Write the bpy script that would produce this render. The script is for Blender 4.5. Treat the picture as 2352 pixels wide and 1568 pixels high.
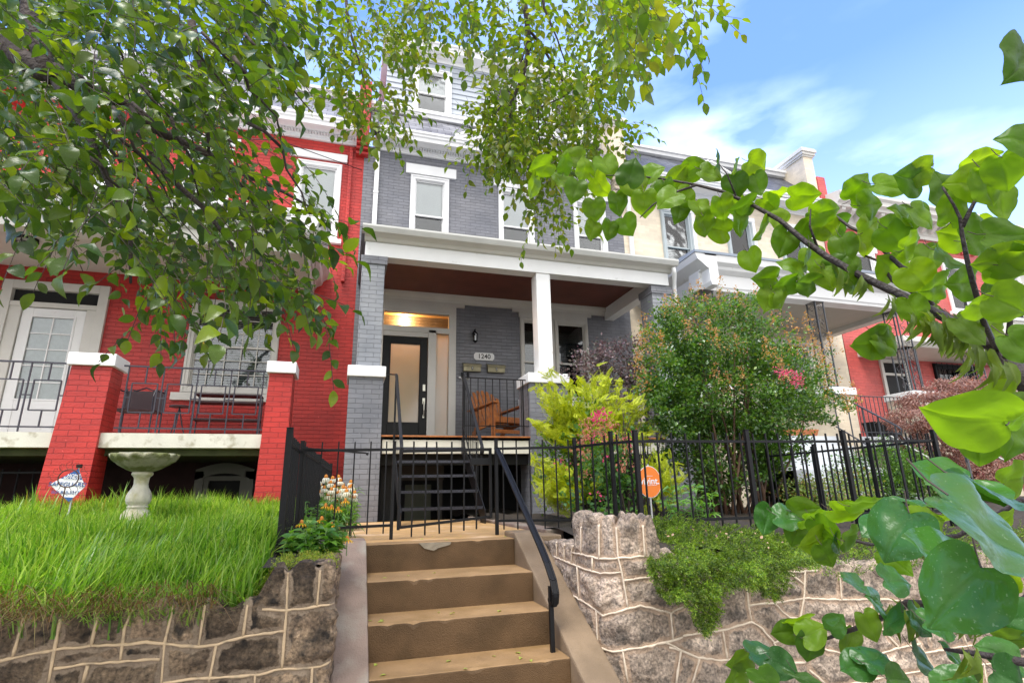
import bpy, math, random
import numpy as np
from mathutils import Vector, Matrix
for o in list(bpy.data.objects): bpy.data.objects.remove(o)
rnd = random.Random(7); rng = np.random.default_rng(11)
SC = bpy.context.scene; COL = SC.collection

# ------------------------------------------------------------------ camera
CR = np.array([0.95715071, -0.28892825, -0.01957023])
CU = np.array([-0.05926975, -0.26159839, 0.96335527])
CF = np.array([0.28346009, 0.92091626, 0.26751378])
FPX = 1244.81
cam_d = bpy.data.cameras.new('Camera'); cam = bpy.data.objects.new('Camera', cam_d); COL.objects.link(cam)
cam.matrix_world = Matrix(((CR[0], CU[0], -CF[0], 0), (CR[1], CU[1], -CF[1], 0), (CR[2], CU[2], -CF[2], 0), (0, 0, 0, 1)))
cam_d.sensor_width = 36; cam_d.lens = FPX/2352*36; cam_d.clip_start = 0.05; cam_d.clip_end = 3000
SC.camera = cam

# ------------------------------------------------------------------ light
SUN_EL, SUN_AZ = math.radians(66), math.radians(222)     # azimuth clockwise from +Y
w = bpy.data.worlds.new('World'); SC.world = w; w.use_nodes = True
N = w.node_tree.nodes; L = w.node_tree.links; N.clear()
out = N.new('ShaderNodeOutputWorld'); bg = N.new('ShaderNodeBackground'); bg.inputs[1].default_value = 0.15
sky = N.new('ShaderNodeTexSky'); sky.sky_type = 'NISHITA'; sky.sun_disc = False
sky.sun_elevation = SUN_EL; sky.sun_rotation = SUN_AZ; sky.air_density = 1.0; sky.dust_density = 0.6; sky.ozone_density = 2.0
tc = N.new('ShaderNodeTexCoord'); mp = N.new('ShaderNodeMapping'); mp.inputs['Scale'].default_value = (1.0, 1.0, 2.6)
mp.inputs['Rotation'].default_value = (0, math.radians(-14), math.radians(25))
nz = N.new('ShaderNodeTexNoise'); nz.inputs['Scale'].default_value = 1.15; nz.inputs['Detail'].default_value = 7; nz.inputs['Roughness'].default_value = .55
cr = N.new('ShaderNodeValToRGB'); cr.color_ramp.elements[0].position = .46; cr.color_ramp.elements[0].color = (0.02, 0.02, 0.02, 1)
cr.color_ramp.elements[1].position = .78; cr.color_ramp.elements[1].color = (.75, .75, .75, 1)
sep = N.new('ShaderNodeSeparateXYZ'); hz = N.new('ShaderNodeMapRange'); hz.inputs[1].default_value = .12; hz.inputs[2].default_value = .62
hz.inputs[3].default_value = 0.42; hz.inputs[4].default_value = 0.0
mx0 = N.new('ShaderNodeMath'); mx0.operation = 'MAXIMUM'
mix = N.new('ShaderNodeMixRGB'); mix.inputs[2].default_value = (5.3, 6.2, 7.4, 1)
L.new(tc.outputs['Generated'], mp.inputs[0]); L.new(mp.outputs[0], nz.inputs[0]); L.new(nz.outputs['Fac'], cr.inputs[0])
L.new(tc.outputs['Generated'], sep.inputs[0]); L.new(sep.outputs[2], hz.inputs[0])
L.new(cr.outputs[0], mx0.inputs[0]); L.new(hz.outputs[0], mx0.inputs[1])
tn = N.new('ShaderNodeMixRGB'); tn.blend_type = 'MULTIPLY'; tn.inputs[0].default_value = 1; tn.inputs[2].default_value = (.70, .87, 1.30, 1); L.new(sky.outputs[0], tn.inputs[1])
prev = mx0.outputs[0]
for cdir, hs, amp in (((.551, .641, .534), 3.0, .85), ((.715, .547, .435), 3.2, .85), ((.66, .52, .56), 1.6, .14)):
    v1 = N.new('ShaderNodeVectorMath'); v1.operation = 'SUBTRACT'; v1.inputs[1].default_value = cdir; L.new(tc.outputs['Generated'], v1.inputs[0])
    v2 = N.new('ShaderNodeVectorMath'); v2.operation = 'MULTIPLY'; v2.inputs[1].default_value = (1, 1, hs); L.new(v1.outputs[0], v2.inputs[0])
    v3 = N.new('ShaderNodeVectorMath'); v3.operation = 'LENGTH'; L.new(v2.outputs[0], v3.inputs[0])
    mr_ = N.new('ShaderNodeMapRange'); mr_.inputs[1].default_value = .05; mr_.inputs[2].default_value = .26; mr_.inputs[3].default_value = amp; mr_.inputs[4].default_value = 0; L.new(v3.outputs['Value'], mr_.inputs[0])
    n2_ = N.new('ShaderNodeTexNoise'); n2_.inputs['Scale'].default_value = 4.5; n2_.inputs['Detail'].default_value = 8; L.new(mp.outputs[0], n2_.inputs['Vector'])
    r2_ = N.new('ShaderNodeMapRange'); r2_.inputs[1].default_value = .36; r2_.inputs[2].default_value = .68; L.new(n2_.outputs['Fac'], r2_.inputs[0])
    m2_ = N.new('ShaderNodeMath'); m2_.operation = 'MULTIPLY'; m2_.use_clamp = True; L.new(mr_.outputs[0], m2_.inputs[0]); L.new(r2_.outputs[0], m2_.inputs[1])
    m3_ = N.new('ShaderNodeMath'); m3_.operation = 'MAXIMUM'; L.new(prev, m3_.inputs[0]); L.new(m2_.outputs[0], m3_.inputs[1]); prev = m3_.outputs[0]
L.new(prev, mix.inputs[0]); L.new(tn.outputs[0], mix.inputs[1]); cb0 = N.new('ShaderNodeMapRange'); cb0.inputs[1].default_value = .10; cb0.inputs[2].default_value = -.45; cb0.inputs[3].default_value = 0; cb0.inputs[4].default_value = .92; L.new(sep.outputs[1], cb0.inputs[0])
mixc = N.new('ShaderNodeMixRGB'); mixc.inputs[2].default_value = (6.0, 5.85, 5.6, 1); L.new(cb0.outputs[0], mixc.inputs[0]); L.new(mix.outputs[0], mixc.inputs[1]); L.new(mixc.outputs[0], bg.inputs[0]); L.new(bg.outputs[0], out.inputs[0])  # unseen bright overcast added behind the camera as neutral fill
sd = bpy.data.lights.new('Sun', 'SUN'); sd.energy = 1.7; sd.angle = math.radians(24); sd.color = (1, .96, .9)
so = bpy.data.objects.new('Sun', sd); COL.objects.link(so)
sdir = Vector((math.sin(SUN_AZ)*math.cos(SUN_EL), math.cos(SUN_AZ)*math.cos(SUN_EL), math.sin(SUN_EL)))
so.rotation_euler = sdir.to_track_quat('Z', 'Y').to_euler(); so.location = (-6, -10, 30)
SC.view_settings.view_transform = 'Standard'; SC.view_settings.look = 'None'; SC.view_settings.gamma = 1
SC.view_settings.use_curve_mapping = False; SC.view_settings.exposure = 1.4
SC.render.engine = 'CYCLES'; SC.cycles.max_bounces = 8; SC.cycles.transparent_max_bounces = 12
SC.cycles.caustics_reflective = False; SC.cycles.caustics_refractive = False

# ------------------------------------------------------------------ geometry helpers
def ray(u, v):
    return CR*(u-1176)/FPX - CU*(v-784)/FPX + CF
def atY(u, v, y): d = ray(u, v); return d*y/d[1]
def atX(u, v, x): d = ray(u, v); return d*x/d[0]
def atZ(u, v, z): d = ray(u, v); return d*z/d[2]
def atD(u, v, d): return ray(u, v)*d
def toL(c):
    return tuple((x/12.92 if x <= .04045 else ((x+.055)/1.055)**2.4) for x in [k/255 for k in c])

class MB:
    def __init__(s): s.v = []; s.f = []
    def add(s, vs, fs):
        n = len(s.v); s.v += [tuple(map(float, p)) for p in vs]; s.f += [tuple(i+n for i in f) for f in fs]; return s
    def box(s, x0, x1, y0, y1, z0, z1):
        if x0 > x1: x0, x1 = x1, x0
        if y0 > y1: y0, y1 = y1, y0
        if z0 > z1: z0, z1 = z1, z0
        return s.add([(x0,y0,z0),(x1,y0,z0),(x1,y1,z0),(x0,y1,z0),(x0,y0,z1),(x1,y0,z1),(x1,y1,z1),(x0,y1,z1)],
              [(0,3,2,1),(4,5,6,7),(0,1,5,4),(1,2,6,5),(2,3,7,6),(3,0,4,7)])
    def taper(s, x0, x1, y0, y1, z0, z1, X0, X1, Y0, Y1):
        return s.add([(x0,y0,z0),(x1,y0,z0),(x1,y1,z0),(x0,y1,z0),(X0,Y0,z1),(X1,Y0,z1),(X1,Y1,z1),(X0,Y1,z1)],
              [(0,3,2,1),(4,5,6,7),(0,1,5,4),(1,2,6,5),(2,3,7,6),(3,0,4,7)])
    def bar(s, p, q, w, h=None, up=(0,0,1)):
        h = h or w; p = np.array(p, float); q = np.array(q, float); d = q-p; d /= np.linalg.norm(d)
        up = np.array(up, float)
        if abs(d@up) > .99: up = np.array((0., 1, 0))
        a = np.cross(d, up); a /= np.linalg.norm(a); b = np.cross(a, d); a = a*w/2; b = b*h/2
        vs = [p-a-b, p+a-b, p+a+b, p-a+b, q-a-b, q+a-b, q+a+b, q-a+b]
        return s.add(vs, [(0,1,2,3),(4,7,6,5),(0,4,5,1),(1,5,6,2),(2,6,7,3),(3,7,4,0)])
    def tube(s, pts, r, n=8, cap=True):
        pts = [np.array(p, float) for p in pts]; m = len(pts); rs = r if hasattr(r, '__len__') else [r]*m
        ref = None; vs = []
        for i in range(m):
            d = pts[min(i+1, m-1)]-pts[max(i-1, 0)]; d = d/(np.linalg.norm(d)+1e-9)
            if ref is None: ref = np.array((0,0,1.)) if abs(d[2]) < .9 else np.array((1.,0,0))
            a = np.cross(d, ref); a /= (np.linalg.norm(a)+1e-9); b = np.cross(a, d); ref = b
            for k in range(n):
                t = 2*math.pi*k/n; vs.append(pts[i]+rs[i]*(a*math.cos(t)+b*math.sin(t)))
        fs = [(i*n+k, i*n+(k+1) % n, (i+1)*n+(k+1) % n, (i+1)*n+k) for i in range(m-1) for k in range(n)]
        if cap: fs += [tuple(range(n))[::-1], tuple((m-1)*n+k for k in range(n))]
        return s.add(vs, fs)
    def lathe(s, prof, c=(0,0,0), n=32, rf=None, zf=None):
        vs = []
        for j, (r, z) in enumerate(prof):
            for k in range(n):
                t = 2*math.pi*k/n; rr = r*(rf(t, j) if rf else 1); zz = z+(zf(t, j) if zf else 0)
                vs.append((c[0]+rr*math.cos(t), c[1]+rr*math.sin(t), c[2]+zz))
        m = len(prof)
        return s.add(vs, [(j*n+k, j*n+(k+1) % n, (j+1)*n+(k+1) % n, (j+1)*n+k) for j in range(m-1) for k in range(n)])
    def prism(s, poly, a0, a1, axis='x'):
        n = len(poly)
        def P(a, p): return (a, p[0], p[1]) if axis == 'x' else ((p[0], a, p[1]) if axis == 'y' else (p[0], p[1], a))
        vs = [P(a0, p) for p in poly]+[P(a1, p) for p in poly]
        return s.add(vs, [tuple(range(n))[::-1], tuple(range(n, 2*n))]+[(i, (i+1) % n, n+(i+1) % n, n+i) for i in range(n)])
    def quad(s, a, b, c, d): return s.add([a, b, c, d], [(0,1,2,3)])
    def build(s, name, m, parent=None, bevel=0, smooth=False, label=None):
        off = wloc(parent)
        me = bpy.data.meshes.new(name); me.from_pydata([(a-off[0], b-off[1], c-off[2]) for a, b, c in s.v], [], s.f)
        import bmesh
        bm = bmesh.new(); bm.from_mesh(me); bmesh.ops.recalc_face_normals(bm, faces=bm.faces); bm.to_mesh(me); bm.free()
        me.materials.append(m); o = bpy.data.objects.new(name, me); COL.objects.link(o)
        if smooth: me.polygons.foreach_set('use_smooth', [True]*len(me.polygons))
        if parent is not None: o.parent = parent
        if bevel:
            b = o.modifiers.new('bevel', 'BEVEL'); b.width = bevel; b.segments = 2; b.limit_method = 'ANGLE'; b.harden_normals = False
        if label: o['label'] = label
        return o
ROOT = {}
def wloc(p):
    while p is not None:
        if p.name in ROOT: return ROOT[p.name]
        p = p.parent
    return (0, 0, 0)
def thing(name, label, cat, loc=(0,0,0), group=None, rotz=0, local=False):
    o = bpy.data.objects.new(name, None); COL.objects.link(o); o.location = [float(k) for k in loc]; o.rotation_euler = (0, 0, rotz)
    o.empty_display_size = .1
    o['label'] = label; o['category'] = cat
    if group: o['group'] = group
    ROOT[o.name] = (0,0,0) if local else tuple(float(k) for k in loc)
    return o
def tag(o, label=None, cat=None, group=None, kind=None):
    if label: o['label'] = label
    if cat: o['category'] = cat
    if group: o['group'] = group
    if kind: o['kind'] = kind
    return o
def copy_tree(o, parent=None):
    c = o.copy(); COL.objects.link(c)
    if parent is not None: c.parent = parent
    for ch in list(o.children): copy_tree(ch, c)
    return c
def npmesh(name, verts, faces, m, parent=None, smooth=False, mats=None, midx=None):
    off = np.array(wloc(parent)); verts = np.asarray(verts, float)-off; faces = np.asarray(faces, int)
    me = bpy.data.meshes.new(name); k = faces.shape[1]; n = len(faces)
    me.vertices.add(len(verts)); me.vertices.foreach_set('co', verts.ravel())
    me.loops.add(n*k); me.loops.foreach_set('vertex_index', faces.ravel())
    me.polygons.add(n); me.polygons.foreach_set('loop_start', np.arange(0, n*k, k)); me.polygons.foreach_set('loop_total', np.full(n, k))
    me.update(calc_edges=True); me.validate()
    for q in (mats or [m]): me.materials.append(q)
    if midx is not None: me.polygons.foreach_set('material_index', midx)
    if smooth: me.polygons.foreach_set('use_smooth', np.ones(len(me.polygons), bool))
    o = bpy.data.objects.new(name, me); COL.objects.link(o)
    if parent is not None: o.parent = parent
    return o
def inst(T, F, pos, X, Z, scale):
    """instances of template T (x along leaf, y across, z normal); X = leaf axis, Z = rough normal"""
    pos = np.asarray(pos, float); X = np.asarray(X, float); Z = np.asarray(Z, float); n = len(pos)
    X = X/np.linalg.norm(X, axis=1, keepdims=True); Y = np.cross(Z, X); Y /= (np.linalg.norm(Y, axis=1, keepdims=True)+1e-9); Z = np.cross(X, Y)
    sc = np.broadcast_to(np.asarray(scale, float), (n,))[:, None, None]
    V = pos[:, None, :]+sc*(T[None, :, 0:1]*X[:, None, :]+T[None, :, 1:2]*Y[:, None, :]+T[None, :, 2:3]*Z[:, None, :])
    k = len(T); FF = F[None]+(np.arange(n)*k)[:, None, None]
    return V.reshape(-1, 3), FF.reshape(-1, F.shape[1])
def cat(parts):
    vs = []; fs = []; n = 0
    for v, f in parts: vs.append(v); fs.append(f+n); n += len(v)
    return np.concatenate(vs), np.concatenate(fs)
def rdir(n, bias=(0,0,0), s=1.0):
    d = rng.normal(size=(n, 3)); d /= np.linalg.norm(d, axis=1, keepdims=True)
    d = d*s+np.array(bias); return d/(np.linalg.norm(d, axis=1, keepdims=True)+1e-9)

# ------------------------------------------------------------------ materials
MATS = {}
def newmat(name):
    m = bpy.data.materials.new(name); m.use_nodes = True; t = m.node_tree
    b = t.nodes['Principled BSDF']; return m, t.nodes, t.links, b
def setspec(b, v):
    b.inputs['Specular IOR Level'].default_value = v
def noise_mix(N, L, vec, c1, c2, scale, lo=.35, hi=.65, detail=6):
    n = N.new('ShaderNodeTexNoise'); n.inputs['Scale'].default_value = scale; n.inputs['Detail'].default_value = detail
    if vec is not None: L.new(vec, n.inputs['Vector'])
    r = N.new('ShaderNodeValToRGB'); r.color_ramp.elements[0].position = lo; r.color_ramp.elements[1].position = hi
    r.color_ramp.elements[0].color = (*c1, 1); r.color_ramp.elements[1].color = (*c2, 1)
    L.new(n.outputs['Fac'], r.inputs[0]); return n, r
def paint(name, c, rough=.5, var=.12, scale=3, bump=.0, bscale=60, spec=.5, metal=0, c2=None, lo=.35, hi=.65, dirt=None, dscale=6, dlo=.55, dhi=.75):
    if name in MATS: return MATS[name]
    m, N, L, b = newmat(name); g = N.new('ShaderNodeNewGeometry')
    cc = c2 or tuple(max(0, k*(1-var)) for k in c)
    n, r = noise_mix(N, L, g.outputs['Position'], cc, c, scale, lo, hi)
    col = r.outputs[0]
    if dirt:
        n2, r2 = noise_mix(N, L, g.outputs['Position'], (0,0,0), (1,1,1), dscale, dlo, dhi, 9)
        mx = N.new('ShaderNodeMixRGB'); mx.inputs[2].default_value = (*dirt, 1); L.new(r2.outputs[0], mx.inputs[0]); L.new(col, mx.inputs[1]); col = mx.outputs[0]
    L.new(col, b.inputs['Base Color'])
    b.inputs['Roughness'].default_value = rough; b.inputs['Metallic'].default_value = metal; setspec(b, spec)
    if bump:
        nb = N.new('ShaderNodeTexNoise'); nb.inputs['Scale'].default_value = bscale; nb.inputs['Detail'].default_value = 8; L.new(g.outputs['Position'], nb.inputs['Vector'])
        bp = N.new('ShaderNodeBump'); bp.inputs['Strength'].default_value = bump; bp.inputs['Distance'].default_value = .02
        L.new(nb.outputs['Fac'], bp.inputs['Height']); L.new(bp.outputs[0], b.inputs['Normal'])
    MATS[name] = m; return m
def brickmat(name, c, mortar=.62, rough=.42, bw=.215, bh=.0695, var=.13, strength=.9):
    m, N, L, b = newmat(name); g = N.new('ShaderNodeNewGeometry')
    sp = N.new('ShaderNodeSeparateXYZ'); L.new(g.outputs['Position'], sp.inputs[0])
    sn = N.new('ShaderNodeSeparateXYZ'); L.new(g.outputs['True Normal'], sn.inputs[0])
    ab = N.new('ShaderNodeMath'); ab.operation = 'ABSOLUTE'; L.new(sn.outputs[0], ab.inputs[0])
    gt = N.new('ShaderNodeMath'); gt.operation = 'GREATER_THAN'; gt.inputs[1].default_value = .6; L.new(ab.outputs[0], gt.inputs[0])
    mx = N.new('ShaderNodeMix'); L.new(gt.outputs[0], mx.inputs[0]); L.new(sp.outputs[0], mx.inputs[2]); L.new(sp.outputs[1], mx.inputs[3])
    cb = N.new('ShaderNodeCombineXYZ'); L.new(mx.outputs[0], cb.inputs[0]); L.new(sp.outputs[2], cb.inputs[1])
    # slight waviness of the joints
    nw = N.new('ShaderNodeTexNoise'); nw.inputs['Scale'].default_value = 7; L.new(g.outputs['Position'], nw.inputs['Vector'])
    vm = N.new('ShaderNodeVectorMath'); vm.operation = 'SCALE'; vm.inputs['Scale'].default_value = .009; L.new(nw.outputs['Color'], vm.inputs[0])
    va = N.new('ShaderNodeVectorMath'); va.operation = 'ADD'; L.new(cb.outputs[0], va.inputs[0]); L.new(vm.outputs[0], va.inputs[1])
    bt = N.new('ShaderNodeTexBrick'); bt.inputs['Scale'].default_value = 1; bt.inputs['Brick Width'].default_value = bw; bt.inputs['Row Height'].default_value = bh
    bt.inputs['Mortar Size'].default_value = .0042; bt.inputs['Mortar Smooth'].default_value = .5; bt.inputs['Bias'].default_value = 0
    bt.inputs['Color1'].default_value = (*[k*(1+var*.3) for k in c], 1); bt.inputs['Color2'].default_value = (*[k*(1-var) for k in c], 1)
    bt.inputs['Mortar'].default_value = (*[k*mortar for k in c], 1)
    L.new(va.outputs[0], bt.inputs['Vector'])
    n, r = noise_mix(N, L, g.outputs['Position'], (.78,.79,.82), (1.08,1.06,1.04), 2.1, .3, .7, 10)
    mm = N.new('ShaderNodeMixRGB'); mm.blend_type = 'MULTIPLY'; mm.inputs[0].default_value = 1; L.new(bt.outputs['Color'], mm.inputs[1]); L.new(r.outputs[0], mm.inputs[2])
    # flaking specks
    n3, r3 = noise_mix(N, L, g.outputs['Position'], (0,0,0), (1,1,1), 26, .70, .76, 5)
    m3 = N.new('ShaderNodeMixRGB'); m3.inputs[2].default_value = (*[min(1, k*1.3+.05) for k in c], 1); L.new(r3.outputs[0], m3.inputs[0]); L.new(mm.outputs[0], m3.inputs[1])
    L.new(m3.outputs[0], b.inputs['Base Color']); b.inputs['Roughness'].default_value = rough; setspec(b, .4)
    nb = N.new('ShaderNodeTexNoise'); nb.inputs['Scale'].default_value = 45; nb.inputs['Detail'].default_value = 6; L.new(g.outputs['Position'], nb.inputs['Vector'])
    iv = N.new('ShaderNodeMath'); iv.operation = 'MULTIPLY_ADD'; iv.inputs[1].default_value = -1.0; L.new(bt.outputs['Fac'], iv.inputs[0]); 
    sc = N.new('ShaderNodeMath'); sc.operation = 'MULTIPLY'; sc.inputs[1].default_value = .45; L.new(nb.outputs['Fac'], sc.inputs[0]); L.new(sc.outputs[0], iv.inputs[2])
    bp = N.new('ShaderNodeBump'); bp.inputs['Strength'].default_value = strength; bp.inputs['Distance'].default_value = .012
    L.new(iv.outputs[0], bp.inputs['Height']); L.new(bp.outputs[0], b.inputs['Normal'])
    return m
def leafmat(name, cols, rough=.38, trans=.45, spec=.45, tcol=None, ns=14, nlo=.8, nhi=1.15, drop_glints=0):
    """cols: list of base colours picked per leaf"""
    m, N, L, b = newmat(name); g = N.new('ShaderNodeNewGeometry')
    r = N.new('ShaderNodeValToRGB'); e = r.color_ramp.elements
    while len(e) < len(cols): e.new(.5)
    for i, c in enumerate(cols): e[i].position = i/(len(cols)-1); e[i].color = (*c, 1)
    L.new(g.outputs['Random Per Island'], r.inputs[0])
    n, r2 = noise_mix(N, L, g.outputs['Position'], (nlo,nlo*1.02,nlo), (nhi,nhi*.98,nhi*.88), ns, .36, .64, 3)
    mm = N.new('ShaderNodeMixRGB'); mm.blend_type = 'MULTIPLY'; mm.inputs[0].default_value = .8; L.new(r.outputs[0], mm.inputs[1]); L.new(r2.outputs[0], mm.inputs[2])
    if drop_glints:
        nd_, rd_ = noise_mix(N, L, g.outputs['Position'], (0,0,0), (.2,.2,.2), drop_glints, .66, .72, 2)
        md_ = N.new('ShaderNodeMixRGB'); md_.inputs[2].default_value = (.42,.52,.42,1); L.new(rd_.outputs[0], md_.inputs[0]); L.new(mm.outputs[0], md_.inputs[1]); mm = md_  # pale specks: glints of water drops painted into the leaf colour
    L.new(mm.outputs[0], b.inputs['Base Color']); b.inputs['Roughness'].default_value = rough; setspec(b, spec)
    nb = N.new('ShaderNodeTexNoise'); nb.inputs['Scale'].default_value = 120; L.new(g.outputs['Position'], nb.inputs['Vector'])
    bp = N.new('ShaderNodeBump'); bp.inputs['Strength'].default_value = .25; bp.inputs['Distance'].default_value = .004; L.new(nb.outputs['Fac'], bp.inputs['Height']); L.new(bp.outputs[0], b.inputs['Normal'])
    tr = N.new('ShaderNodeBsdfTranslucent'); gm = N.new('ShaderNodeMixRGB'); gm.blend_type = 'MULTIPLY'; gm.inputs[0].default_value = 1
    tcol = tcol or (2.3, 2.2, .55); gm.inputs[2].default_value = (*tcol, 1); L.new(mm.outputs[0], gm.inputs[1]); L.new(gm.outputs[0], tr.inputs[0])
    ms = N.new('ShaderNodeMixShader'); ms.inputs[0].default_value = trans; L.new(b.outputs[0], ms.inputs[1]); L.new(tr.outputs[0], ms.inputs[2])
    L.new(ms.outputs[0], N['Material Output'].inputs[0]); return m
def glassmat(name, tint=(.96,.98,.98), refl=.10):
    m, N, L, b = newmat(name); N.remove(b)
    t = N.new('ShaderNodeBsdfTransparent'); t.inputs[0].default_value = (*tint, 1); gl = N.new('ShaderNodeBsdfGlossy'); gl.inputs['Roughness'].default_value = .03
    g = N.new('ShaderNodeNewGeometry'); nb = N.new('ShaderNodeTexNoise'); nb.inputs['Scale'].default_value = 2.2; L.new(g.outputs['Position'], nb.inputs['Vector'])
    bp = N.new('ShaderNodeBump'); bp.inputs['Strength'].default_value = .12; bp.inputs['Distance'].default_value = .03; L.new(nb.outputs['Fac'], bp.inputs['Height']); L.new(bp.outputs[0], gl.inputs['Normal'])
    ms = N.new('ShaderNodeMixShader'); fr = N.new('ShaderNodeFresnel'); fr.inputs[0].default_value = 1.5
    ad = N.new('ShaderNodeMath'); ad.operation = 'ADD'; ad.inputs[1].default_value = refl*.4; ad.use_clamp = True; L.new(fr.outputs[0], ad.inputs[0])
    L.new(ad.outputs[0], ms.inputs[0]); L.new(t.outputs[0], ms.inputs[1]); L.new(gl.outputs[0], ms.inputs[2]); L.new(ms.outputs[0], N['Material Output'].inputs[0]); return m
def slatemat(name, c1, c2, w=.30, h=.14):
    m, N, L, b = newmat(name); g = N.new('ShaderNodeNewGeometry')
    sp = N.new('ShaderNodeSeparateXYZ'); L.new(g.outputs['Position'], sp.inputs[0]); cb = N.new('ShaderNodeCombineXYZ'); L.new(sp.outputs[0], cb.inputs[0]); L.new(sp.outputs[2], cb.inputs[1])
    bt = N.new('ShaderNodeTexBrick'); bt.inputs['Scale'].default_value = 1; bt.inputs['Brick Width'].default_value = w; bt.inputs['Row Height'].default_value = h
    bt.inputs['Mortar Size'].default_value = .006; bt.inputs['Color1'].default_value = (*c1, 1); bt.inputs['Color2'].default_value = (*c2, 1); bt.inputs['Mortar'].default_value = (.03,.03,.035,1)
    L.new(cb.outputs[0], bt.inputs['Vector'])
    n, r = noise_mix(N, L, g.outputs['Position'], (.55,.55,.58), (1.1,1.1,1.1), 2.2, .35, .62, 8)
    mm = N.new('ShaderNodeMixRGB'); mm.blend_type = 'MULTIPLY'; mm.inputs[0].default_value = 1; L.new(bt.outputs['Color'], mm.inputs[1]); L.new(r.outputs[0], mm.inputs[2])
    L.new(mm.outputs[0], b.inputs['Base Color']); b.inputs['Roughness'].default_value = .55
    bp = N.new('ShaderNodeBump'); bp.invert = True; bp.inputs['Strength'].default_value = .8; bp.inputs['Distance'].default_value = .015; L.new(bt.outputs['Fac'], bp.inputs['Height']); L.new(bp.outputs[0], b.inputs['Normal'])
    return m
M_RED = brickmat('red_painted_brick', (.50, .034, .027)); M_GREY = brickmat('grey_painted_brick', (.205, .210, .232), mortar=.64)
M_GREYL = brickmat('daylit_grey_painted_brick', (.28, .295, .32), mortar=.6)  # grey brick with the daylight on the piers put into its colour
M_CREAM = brickmat('cream_painted_brick', (.76, .66, .50), mortar=.9, strength=.45); M_PINK = brickmat('hazed_red_painted_brick', (.60, .10, .085), mortar=.75)  # M_PINK: red brick lightened, distance haze put into its colour
M_PALE = brickmat('pale_painted_brick', (.7, .68, .6), mortar=.85)
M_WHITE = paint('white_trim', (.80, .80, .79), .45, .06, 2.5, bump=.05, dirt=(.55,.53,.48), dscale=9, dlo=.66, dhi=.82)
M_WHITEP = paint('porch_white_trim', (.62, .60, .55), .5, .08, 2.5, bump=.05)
M_GUTTER = paint('gutter_metal', (.58, .58, .55), .4, .1, 4)
M_BLACK = paint('black_iron', (.006, .006, .007), .5, .3, 20, bump=.12, bscale=120, spec=.25)
M_IRONG = paint('grey_iron', (.05, .055, .065), .35, .3, 20, bump=.1, bscale=120)
M_IRONP = paint('dusky_iron', (.035, .033, .05), .4, .3, 20)
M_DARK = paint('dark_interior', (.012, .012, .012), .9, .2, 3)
M_CEILR = paint('brown_red_boards', (.16, .045, .026), .55, .2, 3)
M_SLAB = paint('stained_white_concrete', (.68, .65, .56), .7, .12, 5, bump=.15, bscale=60, dirt=(.30,.26,.17), dscale=8, dlo=.56, dhi=.74)
M_RISER = paint('stained_shaded_riser', (.125,.075,.037), .6, .3, 5, bump=.4, bscale=150, dirt=(.07,.043,.02), dscale=4, dlo=.5, dhi=.72, spec=.2)  # riser brown holds dirt and also shade put into the colour
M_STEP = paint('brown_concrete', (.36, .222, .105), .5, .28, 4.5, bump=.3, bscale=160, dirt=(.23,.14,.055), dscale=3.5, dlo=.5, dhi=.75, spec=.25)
M_PATH = paint('tan_path', (.60, .36, .15), .45, .22, 5, bump=.2, bscale=140, spec=.4, dirt=(.66,.48,.32), dscale=2.5)
M_CHEEK = paint('mauve_concrete', (.28, .205, .16), .75, .25, 6, bump=.35, bscale=110, spec=.15, dirt=(.33,.29,.23), dscale=4, dlo=.5, dhi=.7)
M_CHEEKR = paint('tan_concrete', (.25, .18, .115), .7, .28, 5, bump=.35, bscale=110, spec=.2, dirt=(.16,.11,.065), dscale=3)
M_SOIL = paint('soil', (.045, .032, .02), .95, .4, 12, bump=.8, bscale=40)
M_ASPH = paint('asphalt_and_paving', (.28, .27, .25), .9, .2, 2, bump=.3, bscale=80)
M_BLIND = paint('white_blind', (.88, .89, .88), .7, .04, 3); M_BLINDG = paint('grey_blind', (.22, .25, .26), .6, .2, 4)
M_GLASS = glassmat('window_glass'); M_GLASSD = glassmat('porch_window_glass', (.6,.63,.62), .15)
M_WOOD = paint('orange_wood', (.42, .15, .038), .5, .45, 22, bump=.15, bscale=90, c2=(.28,.085,.02))
M_BRASS = paint('aged_brass', (.30, .27, .17), .4, .3, 14, metal=.6)
M_SLATE = slatemat('grey_slate', (.22,.22,.24), (.13,.13,.15)); M_SLATED = slatemat('dark_slate', (.09,.095,.11), (.05,.055,.07))
M_SIDING = paint('pale_grey_siding', (.42, .455, .50), .5, .06, 2)
M_STONECAST = paint('mossy_cast_stone', (.40, .38, .26), .75, .3, 9, bump=.5, bscale=60, dirt=(.12,.13,.035), dscale=9, dlo=.42, dhi=.6)
M_BARK = paint('bark', (.055, .038, .03), .8, .5, 18, bump=.8, bscale=60)
M_TWIG = paint('twig', (.06, .04, .025), .7, .4, 20)
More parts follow.
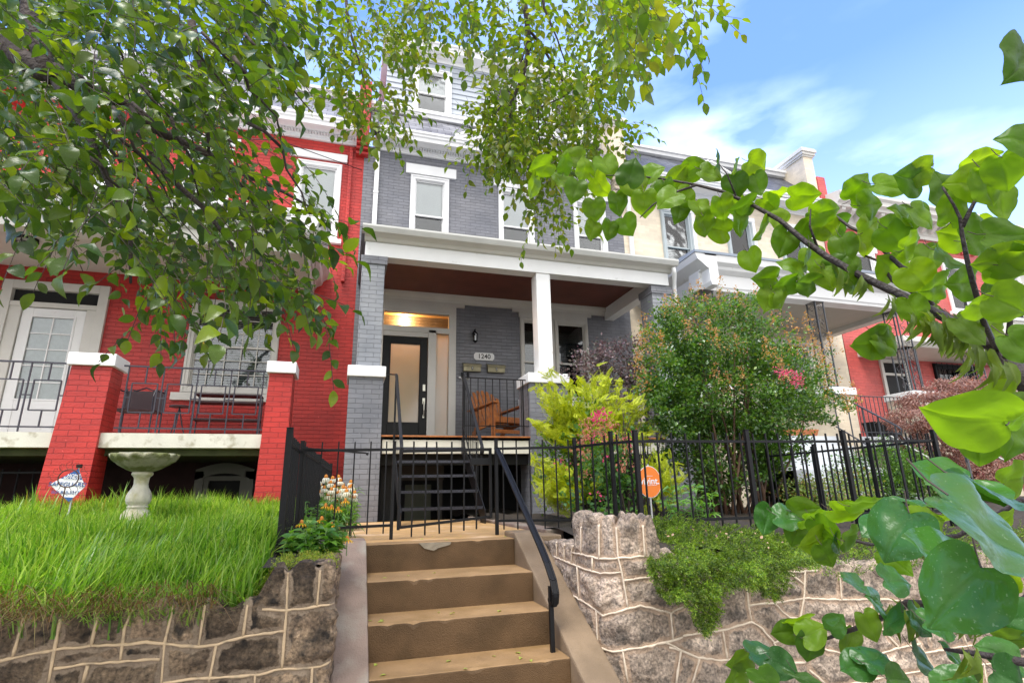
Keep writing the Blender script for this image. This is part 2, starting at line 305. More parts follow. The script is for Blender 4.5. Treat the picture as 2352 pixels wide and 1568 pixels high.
# ================================================================== THE SETTING
W = 10.13; P = 7.95; Z0 = -.35; ZP = .81; SW = -1.5
def struct(name, mb, m, **k): o = mb.build(name, m, **k); o['kind'] = 'structure'; return o
struct('ground', MB().box(-400, 400, -300, 700, SW-.3, SW-.02), M_ASPH)
struct('sidewalk', MB().box(-40, 40, -2.2, 3.6, SW-.02, SW), M_ASPH)
def lawn_z(x, y):
    t = np.clip((y-3.3)/1.4, 0, 1); t2 = np.clip((y-4.7)/3, 0, 1)
    return -.62+.34*(t*(2-t))+.15*t2+.015*np.sin(x*3.1+y*2)+.012*np.sin(x*7.3-y*4.1)
def bed_z(x, y): return -.36+.02*np.sin(x*5+y*3)+.015*np.sin(y*9)+.02*np.clip((y-5)/3, 0, 1)
def terrain(name, x0, x1, y0, y1, zf, n, m):
    xs = np.linspace(x0, x1, n[0]); ys = np.linspace(y0, y1, n[1]); X, Y = np.meshgrid(xs, ys); Z = zf(X, Y)
    V = np.stack([X.ravel(), Y.ravel(), Z.ravel()], 1); i = np.arange(n[0]*n[1]).reshape(n[1], n[0])
    F = np.stack([i[:-1,:-1].ravel(), i[:-1,1:].ravel(), i[1:,1:].ravel(), i[1:,:-1].ravel()], 1)
    o = npmesh(name, V, F, m, smooth=True); o['kind'] = 'structure'; return o
terrain('lawn_soil', -16, -.38, 3.3, 10.1, lawn_z, (160, 70), M_SOIL)
terrain('flower_bed_soil', -.38, .0, 3.3, 7.9, bed_z, (8, 60), M_SOIL)
terrain('garden_soil', 1.78, 26, 3.25, 10.1, lambda x, y: -.36-.17*np.clip((3.95-y)/.6, 0, 1)*np.clip((x-2.2)/.5, 0, 1)+.03*np.sin(x*3+y*2)+.02*np.sin(x*7-y*5)+.05*np.clip((y-4)/3, 0, 1), (160, 60), M_SOIL)
mb = MB().box(.0, 1.72, 4.502, 7.85, Z0-.12, Z0); struct('front_path', mb, M_PATH, bevel=.01)
struct('path_curb', MB().box(1.722, 1.9, 4.72, 7.9, Z0-.2, Z0+.03), M_CHEEK, bevel=.01)
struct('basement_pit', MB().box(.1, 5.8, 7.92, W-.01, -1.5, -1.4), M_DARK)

# ------------------------------------------------------------------ window / wall builders
def wall_open(x0, x1, z0, z1, y, ops, thick=.16):
    mb = MB(); xs = sorted({x0, x1, *[o[0] for o in ops], *[o[1] for o in ops]}); zs = sorted({z0, z1, *[o[2] for o in ops], *[o[3] for o in ops]})
    for i in range(len(xs)-1):
        for j in range(len(zs)-1):
            cx = (xs[i]+xs[i+1])/2; cz = (zs[j]+zs[j+1])/2
            if cx < x0 or cx > x1 or cz < z0 or cz > z1: continue
            if any(o[0] < cx < o[1] and o[2] < cz < o[3] for o in ops): continue
            mb.quad((xs[i], y, zs[j]), (xs[i+1], y, zs[j]), (xs[i+1], y, zs[j+1]), (xs[i], y, zs[j+1]))
    for a, b, c, d in ops:
        mb.quad((a,y,c),(a,y+thick,c),(a,y+thick,d),(a,y,d)); mb.quad((b,y,c),(b,y,d),(b,y+thick,d),(b,y+thick,c))
        mb.quad((a,y,d),(a,y+thick,d),(b,y+thick,d),(b,y,d)); mb.quad((a,y,c),(b,y,c),(b,y+thick,c),(a,y+thick,c))
    return mb
def ring(mb, x0, x1, z0, z1, w, y0, y1, wb=None):
    wb = w if wb is None else wb
    mb.box(x0, x0+w, y0, y1, z0, z1); mb.box(x1-w, x1, y0, y1, z0, z1)
    mb.box(x0+w, x1-w, y0, y1, z1-w, z1)
    if wb > 0: mb.box(x0+w, x1-w, y0, y1, z0, z0+wb)
    return mb
def window(par, x0, x1, z0, z1, y=W, fw=.095, fm=None, blind=.52, bm=None, lintel=None, sill=None, muntin=None, split=.5, glass=None, name='window', bars=None, slats=False):
    """x0..x1, z0..z1: outside of the trim"""
    fm = fm or M_WHITE; f = MB(); ring(f, x0, x1, z0, z1, fw, y-.045, y+.05); ring(f, x0+.012, x1-.012, z0+.012, z1-.012, .03, y-.06, y-.045)
    fr = f.build(name, fm, par, bevel=.004)
    a, b, c, d = x0+fw, x1-fw, z0+fw, z1-fw; zm = c+(d-c)*split
    s = MB(); ring(s, a, b, zm-.018, d, .035, y+.012, y+.045); ring(s, a, b, c, zm+.018, .035, y+.047, y+.08); ring(s, a-.001, b+.001, c-.001, d+.001, .014, y-.02, y+.012)
    if muntin:
        nx, nz = muntin
        for i in range(1, nx): xx = a+(b-a)*i/nx; s.box(xx-.008, xx+.008, y+.016, y+.04, c+.03, d-.03)
        for j in range(1, nz): zz = c+(d-c)*j/nz; s.box(a+.03, b-.03, y+.018, y+.038, zz-.008, zz+.008)
    s.build('sash', fm, fr, bevel=.003)
    g = MB(); g.box(a+.03, b-.03, y+.026, y+.03, zm, d-.03); g.box(a+.03, b-.03, y+.06, y+.064, c+.03, zm-.005); g.build('pane', glass or M_GLASS, fr)
    if blind:
        bl = MB(); zb = d-(d-c)*blind
        if slats:
            k = int((d-zb)/.045)
            for i in range(k): zz = d-.02-i*.045; bl.add([(a,y+.095,zz-.03),(b,y+.095,zz-.03),(b,y+.12,zz),(a,y+.12,zz)], [(0,1,2,3)])
        else: bl.box(a, b, y+.072, y+.08, zb, d)
        bl.build('blind', bm or M_BLIND, fr)
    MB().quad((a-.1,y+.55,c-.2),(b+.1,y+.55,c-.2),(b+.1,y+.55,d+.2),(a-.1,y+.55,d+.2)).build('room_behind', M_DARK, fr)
    if lintel: MB().box(lintel[0], lintel[1], y-.05, y+.02, lintel[2], lintel[3]).build('lintel', fm, par, bevel=.006)
    if sill: MB().box(sill[0], sill[1], y-.09, y+.02, sill[2], sill[3]).build('window_sill', fm, par, bevel=.006)
    if bars:
        q = MB(); n = bars
        for i in range(n+1): xx = x0+(x1-x0)*i/n; q.tube([(xx, y-.12, z0), (xx, y-.12, z1)], .009, 6)
        for zz in (z0+.05, (z0+z1)/2, z1-.05): q.bar((x0, y-.12, zz), (x1, y-.12, zz), .02)
        q.build('window_bars', M_BLACK, fr)
    return fr
def hole(x0, x1, z0, z1, fw=.095): return (x0+fw*.5, x1-fw*.5, z0+fw*.5, z1-fw*.5)
def cornice(par, x0, x1, m=M_WHITE, dent=True, gable=None):
    # bed mould, soffit and outer gutter lip, extruded along the facade
    prof = [(W, 6.88), (W-.05, 6.88), (W-.05, 6.95), (W-.085, 6.96), (W-.085, 7.0), (W-.20, 7.02), (W-.36, 7.02), (W-.40, 6.97), (W-.42, 6.97), (W-.43, 7.04), (W-.46, 7.06), (W-.46, 7.10), (W-.49, 7.12), (W-.49, 7.16), (W-.38, 7.19), (W, 7.21)]
    c = MB().prism(prof, x0, x1).build('cornice', m, par)
    if dent:
        d = MB(); n = int((x1-x0)/.055)
        for i in range(n): xx = x0+.02+i*.055; d.box(xx, xx+.03, W-.15, W-.087, 6.965, 7.005)
        d.build('dentils', m, c)
    return c
def pediment(par, xc, hw, slate, zt=7.66):
    g = MB(); y0 = 9.72
    for s in (-1, 1):
        a = (xc+s*hw, 7.18); b = (xc, zt)
        for (o, t, yy) in ((0, .07, 0), (.06, .04, -.04), (-.08, .06, .03)):
            d = np.array((b[0]-a[0], b[1]-a[1])); d /= np.linalg.norm(d); nn = np.array((-d[1], d[0]))*(1 if s < 0 else -1)
            p = [np.array(a)+nn*o, np.array(b)+nn*o, np.array(b)+nn*(o+t), np.array(a)+nn*(o+t)]
            g.prism([tuple(k) for k in p], y0+yy, y0+.75, 'y')
    g.build('pediment_trim', M_WHITE, par)
    MB().prism([(xc-hw+.05, 7.18), (xc+hw-.05, 7.18), (xc, zt-.02)], y0+.07, y0+.7, 'y').build('pediment', slate, par)
def mansard(par, x0, x1, m, ztop=8.45, ytop=10.8, crown=True):
    ob = MB().prism([(9.72, 7.17), (10.05, 7.17), (ytop+.3, ztop-.3), (ytop+.3, ztop), (ytop, ztop)], x0, x1).build('mansard_roof', m, par)
    if crown:
        MB().prism([(ytop-.02, ztop-.02), (ytop-.10, ztop+.0), (ytop-.12, ztop+.07), (ytop-.17, ztop+.09), (ytop-.17, ztop+.15), (ytop+.4, ztop+.2), (ytop+.4, ztop-.02)], x0, x1).build('roof_crown', M_WHITE, ob)
    return ob
def firewall(par, x0, x1, m, ztop=8.72, y0=10.02, depth=5, cap=True):
    f = MB().box(x0, x1, y0, y0+depth, 7.0, ztop-.25)
    for k in range(4): f.box(x0, x1, W-.06-.07*(k+1)+.0, W+.2, 6.66+.075*k, 6.72+.075*k)
    o = f.build('parapet_wall', m, par)
    if cap:
        c = MB()
        for i, (e, z0, z1) in enumerate(((.03, ztop-.25, ztop-.2), (.06, ztop-.2, ztop-.12), (.09, ztop-.12, ztop-.04), (.07, ztop-.04, ztop))): c.box(x0-e, x1+e, y0-e, y0+depth, z0, z1)
        c.build('parapet_cap', M_WHITEP, o)
    return o
def downspout(par, x, y, z0, z1, m=M_WHITE, r=.04, square=True):
    d = MB().bar((x, y, z0), (x, y, z1), .085, .065, up=(0,1,0))
    for z in np.arange(z0+.3, z1, 1.6): d.box(x-.05, x+.05, y-.045, y+.05, z, z+.04)
    return d.build('downspout', m, par)

# ================================================================== GREY HOUSE
gh = thing('row_house', 'grey painted brick row house with black glazed front door and white porch column', 'house', (3, W, Z0), 'row houses along the street')
S = .9053
gx0, gx1 = .027, 5.86
upw = [(.98, 1.785), (2.87, 3.67), (4.62, 5.42)]
ops = [hole(a, b, 4.72, 6.42) for a, b in upw]+[(.50, 1.90, ZP, 3.44), hole(3.30, 4.03, 1.76, 3.47, .07), hole(4.03, 4.80, 1.76, 3.47, .07)]
wall_open(gx0, gx1, ZP-.25, 6.95, W, ops).build('front_wall', M_GREY, gh)
MB().box(gx0, gx1, W+.7, W+6, -1.4, 7.3).build('rear_block', M_GREY, gh)
for i, (a, b) in enumerate(upw):
    window(gh, a, b, 4.72, 6.42, lintel=(a-.105, b+.15, 6.443, 6.669), split=.47, blind=.535)
for a, b in ((3.29, 4.03), (4.04, 4.80)):
    window(gh, a, b, 1.76, 3.47, fw=.07, fm=M_WHITEP, blind=.43, bm=M_BLINDG, split=.45, slats=True, glass=M_GLASSD)
MB().box(3.22, 4.86, W-.09, W+.02, 1.62, 1.757).build('window_sill', M_WHITE, gh, bevel=.006)
fz = MB(); fz2 = MB(); fz.box(.42, 1.96, W-.04, W+.02, 3.445, 3.66); fz.box(1.96, 2.13, W-.04, W+.02, 3.565, 3.66); fz2.box(3.13, 4.90, W-.04, W+.02, 3.575, 3.66); fz2.box(3.27, 4.80, W-.04, W+.02, 3.472, 3.575)
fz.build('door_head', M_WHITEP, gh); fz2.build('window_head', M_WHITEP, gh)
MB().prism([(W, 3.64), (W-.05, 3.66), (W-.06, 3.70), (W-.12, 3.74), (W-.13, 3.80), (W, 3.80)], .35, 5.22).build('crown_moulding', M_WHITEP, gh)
cornice(gh, .30, gx1-.26); 
mansard(gh, .12, gx1-.2, M_SLATE, 8.22, 10.6, False)
pediment(gh, 2.96, 1.1, M_WHITEP)
sk = MB().prism([(10.45, 8.13), (10.43, 8.20), (10.40, 8.22), (10.40, 8.30), (10.85, 8.42), (10.85, 8.13)], .1, gx1-.2); sk.build('skirt_board', M_WHITE, gh)
# third storey in clapboard
YS = 10.8; w3 = [(1.02, 1.93), (2.85, 3.72), (4.45, 5.30)]
so3 = [hole(a, b, 8.5, 9.72) for a, b in w3]; sb = MB()
z = 8.34
while z < 10.02:
    z1 = min(z+.145, 10.04); segs = [(.42, gx1-.2)]
    for a, b, c, d in so3:
        if c < (z+z1)/2 < d:
            ns = []
            for (p, q) in segs:
                if a > p and b < q: ns += [(p, a), (b, q)]
                else: ns.append((p, q))
            segs = ns
    for p, q in segs: sb.prism([(YS, z1), (YS-.022, z-.006), (YS-.004, z-.006), (YS+.03, z1)], p, q)
    z = z1
sb.build('clapboard_wall', M_SIDING, gh)
MB().box(.44, gx1-.22, YS+.75, YS+3, 8.2, 10.1).build('attic_block', M_SIDING, gh)
MB().box(.44, .48, YS+.01, YS+.8, 8.2, 10.1).box(gx1-.26, gx1-.22, YS+.01, YS+.8, 8.2, 10.1).build('attic_side_wall', M_SIDING, gh)
for a, b in w3: window(gh, a, b, 8.45, 9.75, y=YS-.02, fw=.11, split=.47, blind=.54)
MB().prism([(YS, 9.98), (YS-.04, 9.98), (YS-.05, 10.08), (YS-.28, 10.10), (YS-.30, 10.24), (YS-.34, 10.25), (YS-.34, 10.29), (YS+4, 10.35), (YS+4, 10.0)], .30, gx1-.1).build('eave', M_WHITE, gh)
firewall(gh, 5.62, 6.02, M_CREAM)
downspout(gh, .29, W-.05, 3.95, 6.9)
# porch
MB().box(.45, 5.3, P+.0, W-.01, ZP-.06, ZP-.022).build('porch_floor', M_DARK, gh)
MB().box(.44, 5.3, P-.03, P+.3, ZP-.022, ZP+.004).build('porch_nosing', M_WOOD, gh, bevel=.005)
MB().box(.44, 5.3, P+.3, W-.012, ZP-.022, ZP).build('porch_boards', paint('porch_floor_paint', (.10,.075,.06), .6), gh)
MB().box(.50, 5.3, P+.0, P+.05, .555, ZP-.024).build('porch_fascia', paint('cream_fascia', (.74,.71,.60), .6, .06, 5, dirt=(.6,.56,.42), dscale=7, dlo=.6, dhi=.8), gh, bevel=.004)
MB().box(.44, 5.3, P+.1, P+.14, .40, .552).build('joist', M_DARK, gh)
def pier(par, x0, x1, dep, zc, zt, x2, x3, m, foot=Z0, m2=None):
    a = MB().box(x0, x1, P-.06, P-.06+dep, foot-.1, zc-.16).build('pier', m, par)
    c = MB().box(x0-.03, x1+.03, P-.10, P-.02+dep, zc-.16, zc).build('pier_cap', M_WHITE, a, bevel=.012)
    if zt: MB().box(x2, x3, P+.01, P+.42, zc, zt-.13).build('pier_shaft', m2 or m, a); MB().box(x2-.02, x3+.035, P-.015, P+.44, zt-.13, zt).build('pier_head', m, a, bevel=.004)
    return a
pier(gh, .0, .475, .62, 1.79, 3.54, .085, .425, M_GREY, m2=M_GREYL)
# pier shafts take the daylight-paled brick, the lower piers the plain grey
pier(gh, 2.70, 3.34, .55, 1.80, None, 0, 0, M_GREY)
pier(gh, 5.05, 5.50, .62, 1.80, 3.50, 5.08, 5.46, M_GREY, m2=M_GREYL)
cl = MB().box(2.905, 3.135, P+.02, P+.25, 1.80, 3.54); cl.box(2.885, 3.155, P, P+.27, 1.80, 1.84)
for xx in (2.905, 3.135): cl.box(xx-.008, xx+.008, P+.012, P+.258, 1.85, 3.52)
cl.build('porch_column', M_WHITE, gh, bevel=.004)
bmm = MB().box(.12, 5.44, P, P+.23, 3.54, 3.77); bmm.box(5.22, 5.43, P+.23, W-.02, 3.54, 3.80); bmm.box(.12, .33, P+.23, W-.02, 3.54, 3.80)
bmm.build('porch_beam', M_WHITE, gh, bevel=.004)
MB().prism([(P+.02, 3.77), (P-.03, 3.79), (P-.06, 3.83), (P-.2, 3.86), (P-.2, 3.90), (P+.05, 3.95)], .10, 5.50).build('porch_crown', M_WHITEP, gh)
gp = [(P-.235, 3.96), (P-.235, 3.93), (P-.22, 3.90), (P-.205, 3.87), (P-.19, 3.855), (P-.09, 3.855), (P-.09, 3.95)]
MB().prism(gp, .06, 5.54).build('gutter', M_GUTTER, gh)
MB().prism([(P-.09, 3.955), (P-.1, 3.975), (W, 4.34), (W, 3.9)], .05, 5.56).build('porch_roof', paint('roof_membrane', (.18,.18,.19), .7), gh)
MB().box(.33, 5.22, P+.23, W-.12, 3.80, 3.83).build('porch_ceiling', M_CEILR, gh)
pc = MB()
for k in range(20): pc.box(.34, 5.21, P+.25+k*.09, P+.335+k*.09, 3.792, 3.80)
pc.build('ceiling_boards', M_CEILR, gh)
MB().prism([(P+.23, 3.76), (P+.27, 3.76), (P+.31, 3.80), (P+.23, 3.80)], .33, 5.22).build('crown_moulding', M_WHITEP, gh)
ds = MB().tube([(5.47, P-.15, 3.84), (5.50, P-.12, 3.74), (5.56, P-.0, 3.62), (5.575, P+.04, 3.5), (5.575, P+.04, .2)], .038, 8)
ds.build('downspout', M_WHITE, gh, smooth=True)
MB().box(.1, .42, W-.3, W-.02, 3.9, 3.95).build('flashing', M_GUTTER, gh)
# basement behind the porch stairs
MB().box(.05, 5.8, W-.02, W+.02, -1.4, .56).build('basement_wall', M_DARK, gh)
MB().box(.52, .70, 8.2, 8.25, Z0-.1, .552).build('side_panel', M_DARK, gh)
bd = MB().box(1.05, 1.50, 9.9, 9.95, -1.35, .16).build('basement_door', paint('olive_door', (.11,.115,.075), .6), gh, bevel=.005)
MB().box(1.62, 1.70, 9.9, 9.96, -1.35, .5).build('basement_post', paint('taupe_post', (.13,.115,.095), .7), gh)
MB().box(.75, 1.62, 9.3, 9.36, .22, .45).build('basement_beam', paint('taupe_beam', (.10,.085,.065), .7), gh)
# front door with transom and sidelight
fr = MB(); fr.box(.44, .565, W-.05, W+.08, ZP, 3.445); fr.box(1.42, 1.57, W-.05, W+.08, ZP, 3.06); fr.box(1.82, 1.96, W-.05, W+.08, ZP, 3.445)
fr.box(.565, 1.82, W-.05, W+.08, 3.39, 3.445); fr.box(.565, 1.82, W-.05, W+.08, 3.0, 3.11); fr.box(.565, 1.42, W-.03, W+.06, 2.91, 3.0); fr.box(1.57, 1.82, W-.03, W+.07, ZP, 1.05)
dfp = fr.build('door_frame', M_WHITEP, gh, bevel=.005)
dd = MB(); ring(dd, .57, 1.415, ZP+.01, 2.905, .135, W+.0, W+.045, .45)
door = dd.build('front_door', paint('black_door', (.008,.008,.008), .45, .2, 8, spec=.25), gh, bevel=.006)
ring(MB(), .70, 1.285, 1.255, 2.78, .02, W-.008, W).build('glazing_bead', M_DARK, door)
def frosted(name, c):
    m, N, L, b = newmat(name); N.remove(b); d = N.new('ShaderNodeBsdfDiffuse'); d.inputs[0].default_value = (*c, 1)
    t = N.new('ShaderNodeBsdfTranslucent'); t.inputs[0].default_value = (.9,.8,.62,1); g = N.new('ShaderNodeBsdfGlossy'); g.inputs['Roughness'].default_value = .12
    a = N.new('ShaderNodeMixShader'); a.inputs[0].default_value = .55; L.new(d.outputs[0], a.inputs[1]); L.new(t.outputs[0], a.inputs[2])
    q = N.new('ShaderNodeMixShader'); q.inputs[0].default_value = .1; L.new(a.outputs[0], q.inputs[1]); L.new(g.outputs[0], q.inputs[2])
    L.new(q.outputs[0], N['Material Output'].inputs[0]); return m
M_FROST = frosted('frosted_glass', (.50, .46, .34))
MB().box(.705, 1.28, W+.015, W+.024, 1.26, 2.77).build('door_glass', M_FROST, door)
M_NICK = paint('brushed_nickel', (.62,.60,.52), .3, .1, 20, metal=.85)
MB().box(1.335, 1.385, W-.02, W, 1.86, 1.99).build('deadbolt_keypad', M_NICK, door, bevel=.005)
hd = MB().box(1.337, 1.383, W-.015, W, 1.62, 1.73).box(1.345, 1.375, W-.015, W, 1.36, 1.42).tube([(1.36, W-.01, 1.66), (1.36, W-.06, 1.62), (1.36, W-.065, 1.5), (1.36, W-.05, 1.40), (1.36, W-.01, 1.385)], .010, 8)
hd.build('door_handle', M_NICK, door)
MB().box(1.575, 1.815, W+.03, W+.04, 1.055, 2.995).build('sidelight', M_FROST, dfp)
MB().box(.57, 1.815, W+.03, W+.036, 3.115, 3.385).build('transom_pane', glassmat('transom_glass', (.95,.95,.95), .02), dfp)
M_HALL = paint('hall_plaster', (.66,.50,.30), .8, .05, 2)
hall = MB(); hall.quad((.3,W+.12,.7),(.3,W+3,.7),(.3,W+3,3.55),(.3,W+.12,3.55)); hall.quad((2.1,W+.12,.7),(2.1,W+3,.7),(2.1,W+3,3.55),(2.1,W+.12,3.55))
hall.quad((.3,W+3,.7),(2.1,W+3,.7),(2.1,W+3,3.55),(.3,W+3,3.55)); hall.quad((.3,W+.12,3.55),(2.1,W+.12,3.55),(2.1,W+3,3.55),(.3,W+3,3.55)); hall.quad((.3,W+.12,.8),(2.1,W+.12,.8),(2.1,W+3,.8),(.3,W+3,.8))
hall.build('entrance_hall', M_HALL, gh)
m_l, N_, L_, b_ = newmat('lit_downlight'); b_.inputs['Emission Color'].default_value = (1,.7,.35,1); b_.inputs['Emission Strength'].default_value = 8
MB().lathe([(0, 0), (.055, 0), (.06, .01)], (1.02, W+.62, 3.53), 16).build('downlight', m_l, gh)
pl = bpy.data.lights.new('hall_lamp', 'POINT'); pl.energy = 20; pl.color = (1, .48, .15); pl.shadow_soft_size = .05
plo = bpy.data.objects.new('hall_lamp', pl); COL.objects.link(plo); plo.location = (1.02, W+.62, 3.42)

# ================================================================== RED HOUSE (left)
rh = thing('row_house', 'bright red brick row house on the left with white glazed porch door', 'house', (-3, W, Z0), 'row houses along the street')
rx0, rx1 = -5.80, .025
rup = [(-1.235, -.385), (-3.15, -2.35), (-5.05, -4.25)]
ops = [hole(a, b, 4.75, 6.40) for a, b in rup]+[hole(-2.68, -1.24, 1.70, 3.36), (-5.25, -4.05, ZP, 3.33)]
wall_open(rx0, rx1, -.6, 6.95, W, ops).build('front_wall', M_RED, rh)
MB().box(rx0, rx1-.01, W+.7, W+6, -1.4, 7.3).build('rear_block', M_RED, rh)
for a, b in rup: window(rh, a, b, 4.75, 6.40, lintel=(a-.14, b+.09, 6.46, 6.63), sill=(a-.08, b+.08, 4.66, 4.748), split=.22, blind=.8)
window(rh, -2.68, -1.24, 1.70, 3.36, muntin=(5, 6), blind=.97, bm=M_BLINDG, slats=True, sill=(-2.80, -1.12, 1.57, 1.697), glass=M_GLASS, fm=M_WHITEP, split=.5)
fr = MB(); ring(fr, -5.38, -3.92, ZP, 3.45, .14, W-.06, W+.09, 0); fr.box(-5.24, -4.06, W-.05, W+.08, 3.02, 3.10); fr.box(-5.24, -5.08, W-.03, W+.08, ZP, 3.02); fr.box(-4.20, -4.06, W-.03, W+.08, ZP, 3.02)
rfp = fr.build('door_frame', M_WHITEP, rh, bevel=.006)
MB().box(-5.24, -4.06, W+.03, W+.04, 3.10, 3.31).build('transom_pane', M_DARK, rfp)
dd = MB(); ring(dd, -5.07, -4.21, ZP+.01, 3.01, .15, W+.0, W+.045, .72)
rdoor = dd.build('front_door', M_WHITE, rh, bevel=.006); mu = MB()
mu.box(-4.65, -4.63, W+.005, W+.03, 1.54, 2.86)
for k in range(1, 5): mu.box(-4.92, -4.36, W+.006, W+.029, 1.54+k*.264-.009, 1.54+k*.264+.009)
ring(mu, -4.95, -4.33, 1.51, 2.89, .03, W-.012, W+.002); ring(mu, -4.93, -4.35, .95, 1.40, .02, W-.012, W+.002)
mu.build('muntins', M_WHITE, rdoor, bevel=.003)
MB().box(-4.92, -4.36, W+.014, W+.018, 1.54, 2.86).build('door_glass', M_GLASS, rdoor); MB().box(-4.93, -4.35, W+.05, W+.06, 1.53, 2.87).build('lace_curtain', paint('net_curtain', (.42,.46,.44), .8, .15, 20), rdoor)
MB().lathe([(0, 0), (.03, .0), (.034, .02), (.02, .035), (.012, .06)], (0,0,0), 14).build('door_knob', M_BRASS, rdoor).matrix_world = Matrix.Translation((-4.28+3, -.02, 1.72-Z0)) @ Matrix.Rotation(math.radians(90), 4, 'X')
cornice(rh, rx0, -.10); mansard(rh, rx0, -.12, M_SLATE); firewall(rh, -.14, .10, M_RED, 8.7, cap=False)
MB().box(-.26, -.20, W-.09, W-.01, 3.9, 6.8).build('downspout', M_RED, rh)
# red porch
MB().box(-7.6, -.76, P+.02, W-.02, .63, ZP+.0).build('porch_slab', M_SLAB, rh)
MB().box(-7.6, -.76, P+.25, W-.2, .545, .625).build('slab_beam', paint('mossy_beam', (.10,.11,.05), .9, .3, 6), rh)
def rpier(x0, x1, X0, X1):
    m = MB(); m.taper(x0, x1, P-.06, P+.38, -.2, 1.64, X0, X1, P-.02, P+.36); a = m.build('pier', M_RED, rh)
    MB().box(X0-.04, X1+.04, P-.07, P+.42, 1.64, 1.80).build('pier_cap', M_WHITE, a, bevel=.01)
rpier(-3.44, -2.93, -3.34, -2.90); rpier(-1.09, -.74, -1.05, -.75); rpier(-7.5, -7.0, -7.45, -7.05)
MB().box(-7.8, -.70, P+.05, P+.30, 3.48, 3.72).box(-.95, -.72, P+.3, W, 3.48, 3.72).build('porch_beam', M_WHITEP, rh, bevel=.005)
prof = [(P+.05, 3.70), (P-.02, 3.70), (P-.04, 3.76), (P-.14, 3.80), (P-.16, 3.86), (P-.20, 3.88), (P-.20, 3.93), (P-.25, 3.98), (P-.25, 4.05), (P+.1, 4.10), (P+.4, 4.1), (P+.4, 3.7)]
MB().prism(prof, -7.8, -.55).build('porch_cornice', M_WHITE, rh)
MB().prism([(-.95, 3.70), (-.72, 3.70), (-.68, 3.76), (-.60, 3.80), (-.57, 3.88), (-.52, 3.92), (-.47, 3.98), (-.47, 4.05), (-.6, 4.09), (-.95, 4.09)], P-.25, W, 'y').build('porch_side_cornice', M_WHITE, rh)
MB().box(-7.8, -.7, P+.3, W, 3.705, 3.80).build('porch_ceiling', paint('porch_ceiling_paint', (.60,.58,.53), .6, .05, 2), rh)
MB().prism([(P+.3, 4.09), (P+.3, 4.05), (W, 4.05), (W, 4.30)], -7.8, -.7).build('porch_roof', M_GUTTER, rh)
# wrought iron with squares
def motif(par, x0, x1, n, y=P+.12, zt=1.69, zb=.885, m=M_IRONP):
    q = MB(); q.box(x0-.06, x1+.06, y-.014, y+.014, zt-.012, zt+.008); q.box(x0-.06, x1+.06, y-.012, y+.012, zb-.01, zb+.008)
    c = (x1-x0)/n; r = .0075
    def vb(x, a, b): q.box(x-r, x+r, y-r, y+r, a, b)
    def hb(a, b, z): q.box(a, b, y-r*.9, y+r*.9, z-r, z+r)
    zs, ze = zt-.28*(zt-zb), zt-.75*(zt-zb); zm = (zs+ze)/2
    for i in range(n+1): vb(x0+i*c, zb-.06, zt)
    for i in range(n):
        a = x0+i*c+c*.15; b = x0+(i+1)*c-c*.13; m_ = (a+b)/2
        vb(a, ze, zs); vb(b, ze, zs); hb(a, b, zs); hb(a, b, ze); vb(m_, zs, zt); vb(m_, zb, ze); hb(x0+i*c, a, zm); hb(b, x0+(i+1)*c, zm)
    return q.build('railing', m, par)
motif(rh, -2.76, -1.14, 4); motif(rh, -5.0, -3.42, 4)
# dark space below the red porch with an arched window
MB().box(-7.5, -.8, W-.35, W-.3, -.6, .6).build('basement_wall', paint('dark_red_brick', (.035,.012,.011), .9, .3, 6), rh)  # brick colour far darker than the front wall
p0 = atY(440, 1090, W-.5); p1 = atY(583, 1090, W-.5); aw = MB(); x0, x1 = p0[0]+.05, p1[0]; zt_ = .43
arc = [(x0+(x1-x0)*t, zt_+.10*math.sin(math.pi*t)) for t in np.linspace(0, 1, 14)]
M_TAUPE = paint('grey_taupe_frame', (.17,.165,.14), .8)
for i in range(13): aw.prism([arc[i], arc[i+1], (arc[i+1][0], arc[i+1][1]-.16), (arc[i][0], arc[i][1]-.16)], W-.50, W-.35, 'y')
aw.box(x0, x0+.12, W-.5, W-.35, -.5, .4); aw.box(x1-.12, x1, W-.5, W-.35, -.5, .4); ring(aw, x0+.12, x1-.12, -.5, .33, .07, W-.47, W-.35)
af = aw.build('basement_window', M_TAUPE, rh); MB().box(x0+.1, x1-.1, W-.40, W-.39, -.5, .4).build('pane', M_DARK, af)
bs = MB()
for k in range(12): xx = -5.6+k*.17; bs.tube([(xx, P+.9, -.3), (xx, P+.9, .42)], .012, 6)
bs.box(-5.7, -3.5, P+.88, P+.92, .36, .385); bs.build('basement_bars', M_BLACK, rh)

# ================================================================== CREAM HOUSE (right)
ch = thing('row_house', 'cream painted brick row house to the right with scrolled iron porch columns', 'house', (9, W, Z0), 'row houses along the street')
cx0, cx1 = 5.862, 11.81
cup = [(6.88, 7.72), (8.72, 9.50), (10.36, 11.15)]
ops = [hole(a, b, 4.75, 6.44) for a, b in cup]+[hole(9.1, 10.7, 1.7, 3.4), (6.5, 7.6, ZP, 3.3)]
wall_open(cx0, cx1, -.6, 6.95, W, ops).build('front_wall', M_CREAM, ch)
MB().box(cx0, cx1, W+.7, W+6, -1.4, 7.3).build('rear_block', M_CREAM, ch)
M_FRG = paint('grey_green_frame', (.40,.45,.46), .5)
for a, b in cup: window(ch, a, b, 4.75, 6.44, blind=.97, bm=paint('grey_green_blind', (.34,.40,.40), .6), slats=True, split=.45, fm=M_FRG); 
for a, b in cup: q = MB(); q.box(b, b+.09, W-.06, W+.02, 4.7, 6.5).box(a-.03, b+.09, W-.07, W+.02, 6.442, 6.56); q.build('window_trim', M_WHITE, ch, bevel=.005)
window(ch, 9.1, 10.7, 1.7, 3.4, blind=.9, bm=M_BLINDG, fm=M_WHITEP)
